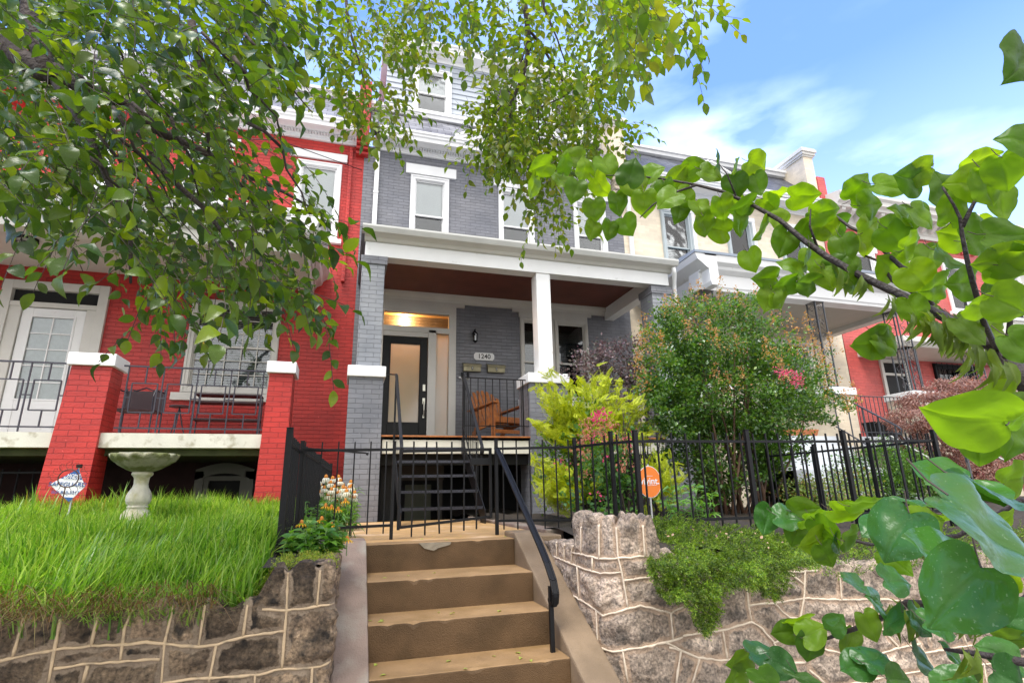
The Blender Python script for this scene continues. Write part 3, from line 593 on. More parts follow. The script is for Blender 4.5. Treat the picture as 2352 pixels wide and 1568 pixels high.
MB().box(6.55, 7.55, W+.02, W+.06, ZP, 3.25).build('front_door', M_DARK, ch)
cornice(ch, cx0+.14, cx1-.25, dent=False); mansard(ch, cx0+.14, cx1-.3, M_SLATED); pediment(ch, 8.15, 1.1, M_WHITEP)
firewall(ch, 11.50, 11.82, M_CREAM, 8.92); downspout(ch, 6.02, W-.05, 4.1, 6.9)
MB().box(6.25, 12.0, P+.02, W-.02, .66, .88).build('porch_slab', paint('pale_blue_concrete', (.60,.63,.66), .6, .08, 3), ch)
MB().box(9.1, 11.3, P+.25, W-.2, -.5, .655).build('porch_base', paint('khaki_render', (.35,.32,.22), .8), ch)
def cpier(x0, x1, dep=.55):
    a = MB().box(x0, x1, P, P+dep, -.5, 1.66).build('pier', M_CREAM, ch); MB().box(x0-.04, x1+.04, P-.05, P+dep+.05, 1.66, 1.80).build('pier_cap', M_WHITE, a, bevel=.01)
cpier(6.20, 6.75); cpier(8.76, 9.28); cpier(10.82, 11.52)
prof = [(P+.2, 3.55), (P+.03, 3.55), (P+.02, 3.60), (P+.0, 3.62), (P+.0, 3.86), (P-.05, 3.88), (P-.12, 3.92), (P-.14, 3.97), (P-.22, 4.02), (P-.24, 4.12), (P-.24, 4.15), (P+.1, 4.2), (P+.3, 4.2), (P+.3, 3.55)]
MB().prism(prof, 6.10, 11.30).build('porch_cornice', M_WHITE, ch)
MB().prism([(6.35, 3.55), (6.19, 3.55), (6.17, 3.62), (6.16, 3.86), (6.10, 3.90), (6.02, 3.97), (5.94, 4.03), (5.90, 4.12), (5.90, 4.15), (6.1, 4.19), (6.35, 4.19)], P-.24, W, 'y').build('porch_side_cornice', M_WHITE, ch)
MB().box(11.05, 11.29, P+.3, W, 3.55, 4.1).box(11.05, 11.29, P+.3, W, 3.5, 3.55).build('porch_side_beam', M_WHITEP, ch)
MB().box(6.3, 11.1, P+.25, W, 3.60, 3.66).build('porch_ceiling', paint('taupe_ceiling', (.42,.38,.32), .7, .05, 2), ch)
MB().prism([(P-.26, 4.15), (P-.26, 4.20), (W, 4.34), (W, 4.1)], 5.88, 11.32).build('porch_roof', paint('blue_grey_roof_edge', (.25,.29,.35), .6), ch)
def ironcol(par, x0, y0, z0, z1, w=.235):
    q = MB()
    for a, b in ((0, 0), (w, 0), (w, w), (0, w)): q.box(x0+a-.011, x0+a+.011, y0+b-.011, y0+b+.011, z0, z1)
    q.box(x0-.02, x0+w+.02, y0-.02, y0+w+.02, z1-.02, z1); q.box(x0-.01, x0+w+.01, y0-.01, y0+w+.01, z0+.02, z0+.04)
    n = 6
    for face in (0, 1):
        for k in range(n):
            zc = z0+(z1-z0)*(k+.5)/n; sgn = 1 if k % 2 else -1; pts = []
            for t in np.linspace(0, 2.6*math.pi, 20):
                r = .055*(1-t/(3.4*math.pi)); a = w/2+sgn*r*math.cos(t)+0; b = zc+r*math.sin(t)*1.3
                pts.append((x0+a, y0, b) if face == 0 else (x0, y0+a, b))
            q.tube(pts, .006, 4)
            s = [(w*.5+sgn*.06, zc), (w*.5+sgn*.09, zc+(z1-z0)/n*.35), (w*.5, zc+(z1-z0)/n*.5), (w*.5-sgn*.06, zc+(z1-z0)/n*.7)]
            q.tube([(x0+a, y0, b) if face == 0 else (x0, y0+a, b) for a, b in s if b < z1-.02], .006, 4)
    return q.build('iron_column', M_IRONG, par)
ironcol(ch, 6.17, P+.06, 1.80, 3.56); ironcol(ch, 8.80, P+.06, 1.80, 3.56, .2); ironcol(ch, 10.95, P+.08, 1.80, 3.56, .28)
def rail(par, p, q, n, zt, zb, m=M_IRONG, r=.008, name='railing'):
    g = MB(); p = np.array(p, float); q = np.array(q, float)
    g.bar((*p, zt), (*q, zt), .03, .014); g.bar((*p, zb), (*q, zb), .022, .012)
    for i in range(n+1): c = p+(q-p)*i/n; g.tube([(*c, zb-.08), (*c, zt)], r, 6)
    return g.build(name, m, par)
rail(ch, (9.3, P+.15), (10.8, P+.15), 14, 1.68, .98)
# white steps of the cream house
st = MB()
for k in range(6): y1 = P-.02-.27*k; st.box(7.05-.0*k, 8.72, y1-.27, P, -.6, .88-.205*(k+1)+.0) if k < 6 else None
cs = st.build('front_steps', paint('white_blue_steps', (.62,.65,.68), .6, .08, 3), ch, bevel=.01)
g = MB()
for xx in (8.66,):
    g.bar((xx, P-.05, 1.72), (xx, P-1.2, .93), .04, .02); g.bar((xx, P-.05, 1.05), (xx, P-1.2, .26), .02)
    g.tube([(xx, P-1.2, .94), (xx, P-1.28, .86), (xx, P-1.26, .78), (xx, P-1.2, .80)], .012, 6)
    for k in range(5): yy = P-.1-k*.27; z_ = .88-.205*(1+k); g.tube([(xx, yy, z_-.1), (xx, yy, 1.72-(P-.05-yy)*.687)], .012, 6)
g.build('stair_railing', M_IRONG, ch)

# ================================================================== PINKISH RED HOUSE and the pale one beyond
ph = thing('row_house', 'pinkish red brick row house at the right with barred window and bracketed cornice', 'house', (14.5, W, Z0), 'row houses along the street')
px0, px1 = 11.83, 17.6
pup = [(12.6, 13.45), (14.35, 15.25), (15.95, 16.85)]
ops = [hole(a, b, 4.6, 6.05) for a, b in pup]+[hole(14.7, 16.2, 1.9, 3.05), (12.95, 13.65, ZP, 3.0)]
wall_open(px0, px1, -.6, 7.3, W, ops).build('front_wall', M_PINK, ph)
MB().box(px0, px1, W+.7, W+6, -1.4, 7.2).build('rear_block', M_PINK, ph)
for a, b in pup: window(ph, a, b, 4.6, 6.05, lintel=(a-.12, b+.12, 6.055, 6.25), sill=(a-.1, b+.1, 4.5, 4.598), blind=.5, bm=M_BLINDG)
window(ph, 14.7, 16.2, 1.9, 3.05, blind=0, bars=8, fm=M_BLACK)
q = MB(); ring(q, 12.85, 13.75, ZP, 3.08, .09, W-.05, W+.03, 0); q.box(12.94, 13.66, W-.04, W+.02, 2.66, 2.72); dfr = q.build('door_frame', M_WHITEP, ph)
MB().box(12.94, 13.66, W+.0, W+.04, ZP, 2.66).build('front_door', M_BLACK, ph); MB().box(12.94, 13.66, W+.01, W+.03, 2.72, 2.99).build('transom_pane', M_DARK, dfr)
MB().box(11.3, 17.3, P+.6, W-.02, .66, .86).build('porch_slab', M_SLAB, ph)
MB().prism([(9.0, 3.1), (8.9, 3.2), (8.9, 3.32), (W, 3.5), (W, 3.1)], 12.2, 17.2).build('porch_roof', M_WHITEP, ph)
for xx in (12.45, 14.6, 16.9): ironcol(ph, xx, 9.05, 1.75, 3.12, .25)
for xx in (12.4, 14.55, 16.85): a = MB().box(xx, xx+.4, 8.95, 9.4, -.5, 1.65).build('pier', M_CREAM, ph); MB().box(xx-.05, xx+.45, 8.9, 9.45, 1.65, 1.77).build('pier_cap', M_WHITE, a, bevel=.01)
rail(ph, (12.8, 9.2), (14.5, 9.2), 16, 1.6, .98)
rail(ph, (15.0, 9.2), (16.8, 9.2), 16, 1.6, .98)
prof = [(W, 6.70), (W-.06, 6.70), (W-.06, 6.80), (W-.10, 6.84), (W-.10, 7.05), (W-.42, 7.10), (W-.44, 7.16), (W-.52, 7.22), (W-.52, 7.34), (W-.58, 7.40), (W-.58, 7.46), (W-.1, 7.56), (W, 7.56)]
c = MB().prism(prof, 12.0, px1).build('cornice', M_WHITEP, ph); br = MB()
for k in range(16): xx = 12.2+k*.34; MB().prism([(W-.1, 6.86), (W-.16, 6.86), (W-.38, 7.03), (W-.40, 7.09), (W-.1, 7.06)], xx, xx+.12).build('bracket', M_WHITEP, c)
cb_ = MB()
for k in range(2): 
    for i in range(26): xx = 12.05+i*.21+k*.1; cb_.box(xx, xx+.11, W-.05, W, 6.42+.08*k, 6.48+.08*k)
cb_.build('brick_corbels', M_PINK, ph)
MB().box(11.84, 12.1, 10.0, 15, 6.9, 8.1).build('parapet_wall', M_PINK, ph)
fh = thing('row_house', 'pale row house at the far right edge beyond the pinkish red one', 'house', (20.5, W, Z0), 'row houses along the street')
fup = [(18.2, 19.1), (20.0, 20.9), (21.8, 22.7)]
wall_open(17.62, 23.5, -.6, 7.1, W, [hole(a, b, 4.5, 6.05) for a, b in fup]+[hole(a, b, 1.7, 3.2) for a, b in fup]).build('front_wall', M_PALE, fh)
MB().box(17.62, 23.5, W+.7, W+6, -1.4, 7.2).build('rear_block', M_PALE, fh)
for a, b in fup:
    window(fh, a, b, 4.5, 6.05, lintel=(a-.1, b+.1, 6.055, 6.25), blind=.6, bm=M_BLINDG); window(fh, a, b, 1.7, 3.2, blind=.6, bm=M_BLINDG)
c = MB().prism([(a, b-.15) for a, b in prof], 17.62, 23.5).build('cornice', M_WHITEP, fh); br = MB()
for k in range(16): xx = 17.8+k*.36; MB().prism([(W-.1, 6.71), (W-.16, 6.71), (W-.38, 6.88), (W-.40, 6.94), (W-.1, 6.91)], xx, xx+.12).build('bracket', M_WHITEP, c)
lh = thing('row_house', 'red row house at the extreme left edge, mostly hidden by leaves', 'house', (-9, W, Z0), 'row houses along the street')
lup = [(-7.05, -6.25), (-8.9, -8.1), (-10.8, -10)]
wall_open(-11.6, -5.82, -.6, 6.95, W, [hole(a, b, 4.75, 6.4) for a, b in lup]).build('front_wall', M_RED, lh)
MB().box(-11.6, -5.82, W+.7, W+6, -1.4, 7.3).build('rear_block', M_RED, lh)
for a, b in lup: window(lh, a, b, 4.75, 6.40, lintel=(a-.1, b+.1, 6.46, 6.63))
cornice(lh, -11.6, -5.9); mansard(lh, -11.6, -5.9, M_SLATE); firewall(lh, -5.98, -5.72, M_RED, 8.7)
# ================================================================== text
M_INK = paint('black_ink', (.015,.015,.018), .6, .1, 3)
def text(s, size, m, parent, origin, right=(1,0,0), up=(0,0,1), name='lettering', ext=.0015, align='CENTER', shear=0, bold=0):
    cu = bpy.data.curves.new('t', 'FONT'); cu.body = s; cu.size = size; cu.align_x = align; cu.align_y = 'CENTER'; cu.extrude = ext; cu.shear = shear; cu.offset = bold
    o = bpy.data.objects.new('t', cu); COL.objects.link(o); dg = bpy.context.evaluated_depsgraph_get(); me = bpy.data.meshes.new_from_object(o.evaluated_get(dg))
    bpy.data.objects.remove(o); bpy.data.curves.remove(cu)
    r = Vector(right).normalized(); u = Vector(up).normalized(); n = r.cross(u); off = Vector(wloc(parent))
    M = Matrix(((r[0], u[0], n[0], origin[0]-off[0]), (r[1], u[1], n[1], origin[1]-off[1]), (r[2], u[2], n[2], origin[2]-off[2]), (0,0,0,1)))
    me.transform(M); me.name = name; me.materials.clear(); me.materials.append(m)
    q = bpy.data.objects.new(name, me); COL.objects.link(q); q.parent = parent; return q

# ================================================================== FRONT STEPS
ys_ = [4.32, 3.893, 3.57, 3.26, 2.95, 2.64]; zs_ = [-.348, -.54, -.73, -.925, -1.115, -1.31]
fs = thing('front_steps', 'worn brown concrete steps rising from the pavement to the iron gate', 'steps', (.75, 3.4, SW))
def chipped(x0, x1, y0, y1, z0, z1, seed):
    r = np.random.default_rng(seed); n = 60; m = MB(); vs = []
    xs = np.linspace(x0, x1, n+1); ch = np.clip(np.convolve(r.normal(size=n+9), np.ones(5)/5, 'valid')[:n+1], -1, 1); e = .007+.003*np.abs(ch)
    for k in r.integers(4, n-4, 4): e[k-2:k+3] += np.array([.002,.008,.014,.009,.002])*r.uniform(.2, 1.7)
    sag = .004*np.sin(np.linspace(0, math.pi, n+1))
    for x, d, s_ in zip(xs, e, sag):
        vs += [(x, y0, z0), (x, y0+.0, z1-d*1.1), (x, y0+d*.25, z1-d*.45), (x, y0+d, z1-.001), (x, y0+.08, z1-s_), (x, y1, z1), (x, y1, z0)]
    k = 7; m.add(vs, [(i*k+j, (i+1)*k+j, (i+1)*k+(j+1) % k, i*k+(j+1) % k) for i in range(n) for j in range(k)]+[tuple(range(k)), tuple(n*k+j for j in range(k))[::-1]])
    return m
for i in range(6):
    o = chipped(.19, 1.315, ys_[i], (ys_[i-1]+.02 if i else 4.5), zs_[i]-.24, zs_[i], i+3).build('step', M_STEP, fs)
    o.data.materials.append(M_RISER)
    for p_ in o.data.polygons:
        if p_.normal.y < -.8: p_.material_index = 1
pa_ = [atY(u_, v_, 4.318) for u_, v_ in ((962,1246),(975,1259),(996,1264),(1006,1258),(1016,1255),(1034,1250),(1036,1244),(1000,1243.5))]
MB().prism([(q_[0], min(q_[2], -.352)) for q_ in pa_], 4.314, 4.34, 'y').build('repair_patch', paint('grey_cement_patch', (.27,.23,.17), .8, .2, 20, bump=.3), fs)
pt = MB().lathe([(0, .0), (.05, .0), (.055, -.004)], (0, 0, 0), 14)
# cheek walls beside the steps
def cheek(x0, x1, m, dz, ytop=4.4):
    pr = [(ytop, zs_[0]+dz), (4.33, zs_[0]+dz), (2.5, -1.36+dz), (2.3, -1.5), (ytop, -1.5)]
    return MB().prism(pr, x0, x1).build('cheek_wall', m, fs, bevel=.014)
cheek(-.005, .19, M_CHEEK, .028, 4.66); cheek(1.318, 1.53, M_CHEEKR, .04, 4.62)
MB().box(1.325, 1.72, 4.33, 4.62, -.6, Z0+.012).build('landing_corner', M_CHEEKR, fs, bevel=.01)

# ================================================================== STONE WALLS
def wall_mat(name, c1, c2, mort, stain):
    m, N, L, b = newmat(name); g = N.new('ShaderNodeNewGeometry'); at = N.new('ShaderNodeAttribute'); at.attribute_name = 'jd'; tn = N.new('ShaderNodeAttribute'); tn.attribute_name = 'tint'
    n1, r1 = noise_mix(N, L, g.outputs['Position'], c1, c2, 7, .36, .64, 10)
    n2, r2 = noise_mix(N, L, g.outputs['Position'], (0,0,0), (1,1,1), 11, .50, .66, 10)
    m1 = N.new('ShaderNodeMixRGB'); m1.inputs[2].default_value = (*stain, 1); L.new(r2.outputs[0], m1.inputs[0]); L.new(r1.outputs[0], m1.inputs[1])
    n5, r5 = noise_mix(N, L, g.outputs['Position'], (.45,.45,.45), (1.6,1.55,1.5), 60, .3, .7, 12)
    m5 = N.new('ShaderNodeMixRGB'); m5.blend_type = 'MULTIPLY'; m5.inputs[0].default_value = 1; L.new(m1.outputs[0], m5.inputs[1]); L.new(r5.outputs[0], m5.inputs[2])
    mt = N.new('ShaderNodeMixRGB'); mt.blend_type = 'MULTIPLY'; mt.inputs[0].default_value = 1; L.new(m5.outputs[0], mt.inputs[1]); L.new(tn.outputs['Fac'], mt.inputs[2])
    nj = N.new('ShaderNodeTexNoise'); nj.inputs['Scale'].default_value = 16; nj.inputs['Detail'].default_value = 6; L.new(g.outputs['Position'], nj.inputs['Vector'])
    ma = N.new('ShaderNodeMath'); ma.operation = 'MULTIPLY_ADD'; ma.inputs[1].default_value = .075; L.new(nj.outputs['Fac'], ma.inputs[0]); 
    sb_ = N.new('ShaderNodeMath'); sb_.operation = 'SUBTRACT'; L.new(at.outputs['Fac'], sb_.inputs[0]); 
    ma.inputs[2].default_value = -.016; L.new(ma.outputs[0], sb_.inputs[1])
    mr = N.new('ShaderNodeMapRange'); mr.inputs[1].default_value = -.002; mr.inputs[2].default_value = .006; L.new(sb_.outputs[0], mr.inputs[0])
    n4, r4 = noise_mix(N, L, g.outputs['Position'], [k*.72 for k in mort], [min(1, k*1.12) for k in mort], 9, .35, .65, 8)
    mm = N.new('ShaderNodeMixRGB'); L.new(mr.outputs[0], mm.inputs[0]); L.new(r4.outputs[0], mm.inputs[1]); L.new(mt.outputs[0], mm.inputs[2])
    L.new(mm.outputs[0], b.inputs['Base Color']); b.inputs['Roughness'].default_value = .75; setspec(b, .35)
    vo = N.new('ShaderNodeTexVoronoi'); vo.inputs['Scale'].default_value = 13; vo.feature = 'F1'; vd = N.new('ShaderNodeVectorMath'); vd.operation = 'MULTIPLY_ADD'; vd.inputs[1].default_value = (.12,.12,.12)
    L.new(nj.outputs['Color'], vd.inputs[0]); L.new(g.outputs['Position'], vd.inputs[2]); L.new(vd.outputs[0], vo.inputs['Vector'])
    b2 = N.new('ShaderNodeBump'); b2.inputs['Strength'].default_value = .55; b2.inputs['Distance'].default_value = .05; L.new(vo.outputs['Distance'], b2.inputs['Height'])
    nb = N.new('ShaderNodeTexNoise'); nb.inputs['Scale'].default_value = 38; nb.inputs['Detail'].default_value = 12; nb.inputs['Roughness'].default_value = .65; L.new(g.outputs['Position'], nb.inputs['Vector'])
    bp = N.new('ShaderNodeBump'); bp.inputs['Strength'].default_value = 1; bp.inputs['Distance'].default_value = .03; L.new(nb.outputs['Fac'], bp.inputs['Height']); L.new(b2.outputs[0], bp.inputs['Normal']); L.new(bp.outputs[0], b.inputs['Normal'])
    return m
def vnoise(x, y, f, seed):
    r = np.random.default_rng(seed); G = r.random((64, 64)); X = x*f % 64; Y = y*f % 64; i = np.floor(X).astype(int); j = np.floor(Y).astype(int); u = X-i; v = Y-j; u = u*u*(3-2*u); v = v*v*(3-2*v)
    i2 = (i+1) % 64; j2 = (j+1) % 64; i %= 64; j %= 64
    return (G[i,j]*(1-u)+G[i2,j]*u)*(1-v)+(G[i,j2]*(1-u)+G[i2,j2]*u)*v
def stone_wall(root, path, ztop, zb, joints, m, mbead, thick=.28, step=.011, seed=1, tr=(.58, 1.5)):
    path = np.array(path, float); seg = np.linalg.norm(np.diff(path, axis=0), axis=1); cs = np.concatenate([[0], np.cumsum(seg)])
    def pos(s):
        return np.stack([np.interp(s, cs, path[:,0]), np.interp(s, cs, path[:,1])], -1)
    def nrm(s):
        t = pos(s+.03)-pos(s-.03); t /= np.linalg.norm(t, axis=-1, keepdims=True); return np.stack([t[...,1], -t[...,0]], -1)
    S = np.arange(0, cs[-1]+step, step); zt = ztop(S); nv = int((zt.max()-zb)/step)
    rows = []; T = np.linspace(0, 1, nv+1)
    Sg, Tg = np.meshgrid(S, T); Zg = zb+(ztop(Sg)-zb)*Tg
    # distance to the joints, and which side-cells for tint
    d = np.full(Sg.shape, 9.); 
    for pl_ in joints:
        for (a, b) in zip(pl_[:-1], pl_[1:]):
            a = np.array(a); b = np.array(b); ab = b-a; L2 = ab@ab+1e-9
            t = np.clip(((Sg-a[0])*ab[0]+(Zg-a[1])*ab[1])/L2, 0, 1); dd = np.hypot(Sg-a[0]-t*ab[0], Zg-a[1]-t*ab[1]); d = np.minimum(d, dd)
    h = np.clip((d-.012)/.05, 0, 1); h = h*h*(3-2*h)
    no = vnoise(Sg, Zg, 9, seed)*.55+vnoise(Sg+3, Zg+5, 22, seed+1)*.3+vnoise(Sg+1, Zg, 55, seed+2)*.15
    H = h*(.012+.05*(no-.5))+(no-.5)*.016
    H = np.where(Tg > .985, H*.6, H)
    p = pos(Sg); n = nrm(Sg); V = np.stack([p[...,0]+n[...,0]*H, p[...,1]+n[...,1]*H, Zg], -1)
    nb_ = 14; B = []; DB = []
    for k in range(1, nb_+1):
        f = k/nb_; zz = ztop(S)-.0+.02*math.sin(f*math.pi)*0+(vnoise(S, np.full_like(S, f*.3), 14, seed+4)-.5)*.05*(1 if k < nb_ else 0)-.06*f**4
        q = pos(S)-nrm(S)*thick*f+nrm(S)*.01; B.append(np.stack([q[:,0], q[:,1], zz], -1)); DB.append(np.minimum(d[-1]+.01, .2))
    q = B[-1].copy(); q[:,2] = zb; B.append(q); DB.append(d[-1])
    V = np.concatenate([V, np.array(B)]); D = np.concatenate([d, np.array(DB)])
    R, C_ = V.shape[:2]; i = np.arange(R*C_).reshape(R, C_); F = np.stack([i[:-1,:-1].ravel(), i[:-1,1:].ravel(), i[1:,1:].ravel(), i[1:,:-1].ravel()], 1)
    o = npmesh('stonework', V.reshape(-1, 3), F, m, root, smooth=True)
    # one tint per stone: flood fill the cells between the joints
    lab = np.zeros(d.shape, int); free = d > .012; nl_ = 0; rr_ = np.random.default_rng(seed+50)
    for i0 in range(0, d.shape[0], 3):
        for j0 in range(0, d.shape[1], 3):
            if free[i0, j0] and lab[i0, j0] == 0:
                nl_ += 1; st = [(i0, j0)]; lab[i0, j0] = nl_
                while st:
                    a_, b_ = st.pop()
                    for a2, b2 in ((a_+1, b_), (a_-1, b_), (a_, b_+1), (a_, b_-1)):
                        if 0 <= a2 < d.shape[0] and 0 <= b2 < d.shape[1] and free[a2, b2] and lab[a2, b2] == 0: lab[a2, b2] = nl_; st.append((a2, b2))
    ct = rr_.uniform(*tr, nl_+1)[lab]; ct = np.concatenate([ct, np.repeat(ct[-1:], len(B), 0)])
    tint = ct*(.75+.5*vnoise(np.concatenate([Sg, np.repeat(S[None], len(B), 0)]), np.concatenate([Zg, np.repeat(zt[None], len(B), 0)]), 5.6, seed+7))
    for nm, arr in (('jd', D), ('tint', tint)):
        a = o.data.attributes.new(nm, 'FLOAT', 'POINT'); a.data.foreach_set('value', arr.ravel().astype(np.float32))
    beads = MB(); r = random.Random(seed)
    for pl_ in joints:
        pts = []
        for (a, b) in zip(pl_[:-1], pl_[1:]):
            L_ = math.hypot(b[0]-a[0], b[1]-a[1]); k = max(1, int(L_/.03))
            for j in range(k): pts.append((a[0]+(b[0]-a[0])*j/k, a[1]+(b[1]-a[1])*j/k))
        pts.append(pl_[-1]); P3 = []
        for (s, z) in pts:
            if s < -.01 or s > cs[-1]+.01: continue
            z = min(z, float(ztop(np.array([s]))[0])-.004); q = pos(np.array([s]))[0]; nn = nrm(np.array([s]))[0]; e = .003
            P3.append((q[0]+nn[0]*e, q[1]+nn[1]*e, z+r.uniform(-.003, .003)))
        if len(P3) > 1: beads.tube(P3, [.0068+r.uniform(-.0022, .0018) for _ in P3], 6)
    beads.build('mortar_beading', mbead, root, smooth=True)
M_STL = wall_mat('dark_brown_stone', (.11,.078,.052), (.31,.225,.145), (.33,.25,.175), (.035,.028,.022))
M_STR = wall_mat('grey_buff_stone', (.38,.30,.235), (.56,.455,.365), (.54,.39,.28), (.21,.175,.145))
M_BEADL = paint('tan_mortar', (.60,.44,.27), .7, .2, 12, bump=.2, dirt=(.25,.2,.14), dscale=14)
M_BEADR = paint('cream_mortar', (.72,.60,.46), .7, .15, 12, bump=.2, dirt=(.5,.4,.3), dscale=14)
YW = 3.2
def zA(zx, zy): return .35*zx, 1019+.35*zy
def zB(zx, zy): return 784+.35*zx, 1019+.35*zy
def zC(zx, zy): return 1568+.35*zx, 1019+.35*zy
# --- left wall
lw = thing('stone_wall', 'low dark stone retaining wall with tan mortar under the overhanging grass', 'wall', (-2, YW, SW), 'stone retaining walls')
X0L = -5.0; lpath = [(X0L, YW), (-.03, YW), (-.010, 3.22), (-.008, 3.9)]
def sL(q): p = atY(*zA(*q), YW); return (p[0]-X0L, p[2])
JL = [[(0,1420),(170,1385),(360,1345),(600,1325),(800,1315),(960,1300),(1080,1310),(1300,1330),(1430,1310),(1600,1265),(1870,1225)], [(360,1470),(540,1445),(780,1425),(1050,1412)],
 [(1070,1568),(1250,1540),(1480,1530),(1700,1510),(1850,1475),(2060,1465),(2190,1430)], [(1720,1085),(1880,1090),(2010,1075),(2200,1045)],
 [(170,1100),(85,1395)], [(410,1100),(360,1345),(320,1568)], [(655,1080),(600,1318)], [(880,1060),(820,1200),(790,1420)], [(1140,1060),(1080,1310),(1060,1568)], [(1345,1060),(1305,1320)], [(1625,1050),(1595,1260)],
 [(1420,1315),(1370,1568)], [(580,1445),(545,1568)], [(1892,790),(1880,1090),(1850,1475)], [(2105,790),(2080,1060)], [(1675,1510),(1665,1700)], [(2050,1465),(2035,1700)]]
JL = [[sL(q) for q in j] for j in JL]
r_ = random.Random(5)
def filler(s0, s1, zrows, seed):
    r = random.Random(seed); o = []
    for a, b in zip(zrows[:-1], zrows[1:]):
        o.append([(s0+(s1-s0)*t/10, a+r.uniform(-.012, .012)) for t in range(11)]); s = s0+r.uniform(.1, .3)
        while s < s1: o.append([(s, a), (s+r.uniform(-.03, .03), b)]); s += r.uniform(.2, .36)
    return o
JL += filler(0, 3.55, [-.50, -.68, -.86, -1.05, -1.25, -1.5], 3)+filler(3.55, 4.98, [-.98, -1.12, -1.3, -1.5], 4)
tl = [sL(q) for q in [(-2000,1130),(0,1140),(300,1120),(640,1110),(950,1050),(1300,1050),(1600,1060),(1690,1000),(1740,900),(1800,800),(1860,790),(1890,830),(1960,785),(2050,790),(2095,840),(2130,800),(2190,790),(2230,800)]]
def ztL(s): return np.interp(s, [a for a, b in tl], [b for a, b in tl])+(vnoise(s, s*0, 12, 77)-.5)*.03
stone_wall(lw, lpath, ztL, SW, JL, M_STL, M_BEADL, thick=.22, seed=3)
# --- right wall
rw = thing('stone_wall', 'buff stone retaining wall with cream mortar and upright cap stones right of the steps', 'wall', (3, YW, SW), 'stone retaining walls')
rpath = [(1.545, 4.66), (1.535, 4.2), (1.53, 3.6), (1.54, 3.42), (1.57, 3.32), (1.63, 3.25), (1.72, 3.21), (1.9, YW), (8.5, YW)]
_pa = np.array(rpath); _cs = np.concatenate([[0], np.cumsum(np.linalg.norm(np.diff(_pa, axis=0), axis=1))])
def sR(u, v):
    d = ray(u, v); best = None
    for i in range(len(_pa)-1):
        a = _pa[i]; e = _pa[i+1]-a; M = np.array([[d[0], -e[0]], [d[1], -e[1]]]); 
        if abs(np.linalg.det(M)) < 1e-9: continue
        k, t = np.linalg.solve(M, a)
        if k > 0 and -.001 <= t <= 1.001 and (best is None or k < best[0]): best = (k, _cs[i]+t*np.linalg.norm(e), d[2]*k)
    return None if best is None else (best[1], best[2])
JB = [[(1400,738),(1560,805),(1700,848),(1835,840)], [(1515,715),(1580,722),(1700,752),(1985,735)], [(1505,980),(1560,1015),(1640,1065),(1720,1125),(1800,1105),(1880,1080),(1960,1060),(2060,1080),(2160,1108),(2240,1070)],
 [(1615,1290),(1700,1330),(1780,1362),(1880,1345),(2000,1330),(2130,1300),(2240,1268)], [(1575,440),(1575,715)], [(1690,450),(1695,750)],[(1970,440),(1990,735)], [(1800,500),(1815,740),(1840,840),(1865,980),(1882,1080)], [(1850,895),(2020,872),(2240,870)], [(1650,745),(1650,830)],
 [(1550,800),(1562,1010)], [(1675,1090),(1685,1320)], [(1845,1345),(1880,1568)], [(2160,1108),(2175,1280)], [(2130,1300),(2240,1360)], [(2225,1360),(2195,1568)], [(1415,600),(1415,745)], [(1465,600),(1465,765)], [(1522,600),(1512,790)]]
JC = [[(0,1255),(160,1235),(300,1210),(450,1165),(520,1210),(560,1260),(600,1300),(720,1245)], [(415,900),(430,1060),(450,1165)], [(430,1060),(600,1040),(800,1010),(930,1018),(1100,1022)], [(800,840),(795,1000),(765,1165)], [(690,840),(800,925)], [(600,1040),(650,1100),(700,1135),(765,1145)],
 [(765,1185),(830,1165),(930,1180),(1060,1195),(1290,1200)], [(680,840),(890,828)], [(1030,860),(1040,1020)], [(1235,1060),(1235,1195)], [(260,1220),(290,1405)], [(-90,1330),(0,1360),(100,1400),(240,1415),(400,1405),(540,1382)], [(110,1400),(60,1568)], [(595,1300),(620,1345)], [(800,1430),(900,1350)],
 [(925,1345),(1080,1380),(1220,1400)], [(1090,1200),(1080,1440)], [(830,1480),(930,1568)], [(1290,1200),(1420,1335),(1560,1310)], [(1480,1190),(1680,1530)], [(1590,1370),(1880,1320),(2050,1350),(2240,1310)], [(1800,1140),(1860,1310)], [(2090,1230),(2110,1330)], [(1100,1022),(1300,1015),(1500,1040),(1700,1020),(1900,1040),(2240,1010)], [(540,1382),(700,1440),(800,1430)], [(400,1405),(430,1568)], [(1290,1200),(1290,1022)], [(1600,1035),(1620,1300)], [(1220,1400),(1420,1335)], [(1220,1400),(1250,1568)]]
JR = []
for lst, f in ((JB, zB), (JC, zC)):
    for j in lst:
        q = [sR(*f(*p)) for p in j]; q = [k for k in q if k is not None]
        if len(q) > 1: JR.append(q)
sC = sR(1505, 1250)[0]; sP = sR(1322, 1250)[0]
JR += filler(0, sR(1500,1568)[0], [-1.12, -1.3, -1.5], 8)+filler(sR(1500,1568)[0], _cs[-1], [-1.24, -1.38, -1.5], 9)+filler(sR(2400,1300)[0], _cs[-1], [-.55, -.75, -1.0], 10)
bumps = np.array([sR(784+.35*x, 1200)[0] for x in (1515, 1578, 1690, 1800, 1880, 1972, 2062)])
def ztR(s):
    s = np.asarray(s, float); base = np.interp(s, [0, .3, sP-.02, sP, sC, sC+.03, sC+.25, sR(1800,1310)[0], 20], [-.375, -.365, -.36, -.175, -.15, -.36, -.44, -.53, -.50])
    pil = (s > sP-.01) & (s < sC+.01); dd = np.min(np.abs(s[..., None]-bumps), -1)
    base = base-np.where(pil, .055*np.exp(-(dd/.022)**2), 0)
    small = s < sP-.02; base = base-np.where(small, .03*np.exp(-(((s+.05) % .16-.08)/.018)**2), 0)
    return base+(vnoise(s, s*0+.4, 16, 31)-.5)*np.where(pil, .07, .03)
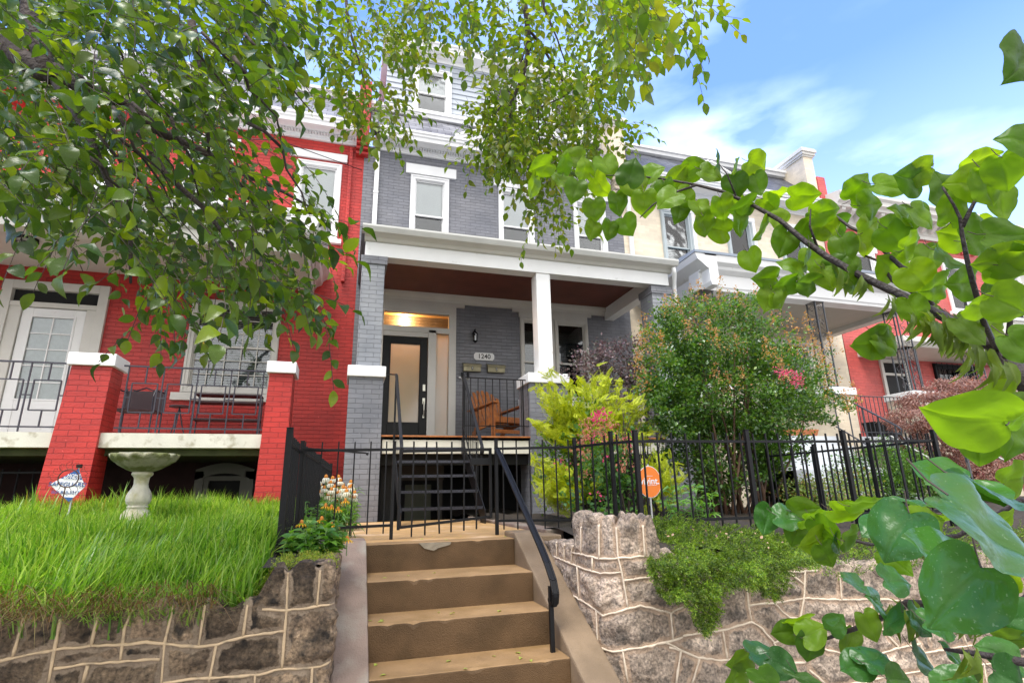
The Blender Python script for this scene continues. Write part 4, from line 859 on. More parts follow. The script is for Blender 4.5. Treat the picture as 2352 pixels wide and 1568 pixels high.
stone_wall(rw, rpath, ztR, SW, JR, M_STR, M_BEADR, thick=.26, seed=9, tr=(.78, 1.25))

# ================================================================== FENCES
def fence(root, p, q, zt0, zt1, zb0, zb1, n, posts, ztop=.07, zbot=-.07, pr=.0065, post=.030, pz=(.11, -.16)):
    p = np.array(p, float); q = np.array(q, float); m = MB()
    m.bar((*p, zt0), (*q, zt1), .012, .022); m.bar((*p, zb0), (*q, zb1), .012, .022)
    for i in range(n):
        t = (i+.5)/n; c = p+(q-p)*t; zt = zt0+(zt1-zt0)*t; zb = zb0+(zb1-zb0)*t; e = rnd.uniform(-.006, .006)
        m.box(c[0]-pr, c[0]+pr, c[1]-pr, c[1]+pr, zb+zbot+e, zt+ztop+e*.6)
    m.build('picket_panel', M_BLACK, root, bevel=.0015)
    for t in posts:
        c = p+(q-p)*t; zt = zt0+(zt1-zt0)*t+pz[0]; zb = zb0+(zb1-zb0)*t+pz[1]; k = MB().box(c[0]-post/2, c[0]+post/2, c[1]-post/2, c[1]+post/2, zb, zt-.006); k.box(c[0]-post/2-.003, c[0]+post/2+.003, c[1]-post/2-.003, c[1]+post/2+.003, zt-.006, zt)
        k.build('post', M_BLACK, root, bevel=.002)
GY = 4.74
f1 = thing('iron_fence', 'black iron picket fence left of the gate with its side run along the grass', 'fence', (0, GY, Z0), 'black picket fences')
fence(f1, (-.37, GY), (.40, GY), .355, .365, -.25, -.24, 6, [1], ztop=.07, zbot=-.06, post=.026, pz=(.07, -.11), pr=.0055)
fence(f1, (-.37, 4.05), (-.345, 4.72), .36, .34, -.28, -.27, 6, [0], post=.042, pz=(.10, -.2))
fence(f1, (-.33, 4.76), (-.24, 6.0), .345, .33, -.30, -.30, 12, [0], post=.03, pz=(.09, -.1))
fence(f1, (-.24, 6.0), (-.15, 7.3), .32, .30, -.32, -.32, 13, [0, 1], post=.03, pz=(.09, -.1))
f2 = thing('iron_fence', 'black iron picket fence right of the gate along the stone wall', 'fence', (3.5, 3.9, Z0), 'black picket fences')
fence(f2, (1.29, GY), (2.03, 4.70), .375, .39, -.235, -.25, 6, [0, 1], post=.028, pz=(.085, -.13), pr=.0055)
fence(f2, (2.03, 4.70), (2.16, 4.22), .39, .385, -.25, -.25, 3, [1], post=.03, pz=(.10, -.12))
fence(f2, (2.16, 4.22), (2.24, 3.95), .385, .375, -.25, -.25, 2, [1], post=.036, pz=(.09, -.2))
fence(f2, (2.24, 3.95), (3.27, 3.89), .375, .375, -.24, -.24, 8, [1], post=.036, pz=(.10, -.13), pr=.0065)
fence(f2, (3.27, 3.89), (4.29, 3.86), .375, .38, -.24, -.24, 8, [1], post=.036, pz=(.10, -.13), pr=.0065)
fence(f2, (4.29, 3.86), (5.25, 3.75), .38, .385, -.24, -.24, 8, [1], post=.036, pz=(.10, -.13), pr=.0065)
fence(f2, (5.25, 3.75), (4.98, 5.6), .385, .36, -.24, -.28, 14, [.33, .66, 1], post=.03, pz=(.09, -.1))
gt = thing('iron_gate', 'black iron picket gate at the head of the concrete steps', 'gate', (.85, GY, Z0))
g = MB(); ga, gb = (.455, GY+.005), (1.245, GY+.035)
g.bar((*ga, .352), (*gb, .372), .014, .026); g.bar((*ga, -.262), (*gb, -.20), .014, .022); g.bar((*ga, -.28), (*ga, .37), .024); g.bar((*gb, -.21), (*gb, .385), .024)
g.build('gate_frame', M_BLACK, gt, bevel=.002); g = MB()
for i, x in enumerate((.566, .676, .786, .897, 1.008, 1.118)):
    t = (x-.455)/.79; yy = GY+.02+.02*t; ln = .012*(i == 2); g.bar((x+ln, yy, -.345+.055*t), (x-ln*2, yy, .437), .013)
g.build('picket', M_BLACK, gt, bevel=.0015)
MB().box(1.06, 1.235, GY+.02, GY+.05, .235, .295).build('lock_plate', M_BLACK, gt, bevel=.003)
MB().bar((-.34, GY-.03, .375), (.17, GY-.02, .335), .02, .012).bar((.17, GY-.02, .33), (.19, GY-.02, .325), .016, .02).build('latch_bar', M_BLACK, f1)
# handrail
hr = thing('handrail', 'black moulded iron handrail with curled end running down beside the front steps', 'handrail', (1.27, 3.35, zs_[3]))
T_ = [(1.288, GY-.02, .375), (1.286, 4.55, .275), (1.28, 3.62, -.345), (1.276, 3.48, -.44), (1.274, 3.38, -.53), (1.273, 3.345, -.60), (1.273, 3.36, -.655), (1.273, 3.40, -.665), (1.273, 3.425, -.64)]
h = MB()
for a, b in zip(T_[:-1], T_[1:]):
    h.bar(a, b, .046, .012); 
    for e in (-.017, .017): h.bar((a[0]+e, a[1], a[2]+.006), (b[0]+e, b[1], b[2]+.006), .012, .016)
    h.bar((a[0], a[1], a[2]-.01), (b[0], b[1], b[2]-.01), .026, .014)
h.tube([(1.273, 3.41+.03*math.cos(t), -.60+.035*math.sin(t)) for t in np.linspace(0, 5.5, 14)], .007, 6)
h.build('rail', M_BLACK, hr, bevel=.003); MB().bar((1.262, 3.40, -1.02), (1.262, 3.40, -.56), .026).build('post', M_BLACK, hr, bevel=.002)

# ================================================================== METAL PORCH STAIRS
ms = thing('metal_stairs', 'open black metal stairs with serrated grating treads up to the grey porch', 'stairs', (1.15, 7.3, Z0))
M_GRATE = paint('wet_galvanised_black', (.035,.035,.045), .22, .3, 30, metal=.5)
for k in range(5):
    zc = .81-.193*(k+1); yc = 7.72-.25*k; t = MB(); xr = 1.625-.0*k
    for j in range(5):
        yy = yc-.12+j*.055; t.box(.67, xr, yy-.003, yy+.003, zc-.022, zc)
        n = 46
        for i in range(n): xx = .675+(xr-.68)*i/n; t.bar((xx, yy-.002, zc+.003), (xx+.018, yy+.004, zc-.016), .0045)
    for i in range(10): xx = .68+(xr-.69)*i/9; t.box(xx-.003, xx+.003, yc-.12, yc+.10, zc-.02, zc-.004)
    t.box(.665, xr, yc-.126, yc-.12, zc-.03, zc+.003)
    t.build('tread', M_GRATE, ms)
for x in (.652, 1.635): MB().prism([(7.93, .80), (7.93, .56), (6.66, -.36), (6.52, -.36), (6.52, -.20)], x-.005, x+.005).build('stringer', M_BLACK, ms)
def stair_rail(x, bal):
    h = MB(); pts = [(x, 7.90, 1.685), (x, 7.84, 1.655), (x, 6.86, .665), (x, 6.77, .585), (x, 6.73, .53), (x, 6.74, .475), (x, 6.785, .465), (x, 6.80, .50)]
    for a, b in zip(pts[:-1], pts[1:]): h.bar(a, b, .042, .012); h.bar((a[0], a[1], a[2]+.008), (b[0], b[1], b[2]+.008), .03, .012)
    for yy, zt in ((7.88, 1.67), (6.80, .56)): h.bar((x, yy, -.36 if yy < 7 else .60), (x, yy, zt), .026)
    return h.build('stair_rail', M_BLACK, ms, bevel=.002)
stair_rail(.655, 0); stair_rail(1.655, 1)
h = MB(); h.bar((1.655, 7.88, .93), (1.655, 6.8, -.13), .016)
for k in range(8): yy = 7.78-k*.115; zt = 1.61-(7.80-yy)*1.0; h.bar((1.655, yy, zt-.74), (1.655, yy, zt), .010)
h.build('balusters', M_BLACK, ms)
MB().bar((.46, 7.97, 1.70), (.67, 7.93, 1.69), .03, .014).build('rail_return', M_BLACK, ms)
pr_ = thing('porch_railing', 'thin black baluster railing in front of the wooden chair on the grey porch', 'railing', (2.2, P+.05, ZP))
g = MB(); g.bar((1.655, P-.03, 1.69), (2.76, P+.05, 1.70), .03, .014); g.bar((1.66, P+.0, .965), (2.74, P+.05, .975), .02, .012)
for k in range(9): xx = 1.78+k*.115; g.bar((xx, P+.02, .83 if k % 4 == 3 else .965), (xx, P+.02, 1.69), .011)
g.bar((1.66, P+.0, .80), (1.66, P+.0, 1.69), .022); g.bar((2.62, P+.04, .80), (2.62, P+.04, 1.69), .018); g.build('railing_panel', M_BLACK, pr_)

# ================================================================== OBJECTS ON THE WALL
WY = W-.002
wl = thing('wall_lantern', 'small black lantern on the grey wall beside the sidelight', 'wall lamp', (2.33, W, 3.0))
q = MB().box(2.30, 2.36, W-.02, WY, 2.98, 3.10).tube([(2.33, W-.01, 3.06), (2.33, W-.06, 3.13), (2.33, W-.10, 3.10)], .008, 6); q.lathe([(0, .16), (.012, .15), (.015, .11), (.05, .075), (.058, .06), (.055, .055)], (2.33, W-.10, 2.97), 6)
for k in range(6): t = k*math.pi/3; q.bar((2.33+.052*math.cos(t), W-.10+.052*math.sin(t), 3.03), (2.33+.042*math.cos(t), W-.10+.042*math.sin(t), 2.87), .007)
q.lathe([(0, -.13), (.02, -.12), (.045, -.10), (.046, -.09)], (2.33, W-.10, 2.97), 6); q.build('lamp_body', M_BLACK, wl)
MB().lathe([(.045, .05), (.037, -.09)], (2.33, W-.10, 2.97), 6).build('lamp_glass', M_GLASS, wl); MB().lathe([(.012, 0), (.012, .09), (0, .1)], (2.33, W-.10, 2.885), 10).build('candle_tube', M_WHITE, wl)
pq = thing('house_number_plaque', 'white plaque with black number 1240 on the grey wall', 'number plaque', (2.53, W, 2.59))
pts = []
for a, b, sx, sy in ((2.735, 2.525, 0, 0),): pass
cx, cz, hw, hh, c_ = 2.53, 2.592, .205, .075, .03
for sx, sz in ((1, 1), (-1, 1), (-1, -1), (1, -1)):
    cc = [(cx+sx*(hw-c_), cz+sz*hh), (cx+sx*(hw-c_*.95), cz+sz*(hh-c_*.5)), (cx+sx*(hw-c_*.35), cz+sz*(hh-c_*.8)), (cx+sx*hw, cz+sz*(hh-c_*1.5))]
    pts += cc[::-1] if sx*sz > 0 else cc
MB().prism(pts[::1], W-.022, WY, 'y').build('plaque', M_WHITE, pq)
text('1240', .132, M_INK, pq, (cx, W-.0235, cz-.002), name='numerals', bold=.0015)
for n_, (a, b), lb in (('1', (2.095, 2.455), 'brass wall mailbox with a 1 on it, above the key lock boxes'), ('2', (2.58, 2.945), 'brass wall mailbox with a 2 on it, further from the door')):
    mbx = thing('mailbox', lb, 'mailbox', ((a+b)/2, W, 2.35), 'numbered mailboxes')
    MB().prism([(WY, 2.27), (W-.085, 2.27), (W-.095, 2.40), (WY, 2.43)], a+.01, b-.01).build('box', M_BRASS, mbx, bevel=.004)
    MB().prism([(WY, 2.45), (WY, 2.425), (W-.10, 2.395), (W-.112, 2.36), (W-.116, 2.362), (W-.106, 2.41)], a, b).build('lid', M_BRASS, mbx, bevel=.003)
    MB().box((a+b)/2-.015, (a+b)/2+.015, W-.099, W-.094, 2.295, 2.365).build('number_tag', M_INK, mbx); text(n_, .06, M_WHITE, mbx, ((a+b)/2, W-.1005, 2.33), name='numeral')
for i, (xx, lb) in enumerate(((2.09, 'left one of two key lock boxes hanging under the mailboxes'), (2.205, 'right one of two key lock boxes hanging under the mailboxes'))):
    kb = thing('key_lock_box', lb, 'lock box', (xx, W, 2.17), 'key lock boxes')
    MB().box(xx-.022, xx+.022, W-.05, W-.012, 2.15, 2.25).build('box', M_BLACK, kb, bevel=.005); MB().tube([(xx+.02*math.cos(t), W-.03, 2.14+.025*math.sin(t)) for t in np.linspace(0, 2*math.pi, 14)], .005, 6).build('shackle', M_NICK, kb)
    MB().lathe([(0, 0), (.022, 0), (.022, .03), (0, .03)], (xx-.05, W-.04, 2.13), 12).build('key_knob', M_WHITE, kb)
wb = thing('utility_box', 'small white box high on the grey wall left of the porch pier', 'utility box', (.2, W, 4.0)); p0 = atY(838, 624, W-.1); p1 = atY(852, 641, W-.1)
MB().box(p0[0], p1[0], W-.1, WY, p1[2], p0[2]).build('cover', M_WHITE, wb, bevel=.008); MB().box(p0[0]+.02, p1[0]-.02, W-.09, WY, p1[2]-.02, p1[2]).build('louvre', M_GUTTER, wb)
# adirondack chair
ac = thing('adirondack_chair', 'orange wooden slatted armchair on the grey porch', 'chair', (2.54, 9.15, ZP), rotz=math.radians(20), local=True); ac.scale = (1.1, 1.06, 1.06)
def L_(mb, n, b=.004): return mb.build(n, M_WOOD, ac, bevel=b)
for i in range(7):
    a = (i-3)*.078; top = .93-.012*(i-3)**2; w_ = .034; y0, z0, y1 = .20, .30, .47; f = (i-3)*.012
    m = MB(); vs = []
    for t in np.linspace(0, 1, 6):
        zz = z0+(top-z0)*t; yy = y0+(y1-y0)*((zz-z0)/(.93-z0)); xx = a+f*t; ww = w_*(1 if t < .95 else .8); vs += [(xx-ww, yy, zz), (xx+ww, yy, zz), (xx+ww, yy+.018, zz), (xx-ww, yy+.018, zz)]
    xx = a+f; vs += [(xx-w_*.45, y1+.003, top+.022), (xx+w_*.45, y1+.003, top+.022), (xx+w_*.45, y1+.02, top+.022), (xx-w_*.45, y1+.02, top+.022)]
    k = 7; m.add(vs, [(j*4+c, j*4+(c+1) % 4, (j+1)*4+(c+1) % 4, (j+1)*4+c) for j in range(k-1) for c in range(4)]+[(0,3,2,1), tuple(range(k*4-4, k*4))]); L_(m, 'back_slat')
for i in range(6): t = i/5; yy = -.26+.46*t; zz = .40-.10*t+(-.012 if i == 0 else 0); MB().box(-.27, .27, yy-.036, yy+.036, zz-.01, zz+.01).build('seat_slat', M_WOOD, ac, bevel=.004)
for s in (-1, 1):
    L_(MB().prism([(-.34, .30), (-.34, .40), (-.26, .40), (.22, .31), (.52, .0), (.42, .0), (.2, .2)], s*.275-.011, s*.275+.011), 'rear_leg')
    L_(MB().box(s*.30-.012, s*.30+.012, -.34, -.25, 0, .60), 'front_leg')
    L_(MB().prism([(-.38, .60), (-.38, .622), (.38, .56), (.38, .538)], s*.30-.055, s*.30+.055), 'armrest')
    L_(MB().prism([(-.25, .60), (-.16, .60), (-.25, .45)], s*.30-.01, s*.30+.01), 'arm_bracket')
L_(MB().box(-.29, .29, -.345, -.325, .30, .39), 'front_apron'); L_(MB().box(-.29, .29, .36, .38, .52, .57), 'back_support'); L_(MB().box(-.29, .29, -.335, -.32, .13, .19), 'stretcher')
# small dark bench behind the chair's right arm
# ================================================================== RED PORCH FURNITURE
M_MESH = paint('dark_red_mesh', (.055,.03,.035), .5, .2, 40)
PX = lambda zx, zy, y: atY((350+zx/4.48)*.784, (1050+zy/4.48)*.784, y)
rc = thing('mesh_chair', 'dark metal mesh armchair on the red brick porch', 'chair', (-2.6, 9.1, ZP)); yb = 9.15
A, B, C2, D2 = PX(105, 395, yb), PX(650, 415, yb), PX(560, 780, yb-.1), PX(20, 780, yb-.1); x0, x1 = A[0], B[0]-.05
MB().box(x0, x1, yb, yb+.02, 1.23, A[2]-.03).build('backrest', M_MESH, rc); MB().box(x0, x1, yb-.45, yb, 1.205, 1.225).build('seat', M_MESH, rc)
q = MB(); q.tube([(x0, yb, 1.2), (x0, yb, A[2]), ((x0*3+x1)/4, yb, A[2]-.03), ((x0+x1)/2, yb, A[2]+.02), ((x0+x1*3)/4, yb, A[2]-.03), (x1, yb, A[2]), (x1, yb, 1.2)], .011, 6); q.build('backrest_frame', M_IRONP, rc)
for xx in (x0, x1): q = MB(); q.tube([(xx, yb, 1.52), (xx, yb-.4, 1.50), (xx, yb-.46, 1.40), (xx, yb-.45, 1.21)], .011, 6); q.build('armrest', M_IRONP, rc)
for xx in (x0, x1):
    for yy in (yb-.43, yb): MB().tube([(xx, yy, ZP), (xx, yy, 1.21)], .011, 6).build('leg', M_IRONP, rc)
tb = thing('side_table', 'small round metal table between the mesh chair and the rack', 'table', (-1.95, 9.2, ZP)); p0 = PX(655, 635, 9.2); p1 = PX(925, 655, 9.2); xc = (p0[0]+p1[0])/2
MB().lathe([(0, 0), ((p1[0]-p0[0])/2, 0), ((p1[0]-p0[0])/2, -.02), (0, -.02)], (xc, 9.2, p0[2]+.02), 24).build('table_top', M_MESH, tb)
for k in range(3): t = k*2.1+.5; MB().tube([(xc, 9.2, p0[2]), (xc+.05*math.cos(t), 9.2+.05*math.sin(t), 1.1), (xc+.14*math.cos(t), 9.2+.14*math.sin(t), ZP)], .009, 6).build('leg', M_IRONP, tb)
rk = thing('shelf_rack', 'dark metal two tier rack under the window of the red porch', 'rack', (-1.5, 9.6, ZP)); x0 = PX(1000, 430, 9.6)[0]+.02; x1 = PX(1880, 480, 9.6)[0]
for zz, ww in ((PX(1100, 480, 9.6)[2], .3), (PX(1100, 580, 9.6)[2], .3), (PX(1100, 805, 9.6)[2], .3)): MB().box(x0, x1, 9.45, 9.45+ww, zz-.012, zz+.012).build('shelf', M_MESH, rk, bevel=.004)
zz = PX(1100, 480, 9.6)[2]
for xx in (x0+.01, x1-.01):
    for yy in (9.46, 9.74): MB().tube([(xx, yy, ZP), (xx, yy, zz)], .010, 6).build('leg', M_IRONP, rk)
cl_ = thing('ceiling_lamp', 'black caged round lamp on the ceiling of the red porch', 'ceiling lamp', (-4.65, 9.0, 3.7)); c0 = atZ(60, 560, 3.62)
q = MB().lathe([(.14, .085), (.15, .06), (.15, .05), (.13, .045)], (c0[0], c0[1], 3.62), 8)
for k in range(8): t = k*math.pi/4; q.tube([(c0[0]+.14*math.cos(t), c0[1]+.14*math.sin(t), 3.67), (c0[0]+.10*math.cos(t), c0[1]+.10*math.sin(t), 3.58), (c0[0]+.02*math.cos(t), c0[1]+.02*math.sin(t), 3.565)], .007, 5)
q.tube([(c0[0]+.12*math.cos(t), c0[1]+.12*math.sin(t), 3.62) for t in np.linspace(0, 2*math.pi, 9)], .006, 5); q.build('cage', M_BLACK, cl_)
MB().lathe([(.12, .05), (.10, -.02), (.05, -.045), (0, -.05)], (c0[0], c0[1], 3.63), 16).build('lamp_shade', M_WHITEP, cl_, smooth=True)

# ================================================================== BIRD BATH
bb = thing('bird_bath', 'mossy cast stone bird bath with scalloped rim standing in the grass', 'bird bath', (-1.80, 6.0, -.2))
lob = lambda t, j: 1+.045*abs(math.sin(t*7))*(1 if j in (3, 4, 5, 6, 7) else .35); zl = lambda t, j: (-.028*(1-abs(math.sin(t*7)))+.0) if j in (4, 5, 6) else 0
b_ = MB().lathe([(.0, .245), (.07, .245), (.13, .27), (.20, .315), (.255, .375), (.27, .395), (.272, .415), (.25, .415), (.2, .36), (.1, .32), (0, .31)], (-1.80, 6.0, 0), 140, lob, zl).build('bowl', M_STONECAST, bb, smooth=True)
MB().lathe([(.0, .25), (.082, .248), (.088, .232), (.082, .218), (.068, .205), (.062, .19), (.058, .14), (.062, .11), (.082, .075), (.096, .04), (.098, .0), (.088, -.035), (.074, -.05), (.084, -.055), (.086, -.07), (.078, -.075), (.10, -.10), (.12, -.13), (.12, -.25)], (-1.80, 6.0, 0), 64, lambda t, j: 1+(.05*abs(math.sin(t*5)) if 7 <= j <= 11 else 0)).build('pedestal', paint('pale_cast_stone', (.60,.56,.45), .75, .2, 8, bump=.4, bscale=60, dirt=(.36,.33,.18), dscale=7, dlo=.52, dhi=.7), bb, smooth=True)
# ================================================================== SIGNS
def pole(par, p, q, r, m): return MB().tube([p, q], r, 8).build('stake', m, par)
YSG = 6.7; sg = thing('yard_sign', 'white and blue diamond yard sign tilted in front of the red pier', 'sign', tuple(atY(157, 1150, YSG)))
V4 = [atY(180, 1076, YSG), atY(114, 1112, YSG), atY(158, 1152, YSG), atY(195, 1117, YSG)]
def face(pts, y0, y1): return MB().prism([(p[0], p[2]) for p in pts], y0, y1, 'y')
M_SIGNW = paint('sign_white', (.82,.82,.84), .4, .03, 3); M_SIGNB = paint('sign_blue', (.02,.09,.30), .4, .05, 3)
face(V4, YSG, YSG+.006).build('panel', M_SIGNW, sg)
T, Lf, Bt, Rt = V4; mixp = lambda a, b, t: a+(b-a)*t
face([T, mixp(T, Lf, .62), mixp(T, Rt, .62)], YSG-.002, YSG).build('blue_tip', M_SIGNB, sg); face([Bt, mixp(Bt, Rt, .28), mixp(Bt, Lf, .28)], YSG-.002, YSG).build('blue_foot', M_SIGNB, sg)
rt = (Rt-Lf); ctr = (Lf+Rt)/2
def onsign(s, size, f, m): c = T+(ctr-T)*f; text(s, size, m, sg, (c[0], YSG-.003, c[2]), right=(1, 0, -.04), name='lettering', shear=.2, bold=.0008)
onsign('HOME', .04, .42, M_SIGNW); onsign('SECURITY', .034, .56, M_SIGNW); c = ctr; text('SAFEGUARD', .058, M_SIGNB, sg, (c[0], YSG-.003, c[2]+.01), right=(1,0,-.04), shear=.15, name='lettering'); text('800-833-3217', .042, M_SIGNB, sg, (c[0]-.005, YSG-.003, c[2]-.068), right=(1,0,-.04), name='lettering')
pole(sg, (T[0], YSG+.02, T[2]+.04), (Bt[0], YSG+.02, -.3), .008, M_GUTTER); MB().box(T[0]-.02, T[0]+.02, YSG-.01, YSG+.03, T[2]+.01, T[2]+.045).build('cap', M_BLACK, sg)
M_RUST = paint('rusty_metal', (.09,.035,.02), .7, .4, 25)
so_ = thing('sun_ornament', 'rusty metal sun shaped garden ornament in front of the diamond sign', 'ornament', (atY(150, 1165, 6.3)[0], 6.3, -.15)); c0 = atY(157, 1098, 6.3)
MB().tube([(c0[0]+.082*math.cos(t), 6.3, c0[2]+.082*math.sin(t)) for t in np.linspace(0, 2*math.pi, 30)], .0055, 6).build('ring', M_RUST, so_)
q = MB()
for k in range(14):
    t = k*2*math.pi/14; a = [(.085, 0), (.115, .12), (.14, .05), (.155, -.15), (.14, -.28), (.128, -.18)]
    q.tube([(c0[0]+r*math.cos(t+e), 6.3+.004, c0[2]+r*math.sin(t+e)) for r, e in a], .0022, 5)
q.build('curled_rays', M_RUST, so_); MB().tube([(c0[0]-.01, 6.3, c0[2]-.08), (c0[0]-.02, 6.3, -.3)], .005, 6).build('stake', M_RUST, so_)
YV = 4.6; vs_ = thing('security_sign', 'round orange yard sign with white lettering behind the iron fence', 'sign', tuple(atY(1500, 1200, YV))); c0 = atY(1492, 1106, YV); R_ = (atY(1517, 1106, YV)[0]-c0[0])*1.03
M_OR = paint('sign_orange', (.88,.22,.02), .45, .04, 3)
def disc(r, y0, y1, m, n, hs=1.17): return MB().prism([(c0[0]+r*math.cos(t), c0[2]+r*hs*math.sin(t)) for t in np.linspace(0, 2*math.pi, 49)[:-1]], y0, y1, 'y').build(n, m, vs_)
disc(R_*1.04, YV, YV+.005, M_SIGNW, 'rim'); disc(R_, YV-.002, YV, M_OR, 'panel')
text('vivint.', R_*.72, M_SIGNW, vs_, (c0[0], YV-.003, c0[2]+.005), name='lettering', bold=.0012)
MB().box(c0[0]-R_*.5, c0[0]+R_*.6, YV-.0035, YV-.002, c0[2]-.033, c0[2]-.030).box(c0[0]-R_*.3, c0[0]+R_*.3, YV-.0035, YV-.002, c0[2]+.052, c0[2]+.055).build('small_print', M_SIGNW, vs_)
MB().box(c0[0]-.004, c0[0]+.008, YV+.006, YV+.016, -.4, c0[2]+R_*1.35).build('stake', M_GUTTER, vs_)
# planters and pots on the cream porch / the far porch
pt_ = thing('planter_trough', 'dark rectangular planter behind the railing of the cream porch', 'planter', (10.5, 8.4, .88)); MB().taper(10.12, 10.75, 8.3, 8.55, .88, 1.22, 10.08, 10.80, 8.27, 8.58).build('trough', M_BLACK, pt_, bevel=.01); MB().box(10.1, 10.78, 8.29, 8.56, 1.20, 1.215).build('soil', M_SOIL, pt_)
tp = thing('flower_trough', 'low terracotta trough with flowers on the edge of the cream porch', 'planter', (7.9, 8.1, .88)); MB().taper(7.6, 8.3, 8.0, 8.2, .885, 1.0, 7.57, 8.33, 7.97, 8.23).build('trough', paint('terracotta', (.5,.17,.07), .8), tp, bevel=.01); MB().box(7.6, 8.3, 8.0, 8.2, .99, 1.0).build('soil', M_SOIL, tp)
hrr = thing('handrail', 'pale metal handrail sloping down in front of the pinkish red house', 'handrail', (8.5, 6, Z0))
a = atY((2400+820/3.92)*.784, (1050+890/3.92)*.784, 6.2); b = atY((2400+1570/3.92)*.784, (1050+1320/3.92)*.784, 6.0); MB().bar(a, b, .035, .02).build('rail', M_GUTTER, hrr); MB().bar(b, (b[0], b[1], -.4), .03).build('post', M_IRONG, hrr); MB().bar(a, (a[0], a[1], -.4), .03).build('post', M_IRONG, hrr)
hrq = thing('handrail', 'pale metal handrail beside the reddish maple with dark post', 'handrail', (10, 6, Z0))
a = atY((2400+1575/3.92)*.784, (1050+885/3.92)*.784, 6.2); b = atY((2400+2110/3.92)*.784, (1050+1160/3.92)*.784, 6.0); MB().bar(a, b, .035, .02).build('rail', M_GUTTER, hrq); c_ = a+(b-a)*.12; MB().bar(c_, (c_[0], c_[1], -.4), .035).build('post', M_IRONG, hrq)

cbl = thing('overhead_cable', 'thin black cable crossing in front of the red house behind the leaves', 'cable', tuple(atD(-300, 296, 8)))
MB().tube([tuple(atD(u, v, d)-np.array([0,0,.05*math.sin(t*math.pi)])) for t, (u, v, d) in zip((0, .33, .66, 1), [(-300,296,8), (0,302,8), (330,306,8.3), (640,322,8.6)])]+[(.0, W-.1, 6.3)], .007, 6).build('cable', M_BLACK, cbl)
# ================================================================== LEAF TEMPLATES
def strip_leaf(st, fold=.12, curl=.10):
    """st: list of (t, half width); returns verts/quads of a folded, curling leaf of length 1"""
    V = []; F = []
    for t, w_ in st: z = -curl*(t-.4)**2*2; V += [(t, -w_, z+fold*w_), (t, 0, z-.02), (t, w_, z+fold*w_)]
    for i in range(len(st)-1):
        a = i*3; F += [(a, a+3, a+4, a+1), (a+1, a+4, a+5, a+2)]
    return np.array(V, float), np.array(F)
OVAL = strip_leaf([(0, .012), (.10, .17), (.28, .28), (.5, .30), (.72, .21), (.88, .10), (1.0, .004)], .25, .25)
OVAL2 = strip_leaf([(0, .01), (.22, .24), (.5, .29), (.78, .16), (1.0, .004)], .25, .2)
SMALL = (np.array([(0,0,0), (.5,-.30,.07), (.55,0,-.02), (.5,.30,.07), (1,0,0)], float), np.array([(0,1,4,2), (0,2,4,3)]))
LANCE = strip_leaf([(0, .01), (.2, .10), (.5, .12), (.8, .07), (1.0, .004)], .3, .5)
def heart():
    mid = np.array([0, .06, .16, .34, .54, .74, .90, 1.04]); outl = np.array([(0, .0), (-.14, .18), (-.10, .40), (.14, .54), (.42, .535), (.68, .41), (.88, .19), (1.05, .003)])
    def cr_(K, n):
        o = []; K = np.asarray(K, float); K = K if K.ndim > 1 else K[:, None]; m = len(K)
        for q in np.linspace(0, m-1, n):
            i = min(int(q), m-2); t = q-i; p0, p1, p2, p3 = K[max(i-1, 0)], K[i], K[i+1], K[min(i+2, m-1)]
            o.append(.5*((2*p1)+(-p0+p2)*t+(2*p0-5*p1+4*p2-p3)*t*t+(-p0+3*p1-3*p2+p3)*t**3))
        return np.array(o)
    NT, NS = 26, 12; M_ = cr_(mid, NT)[:, 0]; O_ = cr_(outl, NT); V = []
    for k in range(NT):
        for j in range(-NS, NS+1):
            f = abs(j)/NS; x = M_[k]+(O_[k][0]-M_[k])*f; y = O_[k][1]*f*(1 if j > 0 else -1)
            z = -.12*(x-.4)**2+.09*abs(y)**1.3-.028*math.sin(abs(y)*10+x*5)+.018*f*math.sin(k*1.1+(3 if j > 0 else 0))
            rr = math.hypot(x+.02, y)+1e-6; th = math.atan2(abs(y), x+.02); z -= .022*math.exp(-(y/.016)**2)
            for a in (.42, .95, 1.55): z -= .016*math.exp(-(rr*math.sin(th-a-.12*rr)/.014)**2)*(1 if th-a > -1 and th-a < 1 else 0)*(rr < .8)
            z -= .008*(.5+.5*math.sin((x*1.0-abs(y)*.8)*42))*min(1, f*2)
            V.append((x, y, z))
    w_ = 2*NS+1; F = [(k*w_+j, (k+1)*w_+j, (k+1)*w_+j+1, k*w_+j+1) for k in range(NT-1) for j in range(w_-1)]
    return np.array(V, float), np.array(F)
HEART = heart()
def var_templates(T, n=5, seed=0):
    r = np.random.default_rng(seed); out = []
    for _ in range(n):
        V = T[0].copy(); V[:,1] *= r.uniform(.85, 1.15); V[:,2] += r.uniform(-.35, .35)*(V[:,0]-.3)**2+r.uniform(-.3, .3)*V[:,1]**2*np.sign(V[:,1]); V[:,2] += .03*np.sin(V[:,0]*r.uniform(6, 12)+r.uniform(0, 6)); out.append((V, T[1]))
    return out
def leaves(pos, X, Z, sc, T, seed=0, n=5):
    pos = np.asarray(pos); X = np.asarray(X); Z = np.asarray(Z); sc = np.asarray(sc); vt = var_templates(T, n, seed); parts = []
    for k in range(n):
        i = np.arange(k, len(pos), n)
        if len(i): parts.append(inst(vt[k][0], vt[k][1], pos[i], X[i], Z[i], sc[i]))
    return cat(parts)
def unit(a): a = np.asarray(a, float); return a/(np.linalg.norm(a, axis=-1, keepdims=True)+1e-9)

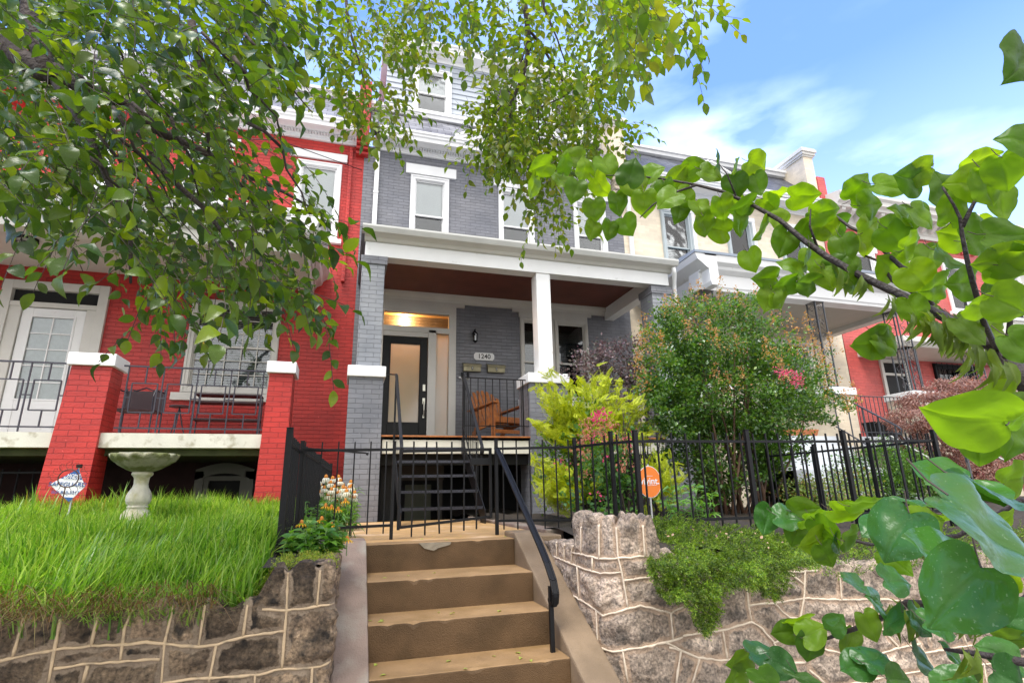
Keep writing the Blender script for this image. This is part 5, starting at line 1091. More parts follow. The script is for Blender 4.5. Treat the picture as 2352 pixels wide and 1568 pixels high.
# ================================================================== GRASS
def blades(px, py, pz, ln, bend, wd, seed=0, azb=None):
    n = len(px); r = np.random.default_rng(seed); az = r.uniform(0, 2*math.pi, n) if azb is None else azb
    d = np.stack([np.cos(az), np.sin(az), 0*az], 1); sd_ = np.stack([-d[:,1], d[:,0], 0*az], 1); base = np.stack([px, py, pz], 1)
    V = []; ts = [0, .35, .7, 1.0]
    for t in ts:
        c = base+np.array([0,0,1.])*(ln*(t-bend*.55*t*t))[:,None]+d*(ln*bend*t*t*.75)[:,None]
        w_ = (wd*(1-t**1.6)*.5)[:,None]; V += [c-sd_*w_, c+sd_*w_]
    V = np.stack(V, 1); k = 8; F = np.array([(0,1,3,2), (2,3,5,4), (4,5,7,6)])
    return V.reshape(-1, 3), (F[None]+(np.arange(n)*k)[:,None,None]).reshape(-1, 4)
M_GRASS = leafmat('grass_blades', [(.05,.14,.02), (.13,.28,.035), (.24,.40,.07), (.09,.22,.03), (.42,.54,.26), (.17,.34,.04), (.28,.34,.10)], .30, .38, .6)
M_DRY = leafmat('dry_grass', [(.12,.07,.03), (.20,.12,.05), (.08,.04,.025), (.24,.20,.08)], .6, .25)
n = 52000; u = rng.random(n); gx = -5.6+5.2*rng.random(n); gy = 3.28+4.8*u**1.25
keep = ~((gx > -.42) & (gy > 4.0)) & (np.hypot(gx+1.8, gy-6) > .11) & (np.hypot(gx*.0, 0) >= 0); gx, gy = gx[keep], gy[keep]; gz = lawn_z(gx, gy)-.01
cl = vnoise(gx+10, gy, 3.3, 5); near = np.clip((4.6-gy)/1.3, 0, 1)
ln = (.11+.22*cl**1.4+.12*near)*rng.uniform(.6, 1.3, len(gx)); az = math.radians(-70)+3.0*(vnoise(gx*1.0+30, gy, 2.3, 15)-.5)+rng.normal(0, .75, len(gx))
vb = blades(gx, gy, gz, ln, rng.uniform(.25, 1.15, len(gx)), rng.uniform(.005, .012, len(gx))*(1+.25*(gy < 4.5)), 1, az)
# long tufts leaning over the wall
n = 9500; tx = -5.4+4.85*rng.random(n); ty = 3.20+.5*rng.random(n)**1.1; tz = lawn_z(tx, ty)+.015
hl = .55+.9*vnoise(tx+15, ty, 4.5, 12); vb2 = blades(tx, ty, tz, rng.uniform(.16, .34, len(tx))*hl, rng.uniform(.35, 1.15, len(tx)), rng.uniform(.006, .012, len(tx)), 2, rng.normal(math.radians(-95), .8, len(tx)))
go = npmesh('grass', *cat([vb, vb2]), M_GRASS); tag(go, 'long bright green grass flopping over the dark stone wall', 'grass', kind='stuff')
n = 2800; tx = -5.4+4.85*rng.random(n); ty = 3.06+.16*rng.random(n); tz = ztL(tx-X0L)+.0+.09*rng.random(n)**2; hl = .35+1.1*vnoise(tx+20, tx*0, 6, 9)
vb3 = blades(tx, ty, tz, rng.uniform(.06, .26, n)*hl, rng.uniform(1.0, 2.5, n), rng.uniform(.003, .007, n), 3, rng.normal(math.radians(-92), .8, n))
dg_ = npmesh('dry_grass_fringe', *vb3, M_DRY); tag(dg_, 'brown dead grass fringe hanging on top of the dark stone wall', 'dry grass', kind='stuff')
# ================================================================== TREES
M_LFN = leafmat('dark_glossy_leaflets', [(.024,.055,.014), (.05,.105,.010), (.10,.17,.010), (.03,.07,.018), (.18,.25,.012), (.022,.05,.018), (.075,.14,.012)], .32, .44, .4, ns=3, nlo=.7, nhi=1.2, drop_glints=420)
M_LFF = leafmat('yellow_green_small_leaflets', [(.06,.12,.012), (.10,.18,.015), (.16,.23,.018), (.08,.14,.018), (.20,.22,.02), (.045,.10,.015)], .42, .5, .4)  # lighter yellow-green leaflets of the farther tree
def spray_set(sprays, seed, T=OVAL, nl=(7, 10), sp=.62, twigs=None):
    """sprays: (point, direction, leaflet length). Leaflets alternate along a drooping rachis."""
    r = np.random.default_rng(seed); P_, X_, Z_, S_ = [], [], [], []
    for (p, d, L0) in sprays:
        d = unit(d); k = r.integers(*nl); step = L0*sp; p = np.array(p, float); side = unit(np.cross(d, [0,0,1.])+r.normal(size=3)*.25); pts = [p.copy()]
        for i in range(k):
            d = unit(d+np.array([0,0,-.085])+r.normal(size=3)*.05); p = p+d*step; pts.append(p.copy())
            s = side*(1 if i % 2 else -1)
            if i == k-1: x = d+np.array([0,0,-.3])
            else: x = s*1.0+d*.6+np.array([0,0,-.38])*r.uniform(.2, 1.6)
            P_.append(p+unit(x)*L0*.06); X_.append(x+r.normal(size=3)*.18); Z_.append(np.cross(s, d)*(1 if i % 2 else -1)+np.array([0,0,.7])+r.normal(size=3)*.35); S_.append(L0*r.uniform(.75, 1.15)*(1-.03*(k-i)))
        if twigs is not None and len(pts) > 2: twigs.tube([tuple(q) for q in pts[::2]]+[tuple(pts[-1])], max(.0012, L0*.014), 4, cap=False)
    return leaves(P_, unit(X_), unit(Z_), S_, T, seed)
def inpoly(x, y, P):
    c = False; n = len(P)
    for i in range(n):
        x1, y1 = P[i]; x2, y2 = P[(i+1) % n]
        if (y1 > y) != (y2 > y) and x < (x2-x1)*(y-y1)/(y2-y1)+x1: c = not c
    return c
def fill(poly, n, d0, d1, L0, dirs, r, jit=.45, clump=None):
    xs = [p[0] for p in poly]; ys = [p[1] for p in poly]; o = []; g = 0
    while len(o) < n and g < n*40:
        g += 1; x = r.uniform(min(xs), max(xs)); y = r.uniform(min(ys), max(ys))
        if not inpoly(x, y, poly): continue
        if clump and r.random() > clump(x, y): continue
        d = d0+(d1-d0)*r.random(); dd = np.array(dirs)+r.normal(size=3)*jit; o.append((atD(x, y, d), dd, L0*r.uniform(.8, 1.2)))
    return o
CL = lambda f, s, lo: (lambda x, y: float(lo+(1-lo)*np.clip((vnoise(np.array(x/100.), np.array(y/100.), f, s)-.3)*3, 0, 1)))
r = np.random.default_rng(21); tw = MB()
NEAR = [(-120,-120), (560,-120), (640,0), (620,110), (570,200), (520,280), (530,340), (590,400), (640,470), (640,540), (650,640), (600,690), (520,650), (440,670), (350,660), (290,590), (210,500), (120,450), (60,420), (-120,380)]
sp = fill(NEAR, 300, 1.5, 2.4, .066, (.8,-.2,-.42), r, .6)+fill(NEAR, 540, 2.4, 4.4, .074, (.7,0,-.45), r, .6, CL(.9, 3, .45))
sp += fill([(-120,-120), (430,-120), (480,200), (420,430), (60,420), (-120,400)], 150, 2.6, 4.6, .07, (.6,0,-.4), r, .6)
# hanging tips along the lower edge (tip x, tip y, from direction, depth)
TIPS = [(255,840,1.7,(-.3,0,-.9)), (210,830,1.75,(-.75,0,-.7)), (390,885,1.6,(.1,0,-1)), (560,840,1.6,(.05,0,-1)), (690,790,1.7,(.25,0,-1)), (740,800,1.8,(.3,0,-1)), (785,905,1.9,(.35,0,-1)), (480,820,1.7,(0,0,-1)), (620,800,1.9,(.2,0,-1)), (340,700,1.5,(-.2,0,-.9)), (60,580,1.8,(-.7,0,-.5)), (150,640,1.7,(-.6,0,-.8)), (790,690,2.2,(.5,0,-.9)), (830,560,2.3,(.8,0,-.5)), (790,470,2.4,(.7,0,-.5)), (745,620,2.1,(.35,0,-.9)), (430,740,1.5,(-.1,0,-1)), (320,720,1.8,(-.5,0,-.8)), (300,760,1.7,(-.7,0,-.7)), (660,690,1.9,(.2,0,-1)),(540,800,1.5,(.1,0,-1)), (395,840,1.9,(-.1,0,-1)), (720,730,2.0,(.3,0,-1)), (600,790,1.6,(.2,0,-1)), (180,700,1.6,(-.6,0,-.6)), (815,590,2.2,(.7,0,-.6)), (770,530,2.3,(.6,0,-.7))]
for (u_, v_, d_, dr) in TIPS:
    dd = unit(dr); L0 = .060 if d_ > 1.65 else .066; sp.append((atD(u_, v_, d_)-dd*L0*.62*8+np.array([0,0,.05]), dd+np.array([0,0,.15]), L0))
lf = spray_set(sp, 31, OVAL, (7, 10), .60, tw)
nt = thing('street_tree', 'dark leafy street tree overhanging the left side, close to the camera', 'tree', (-3.4, .6, SW))
def limb(pts, r0, r1, mb): n = len(pts); mb.tube(pts, [r0+(r1-r0)*i/(n-1) for i in range(n)], 10)
bk = MB(); A_ = lambda u, v, d: tuple(atD(u, v, d))
limb([(-3.4,.6,SW-.1), (-3.38,.62,0), (-3.3,.7,1.2), (-3.1,.85,2.0)], .17, .12, bk)
limb([(-3.2,.75,1.6), (-2.6,1.0,1.75), A_(-60,40,2.05), A_(20,115,2.0), A_(95,165,2.0), A_(130,170,2.0)], .055, .030, bk)
limb([(-2.9,.8,1.9), A_(50,-60,2.1), A_(70,50,2.05), A_(105,150,2.0), A_(125,185,2.0)], .036, .028, bk)
limb([A_(125,160,2.0), A_(190,205,2.0), A_(300,245,2.05), A_(370,305,2.1), A_(470,350,2.2), A_(560,400,2.3), A_(650,440,2.4), A_(720,480,2.5)], .028, .004, bk)
limb([A_(300,245,2.05), A_(320,300,2.0), A_(380,400,2.0), A_(470,480,2.0), A_(530,560,2.0), A_(560,640,2.0)], .016, .004, bk)
limb([A_(440,50,2.2), A_(455,120,2.2), A_(470,190,2.2), A_(475,260,2.2), A_(480,350,2.2)], .016, .006, bk)
limb([A_(125,185,2.0), A_(200,300,1.9), A_(250,420,1.8), A_(300,540,1.75), A_(300,650,1.7)], .016, .004, bk)
for k in range(26):
    u0, v0 = r.uniform(80, 620), r.uniform(20, 420); d_ = r.uniform(1.6, 2.8); pts = [A_(u0, v0, d_)]
    for j in range(5): u0 += r.uniform(5, 45); v0 += r.uniform(20, 55); pts.append(A_(u0, v0, d_+.05*j))
    limb(pts, .006, .0018, bk)
bk.build('trunk', M_BARK, nt, smooth=True); tw.build('twigs', M_TWIG, nt)
npmesh('crown', *lf, M_LFN, nt, smooth=True)
# --- farther tree over the middle of the picture
r = np.random.default_rng(5); tw = MB(); sp = []
PB = [([(560,-40),(830,-40),(960,40),(930,140),(860,170),(760,120),(640,80)], 62, .55), ([(780,80),(950,60),(960,180),(930,330),(870,320),(820,330),(780,280),(720,250),(740,120)], 75, .75),
 ([(920,-40),(1180,-40),(1220,60),(1180,160),(1060,130),(980,130),(930,60)], 85, .8), ([(1180,-40),(1560,-40),(1560,60),(1480,140),(1320,180),(1200,150)], 120, .9),
 ([(1080,180),(1420,150),(1400,230),(1370,330),(1300,400),(1230,380),(1130,350),(1070,320),(1060,270),(1120,230)], 175, 1), ([(1170,370),(1310,380),(1300,470),(1290,560),(1225,520),(1190,430),(1100,400)], 46, .8),
 ([(1040,260),(1160,230),(1180,400),(1090,400),(1060,330)], 38, .8), ([(1340,290),(1480,310),(1470,350),(1400,370),(1330,360)], 16, .6)]
for poly, k, dn in PB: sp += fill([(a, b-35) for a, b in poly], int(k*1.9), 4.0, 6.0, .074, (.25,0,-.7), r, .65, CL(1.6, 8, .35))
sp += fill([(1360,-60), (1600,-60), (1610,30), (1540,80), (1450,110), (1360,60)], 46, 2.6, 4.0, .08, (.6,0,-.6), r, .5)
# bigger leaflets, nearer
for (u_, v_, d_, dr) in [(1090,190,3.0,(.2,0,-1)), (1150,240,3.0,(.1,0,-1)), (1050,150,3.2,(-.2,0,-1)), (1620,90,2.1,(.8,0,-.6)), (1530,130,2.3,(.3,0,-1)), (1475,215,2.4,(.3,0,-1)), (1440,190,2.4,(.3,0,-1)), (1490,60,2.2,(.6,0,-.7)), (1410,150,2.6,(.3,0,-1)), (1380,250,3.0,(.5,0,-.8)), (980,130,3.2,(-.1,0,-1)), (1210,230,3.2,(0,0,-1)), (1340,200,2.8,(.3,0,-1)), (1545,60,2.2,(.7,0,-.7)), (1450,110,2.3,(.4,0,-.9)), (1000,120,3.3,(.3,0,-.9)), (1290,580,4.2,(.1,0,-1)), (1240,560,4.3,(0,0,-1)), (1215,520,4.3,(-.1,0,-1)), (1060,400,4.2,(-.4,0,-.9)), (1180,470,4.2,(0,0,-1)), (1130,410,4.2,(-.1,0,-1)), (905,330,3.6,(.3,0,-1)), (860,345,3.4,(0,0,-1))]:
    dd = unit(dr); L0 = .085 if d_ < 3.5 else .075; sp.append((atD(u_, v_, d_)-dd*L0*.62*7+np.array([0,0,.05]), dd+np.array([0,0,.15]), L0))
lf2 = spray_set(sp, 33, OVAL2, (6, 9), .60, tw)
ft = thing('street_tree', 'lighter small leaved tree hanging down over the middle of the grey house', 'tree', (-1.2, 2.6, SW)); bk = MB()
limb([(-4.6,-2.5,SW-.1), (-4.5,-2.4,1.5), (-4.0,-1.8,4.0), (-2.6,0.2,5.6), (-.4,2.4,6.0), (1.2,4.2,5.9)], .22, .05, bk)
limb([A_(1192,-60,4.9), A_(1210,40,4.9), A_(1215,110,4.9), A_(1200,180,4.9), A_(1172,240,4.9), A_(1170,300,4.9), A_(1150,360,4.9)], .03, .005, bk)
limb([(1.2,4.2,5.9), A_(1180,-120,4.9), A_(1192,-60,4.9)], .05, .03, bk)
limb([A_(1208,60,4.9), A_(1240,100,5), A_(1290,180,5), A_(1300,220,5), A_(1235,250,5), A_(1238,300,5), A_(1240,350,5), A_(1232,400,5)], .014, .004, bk)
limb([A_(1210,100,4.9), A_(1185,180,4.9), A_(1140,260,4.8), A_(1110,330,4.8)], .010, .003, bk); limb([A_(1235,250,5), A_(1290,350,5), A_(1300,420,5)], .010, .003, bk)
limb([A_(790,-60,4.7), A_(800,60,4.7), A_(830,160,4.7), A_(850,260,4.7)], .016, .004, bk); limb([A_(1240,-60,4.6), A_(1250,20,4.6), A_(1280,90,4.6), A_(1300,150,4.6)], .014, .004, bk)
limb([(1.2,4.2,5.9), A_(1000,-150,4.8), A_(790,-60,4.7)], .04, .018, bk); limb([A_(1180,-120,4.9), A_(1350,-100,3.5), A_(1500,-60,2.5), A_(1560,0,2.3)], .03, .008, bk)
bk.build('trunk', M_BARK, ft, smooth=True); tw.build('twigs', M_TWIG, ft); npmesh('crown', *lf2, M_LFF, ft, smooth=True)

# ================================================================== REDBUD (right foreground)
M_RB = leafmat('redbud_leaf', [(.07,.155,.010), (.12,.23,.012), (.17,.29,.014), (.045,.11,.010), (.22,.34,.018)], .42, .55, .35, (2.1,2.0,.35))
M_RBW = leafmat('wet_redbud_leaf', [(.03,.11,.022), (.045,.14,.02), (.025,.085,.022), (.08,.19,.015)], .30, .30, .35, drop_glints=330)
M_POD = leafmat('seed_pod', [(.10,.16,.02), (.14,.20,.03), (.07,.12,.02)], .4, .4)
rb = thing('redbud_tree', 'redbud tree with heart shaped leaves and hanging pods in the right foreground', 'tree', (2.3, .75, SW)); bk = MB()
limb([(2.4,.75,SW-.1), (2.3,.78,-.9), (1.95,.85,-.2), A_(2500,1010,1.10), A_(2352,870,1.15), A_(2290,805,1.2)], .06, .014, bk)
limb([A_(2290,805,1.2), A_(2200,745,1.25), A_(2085,685,1.32), A_(1980,635,1.4), A_(1900,590,1.45), A_(1850,555,1.5), A_(1790,505,1.55), A_(1730,472,1.6), A_(1660,440,1.63), A_(1600,425,1.65), A_(1530,412,1.7), A_(1450,403,1.72), A_(1390,403,1.75)], .012, .0015, bk)
limb([A_(2200,745,1.25), A_(2130,690,1.35), A_(2050,645,1.4), A_(2020,600,1.45), A_(1980,585,1.5)], .007, .0025, bk)
limb([A_(2150,715,1.3), A_(2100,640,1.35), A_(2040,585,1.4), A_(2000,545,1.45), A_(1950,520,1.5), A_(1905,485,1.55), A_(1870,470,1.6), A_(1820,465,1.6)], .007, .002, bk)
limb([A_(2290,805,1.2), A_(2260,740,1.1), A_(2235,650,1.05), A_(2222,600,1.05), A_(2210,540,1.05), A_(2205,500,1.05), A_(2190,470,1.05), A_(2165,430,1.05)], .006, .002, bk)
limb([A_(2210,520,1.05), A_(2235,470,1.05), A_(2270,410,1.05)], .005, .002, bk)
limb([A_(2310,820,1.1), A_(2320,740,1.0), A_(2300,640,1.0), A_(2298,580,1.0), A_(2330,520,1.0)], .0055, .002, bk)
limb([A_(1600,425,1.65), A_(1540,445,1.65), A_(1500,470,1.65), A_(1470,500,1.65)], .004, .0015, bk); limb([A_(1690,450,1.6), A_(1670,400,1.6), A_(1650,375,1.6)], .003, .0012, bk); limb([A_(1880,575,1.5), A_(1860,520,1.5), A_(1862,480,1.5)], .004, .0015, bk)
limb([A_(2600,1500,.95), A_(2352,1520,.95), A_(2240,1500,1.0), A_(2170,1490,1.05)], .010, .003, bk); limb([(2.3,.78,-.9), A_(2600,1200,1.1), A_(2352,1390,1.15), A_(2200,1395,1.2), A_(2085,1385,1.3), A_(2000,1430,1.4), A_(1900,1465,1.5), A_(1820,1475,1.55)], .02, .002, bk)
limb([A_(2600,1200,1.1), A_(2352,1150,1.3), A_(2200,1230,1.4), A_(2000,1250,1.5), A_(1850,1215,1.6), A_(1780,1190,1.62)], .009, .0015, bk)
bk.build('trunk', paint('dark_redbud_bark', (.035,.022,.018), .6, .4, 25, bump=.5, bscale=90), rb, smooth=True)
# leaves listed by where they hang on the branches: (u, v, px across, depth, angle of the tip in degrees, kind)
LV = [(1240,385,62,1.7,200,0),(1285,410,60,1.72,150,0),(1225,430,66,1.7,260,0),(1345,385,58,1.7,100,0),(1300,375,50,1.7,60,0),(1395,385,62,1.7,-60,0),(1380,430,66,1.68,-60,0),(1320,440,62,1.68,-100,0),(1365,485,58,1.66,-100,0),(1420,470,60,1.66,-80,0),(1460,430,62,1.65,-60,0),(1440,385,56,1.7,60,0),(1500,395,60,1.66,30,0),(1480,470,66,1.62,-70,0),(1530,445,64,1.62,-80,0),(1400,530,52,1.66,-90,0),(1360,530,50,1.66,-120,0),(1440,520,54,1.66,-70,0),(1560,400,60,1.64,40,0),(1600,385,60,1.64,20,0),(1575,460,62,1.6,-60,0),(1650,365,60,1.62,80,0),(1635,400,60,1.6,-30,0),(1690,385,58,1.6,60,0),(1740,380,62,1.58,-20,0),(1740,425,60,1.58,-60,0),(1690,430,62,1.58,-90,0),(1610,480,60,1.58,-60,0),(1560,490,56,1.6,-120,0),(1660,480,64,1.56,-70,0),(1700,515,66,1.55,-80,0),(1620,520,60,1.58,-60,0),(1750,530,70,1.52,-110,0),(1725,600,60,1.52,-90,0),(1790,450,66,1.55,30,0),(1770,470,60,1.55,-40,0),(1850,450,72,1.5,10,0),(1800,560,74,1.48,-110,0),(1855,590,72,1.46,-90,0),(1850,520,66,1.5,60,0),(1890,490,64,1.5,20,0),(1905,530,70,1.48,-30,0),(1760,640,70,1.45,170,0),(1800,660,70,1.45,200,0),(1765,690,60,1.45,-110,0),(1790,690,52,1.45,-60,0),(1850,650,76,1.42,170,0),(1900,640,70,1.42,-60,0),(1820,610,72,1.45,150,0),(1940,575,76,1.42,-80,0),(1990,560,72,1.42,-60,0),(2000,470,80,1.35,20,0),(1975,430,76,1.35,60,0),(2050,430,84,1.3,-20,0),(2090,410,86,1.25,170,0),(2105,400,80,1.25,190,0),(2070,490,76,1.3,150,0),(2120,500,76,1.28,-30,0),(2000,520,78,1.35,30,0),(2060,550,80,1.32,-60,0),(2130,600,78,1.22,-110,0),(2040,610,76,1.35,160,0),(2100,560,84,1.25,30,0),(2190,470,100,1.08,100,0),(2220,420,104,1.05,170,0),(2270,430,110,1.02,-70,0),(2170,430,90,1.08,120,0),(2250,370,96,1.05,30,0),(2310,400,100,1.0,-50,0),(2330,360,90,1.0,20,0),(2350,140,170,.82,215,0),(2345,320,110,.95,180,0),(2190,540,90,1.1,170,0),(2250,530,96,1.05,20,0),(2310,540,110,.98,0,0),(2345,560,100,.98,-20,0),(2180,600,86,1.12,-60,0),(2150,660,90,1.15,200,0),(2210,650,100,1.1,170,0),(2290,600,110,.98,170,0),(2330,620,100,.98,0,0),(2245,700,110,1.0,190,0),(2320,700,110,.95,-30,0),(2000,790,90,1.3,190,0),(2040,790,84,1.3,-40,0),(2020,770,70,1.3,170,0),(2230,760,90,1.05,-60,0),(2110,640,80,1.2,-40,0),(2300,470,90,1.0,-90,0),(2100,715,76,1.2,-80,0),(1960,650,70,1.35,-70,0),(1930,600,70,1.42,60,0),(2350,800,100,.9,-60,0),(2340,930,80,1.0,150,0),(2290,905,70,1.05,190,0),(2280,950,90,.9,185,0),(2215,960,190,.62,183,0),(2330,1010,120,.8,-110,0),(2250,1030,110,.85,-80,0),(2340,960,120,.7,170,0),
 (2060,1230,150,.75,-120,1),(2160,1280,230,.50,165,1),(2290,1230,300,.40,-30,1),(2200,1370,220,.45,-110,1),(2180,1110,200,.55,190,1),(2300,1140,200,.52,-10,1),(2080,1150,100,.9,180,1),(2010,1215,90,1.0,200,1),
 (1760,1195,80,1.55,-110,1),(1815,1190,76,1.5,-20,1),(1850,1170,70,1.5,20,0),(1880,1190,76,1.45,0,0),(1900,1220,80,1.42,-60,0),(1870,1245,80,1.42,200,0),(1830,1220,76,1.5,-110,0),(1950,1175,80,1.35,0,0),(1990,1155,80,1.3,20,0),(1900,1275,70,1.4,-60,0),(1920,1250,60,1.4,-90,1),(1960,1230,70,1.35,30,0),(2060,1290,80,1.2,-40,0),(2130,1200,90,1.1,20,0),(2200,1180,90,1.1,0,0),(2300,1200,90,1.0,30,0),
 (1960,1340,90,1.25,170,1),(2010,1380,90,1.2,160,1),(2060,1335,90,1.15,-10,1),(2050,1430,90,1.15,-120,1),(2110,1430,90,1.1,-50,1),(2160,1440,90,1.05,-40,1),(2000,1440,70,1.3,-60,0),(1950,1480,74,1.4,-110,0),(1830,1430,72,1.5,170,0),(1800,1450,70,1.5,190,0),(1870,1450,70,1.45,20,0),(1860,1490,70,1.45,-80,0),(1920,1430,64,1.4,60,1),(1700,1520,70,1.5,180,0),(1750,1500,76,1.45,10,1),(1800,1530,80,1.4,-30,1),(1690,1560,70,1.5,200,0),(1760,1560,80,1.4,-60,1),(1850,1560,90,1.3,-30,1),(1960,1530,90,1.2,190,1),(2010,1510,90,1.2,20,1),(2060,1560,90,1.15,-20,1),(2120,1520,90,1.1,-60,1),(2200,1560,100,1.0,30,1),(2290,1500,100,1.0,170,1),(2330,1470,90,1.0,0,0),(2320,1560,100,.95,-40,1),(2250,1540,90,1.0,60,0),(2180,1500,90,1.05,150,1),(2240,1330,90,1.1,-20,0),(2330,1330,80,1.1,-60,0),(2340,1420,90,1.0,200,1),(2340,1100,120,.8,0,0),(1840,1340,0,1,0,0)]
r = np.random.default_rng(8); grp = {0: ([], [], [], []), 1: ([], [], [], [])}; pet = MB()
for (u_, v_, px, d_, an, kd) in LV:
    if px == 0: continue
    L0 = px*(.88 if kd == 0 and px < 100 else .80)*d_/FPX; t = math.radians(an+r.uniform(-18, 18)); c = atD(u_, v_, d_); ax = unit(CR*math.cos(t)+CU*math.sin(t)+CF*r.uniform(-.45, .45))
    nz_ = unit(-CF*(1 if kd == 0 else .45)+CU*(-.2 if kd == 0 else .85)+r.normal(size=3)*(.45 if kd == 0 else .3)); P_, X_, Z_, S_ = grp[kd]; c = c*(1+(.055 if px < 100 else 0)/d_)
    b0 = c-ax*L0*.5; P_.append(b0); X_.append(ax); Z_.append(nz_); S_.append(L0*1.02)
    e = b0-ax*L0*.25+CU*L0*.12+CF*.02; pet.tube([tuple(b0), tuple((b0+e)/2-CU*.003), tuple(e)], .0008, 4, cap=False)
# thinner scatter of further leaves of the same tree, deeper in
EX = [(1300,370,0),(1420,410,0),(1520,420,0),(1590,420,0),(1640,440,0),(1720,480,0),(1780,500,0),(1830,480,0),(1900,560,0),(1960,600,0),(2030,520,0),(2080,620,0),(2150,560,0),(2200,700,0),(2280,660,0),(1880,620,0),(1700,560,0),(1950,500,0),(2260,480,0),(2130,480,0),(2300,760,0),(2180,420,0)]
for (u_, v_, kd) in EX:
    u_ += r.uniform(-40, 40); v_ += r.uniform(-30, 30); d_ = r.uniform(1.5, 2.1); L0 = .082*r.uniform(.8, 1.1); t = r.uniform(0, 6.28); c = atD(u_, v_, d_); ax = unit(CR*math.cos(t)+CU*math.sin(t)*.7-CU*.3)
    P_, X_, Z_, S_ = grp[0]; P_.append(c); X_.append(ax); Z_.append(unit(-CF+r.normal(size=3)*.5)); S_.append(L0)
npmesh('foliage', *leaves(*[np.array(a) for a in grp[0]], HEART, 3, 7), M_RB, rb, smooth=True)
npmesh('wet_foliage', *leaves(*[np.array(a) for a in grp[1]], HEART, 4, 7), M_RBW, rb, smooth=True); pet.build('leaf_stalks', M_TWIG, rb)
P_, X_, Z_, S_ = [], [], [], []
for (u_, v_, d_, k) in [(1905,600,1.45,4),(1950,620,1.4,6),(1985,630,1.4,6),(2060,680,1.3,6),(2110,720,1.25,10),(2160,740,1.25,12),(2200,760,1.2,10),(2250,800,1.15,10),(2300,830,1.1,8),(2140,700,1.25,6),(2180,720,1.2,6),(2090,1390,1.2,6),(2200,1395,1.15,8),(2280,1400,1.1,10),(2240,1500,1.0,6),(2060,1380,1.3,4)]:
    for j in range(k): c = atD(u_+r.uniform(-22, 22), v_+r.uniform(-8, 14), d_+r.uniform(-.05, .05)); P_.append(c); X_.append(unit(-CU+CR*r.uniform(-.6, .75)+CF*r.uniform(-.4, .4))); Z_.append(unit(-CF+r.normal(size=3)*.5)); S_.append(r.uniform(.045, .075))
npmesh('seed_pods', *leaves(P_, X_, Z_, S_, LANCE, 6), M_POD, rb, smooth=True)
# ================================================================== SHRUBS AND FLOWERS
def shrub_cloud(c, rad, n, clumps, L0, seed, T=SMALL, up=.35, shell=.55, spread=.16, mask=None):
    r = np.random.default_rng(seed); c = np.array(c, float); rad = np.array(rad, float)
    d = r.normal(size=(clumps*3, 3)); d /= np.linalg.norm(d, axis=1, keepdims=True); q = c+d*rad*(shell+(1-shell)*r.random((clumps*3, 1)))
    if mask is not None: q = q[[bool(mask(p)) for p in q]]
    q = q[:clumps]; i = r.integers(0, len(q), n); P_ = q[i]+r.normal(size=(n, 3))*spread*rad.mean()*np.array([1, 1, .7])
    out = unit((P_-c)/rad); X_ = unit(out*.6+r.normal(size=(n, 3))*.6+np.array([0,0,.15])); Z_ = unit(np.array([0,0,1.])*.8+out*up+r.normal(size=(n, 3))*.5)
    return P_, X_, Z_, L0*r.uniform(.6, 1.25, n)
def stems(mb, base, c, rad, n, seed, r0=.014, w=.25):
    r = np.random.default_rng(seed)
    for k in range(n):
        b = np.array(base)+r.uniform(-w, w, 3)*np.array([1, .7, 0]); d = r.normal(size=3); d[2] = abs(d[2])+.4; d = unit(d); e = np.array(c)+d*np.array(rad)*r.uniform(.6, .92)
        m = (b+e)/2+r.normal(size=3)*.07-np.array([0,0,.05]); pts = []
        for t in np.linspace(0, 1, 7): pts.append(tuple(b*(1-t)**2+2*m*t*(1-t)+e*t*t+r.normal(size=3)*.012))
        mb.tube(pts, [r0*(1-t)+.003 for t in np.linspace(0, 1, 7)], 6)
# crape myrtle
M_CM = leafmat('crape_myrtle_leaves', [(.035,.095,.02), (.07,.17,.026), (.12,.24,.035), (.04,.115,.03), (.20,.30,.05)], .28, .34, .7, ns=5, nlo=.55, nhi=1.3)
M_CMB = leafmat('rusty_flower_heads', [(.42,.20,.10), (.50,.27,.12), (.38,.26,.10), (.55,.22,.15)], .7, .3); M_PINKF = leafmat('pink_petals', [(.80,.06,.20), (.85,.12,.28), (.75,.04,.16)], .5, .3, .3, (1.3,1.2,1.2))
cm = thing('crape_myrtle', 'large dark green crape myrtle bush with rusty seed heads behind the fence', 'bush', (4.75, 6.0, -.33))
parts = []
for (c, rad, n, k, sd_) in [((4.85,6.0,1.20),(1.2,.8,.8),15000,170,1), ((4.75,6.0,1.95),(1.0,.7,.6),9000,110,2), ((5.75,6.0,1.35),(.7,.5,.65),5200,70,3), ((4.7,6.1,.45),(.95,.6,.6),9500,110,4), ((4.0,6.0,1.6),(.5,.4,.7),3600,46,5), ((6.4,6.0,1.05),(.5,.3,.24),1100,20,6), ((5.35,5.9,.45),(.5,.4,.45),1500,24,7), ((3.9,5.9,.9),(.4,.4,.4),1800,26,8)]:
    parts.append(leaves(*shrub_cloud(c, rad, n, k, .050, sd_, spread=.12), SMALL, sd_))
cb = MB(); stems(cb, (4.75,6.0,-.38), (4.8,6.0,1.2), (1.1,.7,1.0), 16, 3, .022, .3); stems(cb, (5.0,6.0,-.38), (5.8,6.0,1.2), (.6,.4,.6), 5, 4, .018, .2); cb.build('stems', paint('tan_brown_stems', (.14,.075,.045), .7, .4, 15), cm, smooth=True)
npmesh('foliage', *cat(parts), M_CM, cm)
r = np.random.default_rng(4); P_ = []
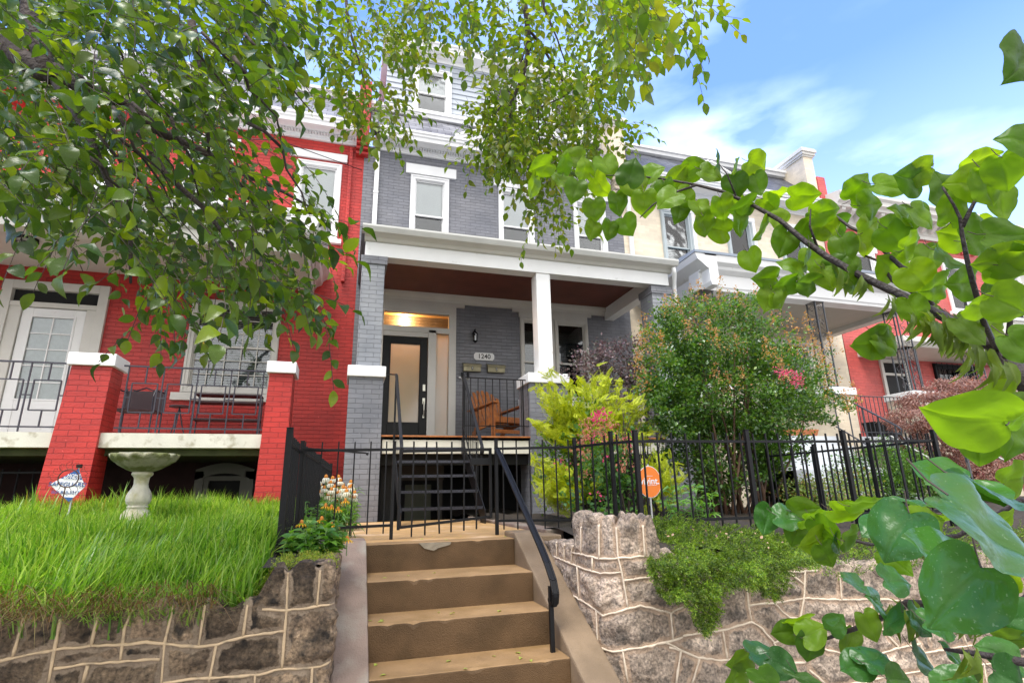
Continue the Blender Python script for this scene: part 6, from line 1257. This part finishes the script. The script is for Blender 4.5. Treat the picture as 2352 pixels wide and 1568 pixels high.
HD = [(1470,790),(1468,840),(1478,870),(1890,830),(1905,790),(1915,860),(1945,920),(1960,900),(1900,900),(1485,745),(1500,770),(1530,700),(1560,720),(1555,690),(1590,680),(1610,665),(1655,655),(1650,690),(1690,680),(1700,690),(1740,690),(1680,720),(1640,720),(1600,730),(1720,740),(1770,740),(1790,720),(1820,745),(1850,740),(1815,790),(1840,800),(1860,780),(1760,800),(1690,790),(1650,780),(1780,820),(1800,850),(1630,760),(1575,760),(1520,790),(1645,860),(1670,880),(1705,870),(1500,820),(1870,800),(1740,660),(1625,700)]
for (u_, v_) in HD:
    c = atY(u_+r.uniform(-5, 5), v_, (5.75 if v_ < 745 else 5.25)+r.uniform(-.2, .2)); m_ = r.integers(50, 90); z = r.random(m_); P_.append(c+np.stack([r.normal(size=m_)*.06*(1.15-z), r.normal(size=m_)*.06*(1.15-z), (z-.5)*.30], 1))
SH = []; cc_ = np.array((4.8, 6.0, 1.0))
for e_ in P_:
    e0 = e_.mean(0)-np.array([0,0,.1]); dv = unit(cc_-e0); t_ = r.random((46, 1))**1.3*.5; pp = e0+dv*t_+r.normal(size=(46, 3))*(.018+.05*t_); SH.append((pp, unit(-dv+r.normal(size=(46, 3))*.8), rdir(46, (0,0,.8)), .048*r.uniform(.6, 1.2, 46)))
npmesh('shoots', *cat([inst(SMALL[0], SMALL[1], *q_) for q_ in SH]), M_CM, cm)
P_ = np.concatenate(P_); npmesh('seed_heads', *leaves(P_, rdir(len(P_)), rdir(len(P_)), rng.uniform(.020, .036, len(P_)), SMALL, 2), M_CMB, cm)
P_ = []
for (u_, v_) in [(1822,878),(1833,866),(1838,872),(1800,860),(1790,853),(1828,862),(1815,855),(1837,880)]: c = atY(u_, v_, 5.0); P_.append(c+r.normal(size=(44, 3))*.028)
P_ = np.concatenate(P_); npmesh('pink_blooms', *leaves(P_, rdir(len(P_)), rdir(len(P_)), rng.uniform(.014, .024, len(P_)), SMALL, 2), M_PINKF, cm)
# golden cypress: flat feathery fronds
M_GC = leafmat('golden_cypress', [(.44,.54,.025), (.60,.66,.04), (.30,.45,.02), (.72,.72,.08), (.50,.58,.03)], .5, .4, .3, (1.4,1.3,.4))
M_GCI = leafmat('cypress_inner_green', [(.06,.14,.015), (.10,.20,.02), (.14,.26,.02)], .5, .3)
def frond(k=9):
    V = []; F = []
    def blade(a, b, w_):
        a = np.array(a); b = np.array(b); d = b-a; s = np.cross(d, [0,0,1.]); s = s/np.linalg.norm(s)*w_; m_ = a+d*.45; n0 = len(V); V.extend([a, m_-s, b, m_+s]); F.append((n0, n0+1, n0+2, n0+3))
    cv = lambda t: -.22*t*t
    for i in range(k):
        t = i/k; ln_ = .34*(1-t)**.7+.05
        for s in (-1, 1):
            p = (t*.95, 0, cv(t)); q = (t*.95+ln_*.75, s*ln_*.62, cv(t+ln_*.5)-.02); blade(p, q, .019)
            for f in (.35, .65): m_ = [p[j]+(q[j]-p[j])*f for j in range(3)]; blade(m_, (m_[0]+ln_*.34, m_[1]+s*ln_*.04, m_[2]-.01), .020); blade(m_, (m_[0]+ln_*.10, m_[1]+s*ln_*.26, m_[2]-.01), .018)
    blade((0,0,0), (.6,0,cv(.6)), .014); blade((.5,0,cv(.5)), (1.05,0,cv(1.05)), .018)
    return np.array(V), np.array(F)
FR = frond()
gc = thing('golden_cypress', 'feathery yellow green cypress bush beside the white porch column', 'bush', (2.75, 6.3, -.36))
def fronds(tips, y0, y1, seed, L0, per=10, cz=None):
    r = np.random.default_rng(seed); P_, X_, Z_, S_ = [], [], [], []
    for (u_, v_) in tips:
        yy = r.uniform(y0, y1); e = atY(u_, v_, yy); c = np.array(cz)
        for j in range(per): s = r.random()**.8*.75; p = e+(c-e)*s+r.normal(size=3)*np.array([.10,.12,.09])*(s+.15); o = unit(e-c+r.normal(size=3)*.5*np.linalg.norm(e-c)+np.array([0,0,.1])); P_.append(p-o*L0*.7); X_.append(o); Z_.append(unit(np.array([0,0,1.])+r.normal(size=3)*.5-CF*.3)); S_.append(L0*r.uniform(.6, 1.15))
    return np.array(P_), np.array(X_), np.array(Z_), np.array(S_)
TP = [(1245,850),(1225,870),(1240,885),(1262,845),(1290,862),(1310,868),(1335,862),(1360,850),(1385,826),(1400,835),(1410,855),(1430,870),(1445,890),(1420,900),(1460,915),(1225,962),(1215,958),(1240,972),(1260,960),(1250,925),(1280,900),(1300,915),(1320,940),(1350,900),(1370,920),(1400,930),(1440,935),(1470,930),(1450,960),(1330,980),(1290,985),(1260,1000),(1300,900),(1480,950),(1400,880),(1240,905),(1490,905),(1500,930),(1510,960),(1480,990),(1450,1000),(1500,1000),(1470,880),(1440,960),(1530,985),(1410,990)]
a1 = fronds(TP, 5.9, 6.5, 3, .17, 46, (2.85,6.4,.5)); TP2 = [(1220,1040),(1235,1060),(1215,1085),(1240,1110),(1260,1060),(1280,1040),(1230,1130),(1270,1100),(1300,1070),(1290,1130),(1320,1150),(1250,1150),(1350,1050),(1390,1100),(1330,1110)]
a2 = fronds(TP2, 5.7, 6.3, 4, .165, 34, (2.6,6.3,-.1)); TP3 = [(1480,1040),(1500,1010),(1520,1050),(1540,1070),(1560,1060),(1575,1090),(1500,1070),(1530,1030),(1480,1090),(1590,1120)]
a3 = fronds(TP3, 5.3, 5.8, 5, .15, 30, (3.4,5.7,-.1))
npmesh('fronds', *cat([inst(FR[0], FR[1], *a) for a in (a1, a2)]), M_GC, gc)
q = shrub_cloud((2.8,6.45,.45), (.55,.4,.7), 2600, 60, .06, 8, spread=.18); npmesh('inner_foliage', *leaves(*q, SMALL, 8), M_GCI, gc); cb = MB(); stems(cb, (2.8,6.4,-.4), (2.75,6.4,.6), (.5,.3,.7), 8, 9, .016, .12); cb.build('stems', M_BARK, gc, smooth=True)
gc2 = thing('golden_cypress', 'smaller yellow green cypress just behind the round orange sign', 'bush', (3.4, 5.7, -.36)); npmesh('fronds', *inst(FR[0], FR[1], *a3), M_GC, gc2); cb = MB(); stems(cb, (3.4,5.7,-.4), (3.4,5.7,.1), (.3,.2,.3), 5, 2, .01, .08); cb.build('stems', M_BARK, gc2, smooth=True)
# azalea with pink and faded blooms
M_AZ = leafmat('azalea_leaves', [(.04,.12,.03), (.07,.18,.04), (.10,.22,.05), (.14,.26,.08)], .35, .35)
M_FADE = leafmat('faded_blooms', [(.62,.26,.17), (.70,.34,.22), (.55,.22,.14), (.75,.20,.20)], .6, .3, .3, (1.3,1.2,1))
az_ = thing('rose_bush', 'leggy bush with pink and faded orange blooms in front of the golden cypress', 'bush', (2.9, 5.4, -.36))
q = [leaves(*shrub_cloud(atY(u_, v_, 5.4), (.22,.2,.2), n_, 9, .055, 60+i, spread=.3), OVAL2, i) for i, (u_, v_, n_) in enumerate([(1400,1060,190),(1360,1080,170),(1440,1090,190),(1400,1130,240),(1350,1140,150),(1460,1140,150),(1340,1000,60),(1420,1000,80)])]
npmesh('foliage', *cat(q), M_AZ, az_, smooth=True); cb = MB(); stems(cb, (2.95,5.4,-.4), (2.95,5.4,.45), (.38,.3,.5), 12, 12, .009, .12); cb.build('stems', M_TWIG, az_, smooth=True)
r = np.random.default_rng(14); P_ = []; Q_ = []
for (u_, v_, k, f) in [(1378,948,26,1),(1388,955,26,1),(1368,962,20,1),(1350,975,30,0),(1375,985,30,0),(1400,975,26,0),(1390,1000,30,0),(1350,1000,24,0),(1340,1010,20,0),(1365,1010,14,1),(1415,1010,18,0),(1330,1030,20,0),(1440,1020,14,0),(1440,1040,16,0),(1290,1062,8,1),(1450,1005,8,1),(1400,1048,8,1),(1345,1045,18,0),(1430,1070,18,0),(1380,1140,5,1),(1345,1085,14,0),(1460,1070,10,0)]:
    c = atY(u_, v_, 5.10+r.uniform(-.15, .2)); (P_ if f else Q_).append(c+r.normal(size=(int(k*1.9), 3))*.036)
P_ = np.concatenate(P_); Q_ = np.concatenate(Q_); npmesh('pink_blooms', *leaves(P_, rdir(len(P_)), rdir(len(P_)), rng.uniform(.02, .034, len(P_)), OVAL2, 2), M_PINKF, az_); npmesh('faded_blooms', *leaves(Q_, rdir(len(Q_)), rdir(len(Q_)), rng.uniform(.02, .034, len(Q_)), OVAL2, 2), M_FADE, az_)
# loropetalum
M_PU = leafmat('purple_leaves', [(.13,.10,.11), (.22,.13,.15), (.08,.10,.07), (.28,.19,.20), (.10,.11,.08)], .35, .25, .5, (1.2,.9,1))
lo = thing('purple_shrub', 'purple leaved shrub behind the golden cypress', 'bush', (4.1, 7.1, -.36)); q = []
for i, (u_, v_, k) in enumerate([(1330,840,120),(1370,820,200),(1400,800,150),(1440,810,240),(1470,820,200),(1400,840,260),(1450,860,300),(1480,880,250),(1430,900,260),(1340,850,150),(1470,920,200),(1500,850,160),(1460,800,110),(1380,860,160)]): q.append(leaves(*shrub_cloud(atY(u_, v_, 7.0), (.22,.25,.2), int(k*1.5), 8, .05, 80+i, spread=.3), SMALL, i))
npmesh('foliage', *cat(q), M_PU, lo); cb = MB(); stems(cb, (4.2,7.1,-.4), (4.2,7.1,1.1), (.7,.3,.7), 12, 5, .01, .2); cb.build('stems', M_BARK, lo, smooth=True)
# broad leaved perennial by the orange sign
M_BR = leafmat('broad_green_leaves', [(.08,.22,.05), (.14,.30,.06), (.20,.38,.08), (.10,.25,.08)], .35, .35)
def perennial(name, label, pts, y, L0, seed, per=9, T=OVAL, base=None, catg='plant', mat_=None, rad=.10):
    t = thing(name, label, catg, base if base is not None else tuple(atY(pts[0][0], pts[0][1], y)*np.array([1, 1, 0])+np.array([0,0,-.36]))); r = np.random.default_rng(seed); P_, X_, Z_, S_ = [], [], [], []; cb = MB()
    for (u_, v_) in pts:
        yy = y+r.uniform(-.12, .12); e = atY(u_, v_, yy); g0 = np.array([e[0]+r.uniform(-.05, .05), yy, -.38]); cb.tube([tuple(g0), tuple((g0+e)/2+r.normal(size=3)*.015), tuple(e)], .004, 5)
        for j in range(per): a = j*2.4+r.uniform(-.3, .3); s = r.random()**.7*.5; o = np.array([math.cos(a), math.sin(a), .15]); P_.append(e+(g0-e)*s); X_.append(unit(o+r.normal(size=3)*.15)); Z_.append(unit(np.array([0,0,1.])+o*.1+r.normal(size=3)*.25-CF*.25)); S_.append(L0*r.uniform(.6, 1.1))
    npmesh('leaves', *leaves(P_, X_, Z_, S_, T, seed), mat_ or M_BR, t, smooth=True); cb.build('stems', paint('green_stems', (.10,.20,.04), .5), t); return t
perennial('leafy_plant', 'bright green leafy plant with faded flower heads right of the orange sign', [(1540,1100),(1560,1110),(1585,1095),(1600,1115),(1620,1105),(1535,1140),(1560,1150),(1590,1140),(1615,1150),(1635,1130),(1550,1175),(1590,1175),(1630,1170)], 5.0, .13, 5, 10, LANCE)
perennial('leafy_plant', 'rose stems with a single pink bloom left of the sign behind the wall stones', [(1395,1150),(1410,1165),(1380,1165),(1405,1135),(1425,1175),(1440,1165),(1365,1175),(1460,1160)], 4.9, .06, 6, 12, OVAL)
# juniper / sedum hanging over the right wall
M_JU = leafmat('juniper_green', [(.045,.105,.012), (.09,.18,.018), (.17,.29,.025), (.28,.38,.05), (.03,.07,.01)], .5, .3, ns=9, nlo=.4, nhi=1.35)
ju = thing('creeping_juniper', 'mat of creeping juniper spilling over the buff stone wall', 'ground cover', (2.6, 3.3, -.3)); r = np.random.default_rng(44); P_, X_ = [], []
JP = [(1485,1200),(1530,1190),(1600,1205),(1700,1215),(1800,1230),(1850,1260),(1880,1290),(1800,1300),(1800,1340),(1780,1370),(1730,1345),(1700,1340),(1650,1350),(1640,1420),(1610,1450),(1590,1420),(1570,1370),(1520,1370),(1490,1320),(1480,1260)]
for k in range(2300):
    while True:
        u_, v_ = r.uniform(1475, 1885), r.uniform(1190, 1455)
        if inpoly(u_, v_, JP) and (v_ < 1290 or r.random() < .75): break
    f = np.clip((v_-1200)/90, 0, 1); yy = 3.92-.90*f+r.uniform(-.05, .05)-.07*math.sin(u_*.045)-.05*math.sin(v_*.07+u_*.02); c = atY(u_, v_, yy)
    m_ = 34; tt = r.random((m_, 1)); d = unit(np.array([r.normal()*.4, -.5-.3*f, .55-.9*f+r.normal()*.35])); ln_ = r.uniform(.04, .085); P_.append(c+d*ln_*tt+r.normal(size=(m_, 3))*.004); X_.append(unit(d+r.normal(size=(m_, 3))*.75))
P_ = np.concatenate(P_); X_ = np.concatenate(X_); NEED = (np.array([(0,-.13,0), (.55,-.11,.05), (1,0,.02), (0,.13,0), (.55,.11,.05)], float), np.array([(0,1,4,3), (1,2,2,4)]))
NEED = (np.array([(0,0,0), (.5,-.16,.04), (1,0,0), (.5,.16,.04)], float), np.array([(0,1,2,3)]))
npmesh('needles', *inst(*NEED, P_, X_, rdir(len(P_)), rng.uniform(.011, .020, len(P_))), M_JU, ju)
M_PET = leafmat('fallen_pink_petals', [(.62,.36,.25), (.70,.48,.36), (.55,.28,.15)], .6, .3, .3, (1.2,1.1,1)); k = 70; P_ = np.array([atY(r.uniform(1500, 1860), r.uniform(1205, 1300), 3.3+r.uniform(0, .3)) for _ in range(k)]); npmesh('caught_petals', *leaves(P_, rdir(k), rdir(k, (0,-.5,1)), rng.uniform(.015, .03, k), OVAL2, 3), M_PET, ju)
ju2 = thing('ground_cover', 'thin mossy mat on top of the buff wall at the right edge', 'ground cover', (4.8, 3.4, -.5)); P_, X_ = [], []
for k in range(1100): x_ = r.uniform(2.9, 7.5); yy = r.uniform(3.1, 3.75); z_ = float(ztR(np.array(_cs[-1]-(8.5-x_))))+.035+.10*(yy-3.2)+r.uniform(-.03, .04)-(.10*r.random() if yy < 3.2 else 0); c = np.array([x_, yy, z_]); m_ = 18; d = unit(np.array([r.normal()*.4, -.4, .4+r.normal()*.3])); P_.append(c+d*.06*r.random((m_, 1))+r.normal(size=(m_, 3))*.008); X_.append(unit(d+r.normal(size=(m_, 3))*.8))
P_ = np.concatenate(P_); X_ = np.concatenate(X_); npmesh('needles', *inst(*NEED, P_, X_, rdir(len(P_)), rng.uniform(.014, .026, len(P_))), M_JU, ju2)
mo = thing('moss_cushion', 'yellow green moss on the top of the dark wall beside the cheek', 'moss', (-.25, 3.35, -.3)); P_ = []
for k in range(500): x_ = r.uniform(-.62, -.02); yy = r.uniform(3.28, 3.75); P_.append(np.array([x_, yy, float(ztL(np.array(x_-X0L)))+.0+.02*r.random()-.02])+r.normal(size=(20, 3))*.014)
P_ = np.concatenate(P_); M_MOSS = leafmat('moss', [(.20,.30,.02), (.32,.40,.04), (.12,.20,.02), (.40,.34,.06)], .7, .2); npmesh('tufts', *inst(*NEED, P_, rdir(len(P_), (0,-.2,.8)), rdir(len(P_)), rng.uniform(.010, .018, len(P_))), M_MOSS, mo)
# flower bed left of the path
M_BED = leafmat('flower_bed_leaves', [(.06,.17,.03), (.10,.24,.035), (.16,.32,.05), (.05,.14,.035), (.24,.38,.07)], .35, .35)
r = np.random.default_rng(3)
for nm, lab, zone, n_, y0, y1, sd_ in [('leafy_plant', 'broad leaved green plants on the corner of the dark wall', (660, 790, 1190, 1265), 26, 3.6, 4.1, 1), ('leafy_plant', 'tangle of green stems below the coneflowers inside the fence', (690, 815, 1140, 1200), 34, 4.7, 5.6, 2), ('leafy_plant', 'upright green foliage under the white coneflowers by the grey pier', (735, 815, 1110, 1165), 26, 5.8, 6.8, 3)]:
    pts = [(r.uniform(zone[0], zone[1]), r.uniform(zone[2], zone[3])) for _ in range(n_)]; perennial(nm, lab, pts, (y0+y1)/2, .085 if sd_ == 1 else .095, 20+sd_, 12, OVAL if sd_ == 1 else LANCE, (-.2, (y0+y1)/2, -.36), mat_=M_BED)
M_PETW = leafmat('white_petals', [(.85,.84,.76), (.80,.80,.66), (.88,.86,.80)], .6, .3, .3, (1.05,1.05,.95)); M_CONE = paint('orange_cone', (.55,.20,.02), .8, .4, 60); M_PETY = leafmat('yellow_petals', [(.85,.42,.02), (.90,.55,.03)], .6, .3, .3, (1.1,1,.6)); M_STEM = paint('green_stems', (.10,.20,.04), .5)
PETAL = strip_leaf([(0, .03), (.3, .10), (.7, .13), (1.0, .05)], .2, .7)
def flower(label, droop, mp_, n, rr, ht, grp):
    t = thing('coneflower' if droop else 'yellow_daisy', label, 'flower', (0,0,0), grp, local=True); a = np.arange(n)*2*math.pi/n
    X_ = np.stack([np.cos(a), np.sin(a), 0*a-droop], 1); P_ = np.stack([np.cos(a)*rr*.3, np.sin(a)*rr*.3, 0*a+ht], 1); npmesh('petals', *inst(*PETAL, P_, unit(X_), unit(np.stack([np.cos(a)*droop, np.sin(a)*droop, 0*a+1], 1)), rr), mp_, t)
    MB().lathe([(rr*.42, -.006), (rr*.40, .008), (rr*.28, .022), (0, .028)], (0,0,ht), 12).build('cone', M_CONE, t, smooth=True); MB().tube([(0,0,-.02), (.008,0,ht*.5), (0,0,ht)], .003, 5).build('stem', M_STEM, t); return t
def place_flowers(proto, pts, ht, labels):
    for i, (u_, v_, yy) in enumerate(pts):
        o = proto if i == 0 else copy_tree(proto); e = atY(u_, v_, yy); s = (e[2]+.37)/ht; o.location = (e[0], e[1], -.37); o.scale = (1, 1, s)
        for c in o.children:
            if c.name.startswith(('petals', 'cone')):
                c.location = (0, 0, 0); c.scale = (1, 1, 1/s); c.location.z = ht-ht/s
        o.rotation_euler = (rnd.uniform(-.04, .04), rnd.uniform(-.04, .04), rnd.uniform(0, 6)); o['label'] = labels
cf = flower('white coneflower with orange cone in the clump by the grey pier', .75, M_PETW, 12, .046, .5, 'white coneflowers')
pts = [(731,1103),(745,1100),(755,1095),(762,1108),(770,1098),(779,1095),(781,1104),(738,1114),(748,1120),(740,1130),(768,1118),(775,1122),(785,1114),(792,1122),(800,1119),(806,1116),(762,1124),(770,1132),(782,1130),(790,1134),(800,1128),(812,1131),(756,1136),(764,1142),(777,1142),(802,1140),(815,1142),(757,1148),(776,1152),(788,1120),(753,1110),(806,1107)]
place_flowers(cf, [(a, b, 5.9+.5*rnd.random()) for a, b in pts], .5, 'white coneflower with orange cone in the clump by the grey pier')
yf_ = flower('small yellow orange daisy low in the flower bed left of the steps', .15, M_PETY, 11, .034, .35, 'yellow daisies')
place_flowers(yf_, [(794,1150,5.2),(790,1155,5.2),(745,1162,5.0),(738,1193,4.4),(763,1165,5.0),(693,1202,4.2),(760,1205,4.3),(770,1208,4.3),(798,1239,3.9),(778,1170,4.9)], .35, 'small yellow orange daisy low in the flower bed left of the steps')
# irises at the foot of the red pier
M_IR = leafmat('iris_blades', [(.14,.30,.05), (.20,.36,.08), (.26,.40,.10), (.30,.28,.08)], .4, .35)
for i, (u_, h_, nb_) in enumerate([(40,.26,6),(75,.36,7),(118,.30,6),(225,.26,5),(275,.36,8),(300,.30,6),(335,.22,5),(448,.24,6),(470,.26,6),(500,.22,5),(548,.24,6),(580,.24,6)]):
    b0 = atY(u_, 1160, 6.9); n_ = nb_+3; px_ = b0[0]+rng.normal(size=n_)*.035; py_ = 6.9+rng.normal(size=n_)*.03
    where = ['beside the left edge of the red pier', 'in front of the diamond sign', 'left of the bird bath', 'right of the bird bath'][0 if u_ < 130 else (1 if u_ < 250 else (2 if u_ < 400 else 3))]
    o = npmesh('iris_clump', *blades(px_, py_, lawn_z(px_, py_), rng.uniform(.75, 1.1, n_)*h_*1.15, rng.uniform(.1, .6, n_), rng.uniform(.02, .03, n_), 50+i), M_IR); tag(o, 'clump of broad pointed iris blades %s' % where, 'plant', 'iris clumps in the grass')
# japanese maple, hedge, small bushes at right
M_JM = leafmat('maroon_laceleaf', [(.26,.14,.12), (.34,.20,.17), (.42,.27,.23), (.20,.10,.08), (.36,.15,.09)], .6, .35, .3, (1.3,1,1))
jm = thing('japanese_maple', 'weeping laceleaf maple with dusty red brown foliage in front of the pinkish red house', 'bush', (9.4, 6.8, -.36)); q = []
for i, (u_, v_, rx, rz, k) in enumerate([(2130,920,.5,.16,900),(2200,895,.6,.2,1200),(2270,910,.6,.2,1100),(2100,960,.5,.2,900),(2180,970,.6,.28,1400),(2260,990,.7,.3,1500),(2330,950,.5,.3,1000),(2130,1020,.4,.22,1000),(2170,1070,.4,.22,900),(2240,1080,.6,.3,1200),(2320,1060,.6,.3,900)]):
    c = atY(u_, v_, 6.8); P_, X_, Z_, S_ = shrub_cloud(c, (rx,.5,rz), int(k*3.2), 60, .060, 100+i, spread=.13); X_ = unit(X_*np.array([1, 1, .2])+np.array([0,0,-.7])); q.append(inst(NEED[0], NEED[1], P_, X_, Z_, S_))
npmesh('foliage', *cat(q), M_JM, jm); cb = MB(); stems(cb, (9.6,6.9,-.4), (9.6,6.9,.7), (1.2,.5,.6), 12, 7, .02, .2); cb.build('stems', M_BARK, jm, smooth=True)
hg = thing('hedge', 'clipped green hedge behind the far end of the fence', 'hedge', (7.6, 6.3, -.36)); M_HG = leafmat('hedge_leaves', [(.03,.08,.015), (.05,.13,.02), (.09,.19,.03), (.14,.25,.04)], .4, .3)
q = [leaves(*shrub_cloud(atY(u_, v_, 6.3), (.55,.4,.34), 2300, 60, .038, 120+i, spread=.16), SMALL, i) for i, (u_, v_) in enumerate([(1985,1085),(2040,1065),(2100,1080),(2080,1130),(2000,1130),(2140,1130)])]; npmesh('foliage', *cat(q), M_HG, hg)
cb = MB(); stems(cb, (7.6,6.4,-.4), (7.6,6.3,0), (.7,.3,.4), 8, 17, .014, .4); cb.build('stems', M_BARK, hg)
M_SR = leafmat('small_rose_leaves', [(.12,.22,.05), (.18,.28,.08), (.25,.34,.12), (.32,.16,.08)], .5, .3)
sr = thing('small_bush', 'low pale green rose bush inside the fence in front of the cream steps', 'bush', (5.9, 5.6, -.36)); q = [leaves(*shrub_cloud(atY(u_, v_, 5.6), (.38,.3,.22), 900, 30, .035, 140+i, spread=.22), SMALL, i) for i, (u_, v_) in enumerate([(1900,1130),(1940,1120),(1970,1150),(1870,1160),(1925,1165),(1860,1140)])]; npmesh('foliage', *cat(q), M_SR, sr); cb = MB(); stems(cb, (5.9,5.6,-.4), (5.9,5.6,-.1), (.5,.3,.3), 9, 27, .008, .2); cb.build('stems', M_BARK, sr)
fl = thing('trough_flowers', 'mixed purple, red and yellow flowers in the trough on the cream porch edge', 'flowers', (7.9, 8.1, 1.0)); c0 = (7.95, 8.1, 1.12); npmesh('foliage', *leaves(*shrub_cloud(c0, (.4,.12,.14), 400, 20, .045, 9, spread=.3), SMALL, 2), M_HG, fl)
P_ = np.array(c0)+np.random.default_rng(3).normal(size=(140, 3))*np.array([.2,.06,.08])+np.array([0,-.05,.05]); npmesh('blooms', *leaves(P_, rdir(140), rdir(140), rng.uniform(.02, .03, 140), SMALL, 2), leafmat('mixed_petals', [(.25,.08,.5), (.6,.03,.05), (.8,.5,.03), (.4,.2,.6)], .6, .3, .3, (1,1,1)), fl)
# fallen leaves on the steps
M_FL = leafmat('fallen_leaf', [(.40,.42,.06), (.55,.50,.12), (.25,.36,.06), (.60,.58,.30)], .5, .2); LF0 = None
where = {0: 'landing under the gate', 1: 'second concrete step', 2: 'third concrete step', 3: 'fourth concrete step', -1: 'mauve cheek wall left of the steps'}
def fleaf(u_, v_, z, st_, s=.035):
    p = atZ(u_, v_, z+.004); o = npmesh('fallen_leaf', *inst(OVAL2[0], OVAL2[1], [p], [unit(rng.normal(size=3)*np.array([1, 1, .05]))], [np.array([0,0,1.])+rng.normal(size=3)*.15], s*rng.uniform(.7, 1.25)), M_FL); tag(o, 'small yellow green fallen leaf on the %s' % where[st_], 'fallen leaf', 'leaves fallen on the steps')
for (zx, zy) in [(680,628),(790,602),(520,622),(1080,608),(600,605)]: fleaf(784+.35*zx, 1019+.35*zy, zs_[0], 0, .025)
for (zx, zy) in [(430,862),(270,878),(600,846)]: fleaf(784+.35*zx, 1019+.35*zy, zs_[1], 1)
for (zx, zy) in [(265,1148),(280,1160),(745,1105),(175,1158),(640,1103),(1030,1095)]: fleaf(784+.35*zx, 1019+.35*zy, zs_[2], 2)
for (zx, zy) in [(690,1425),(800,1472),(1175,1370),(1180,1395),(1240,1412),(295,1510),(215,1452),(1010,1390)]: fleaf(784+.35*zx, 1019+.35*zy, zs_[3], 3)
for (zx, zy, zz) in [(40,1255,-.85),(38,1305,-.87),(68,1470,-.97),(50,768,-.50)]: fleaf(784+.35*zx, 1019+.35*zy, zz, -1)
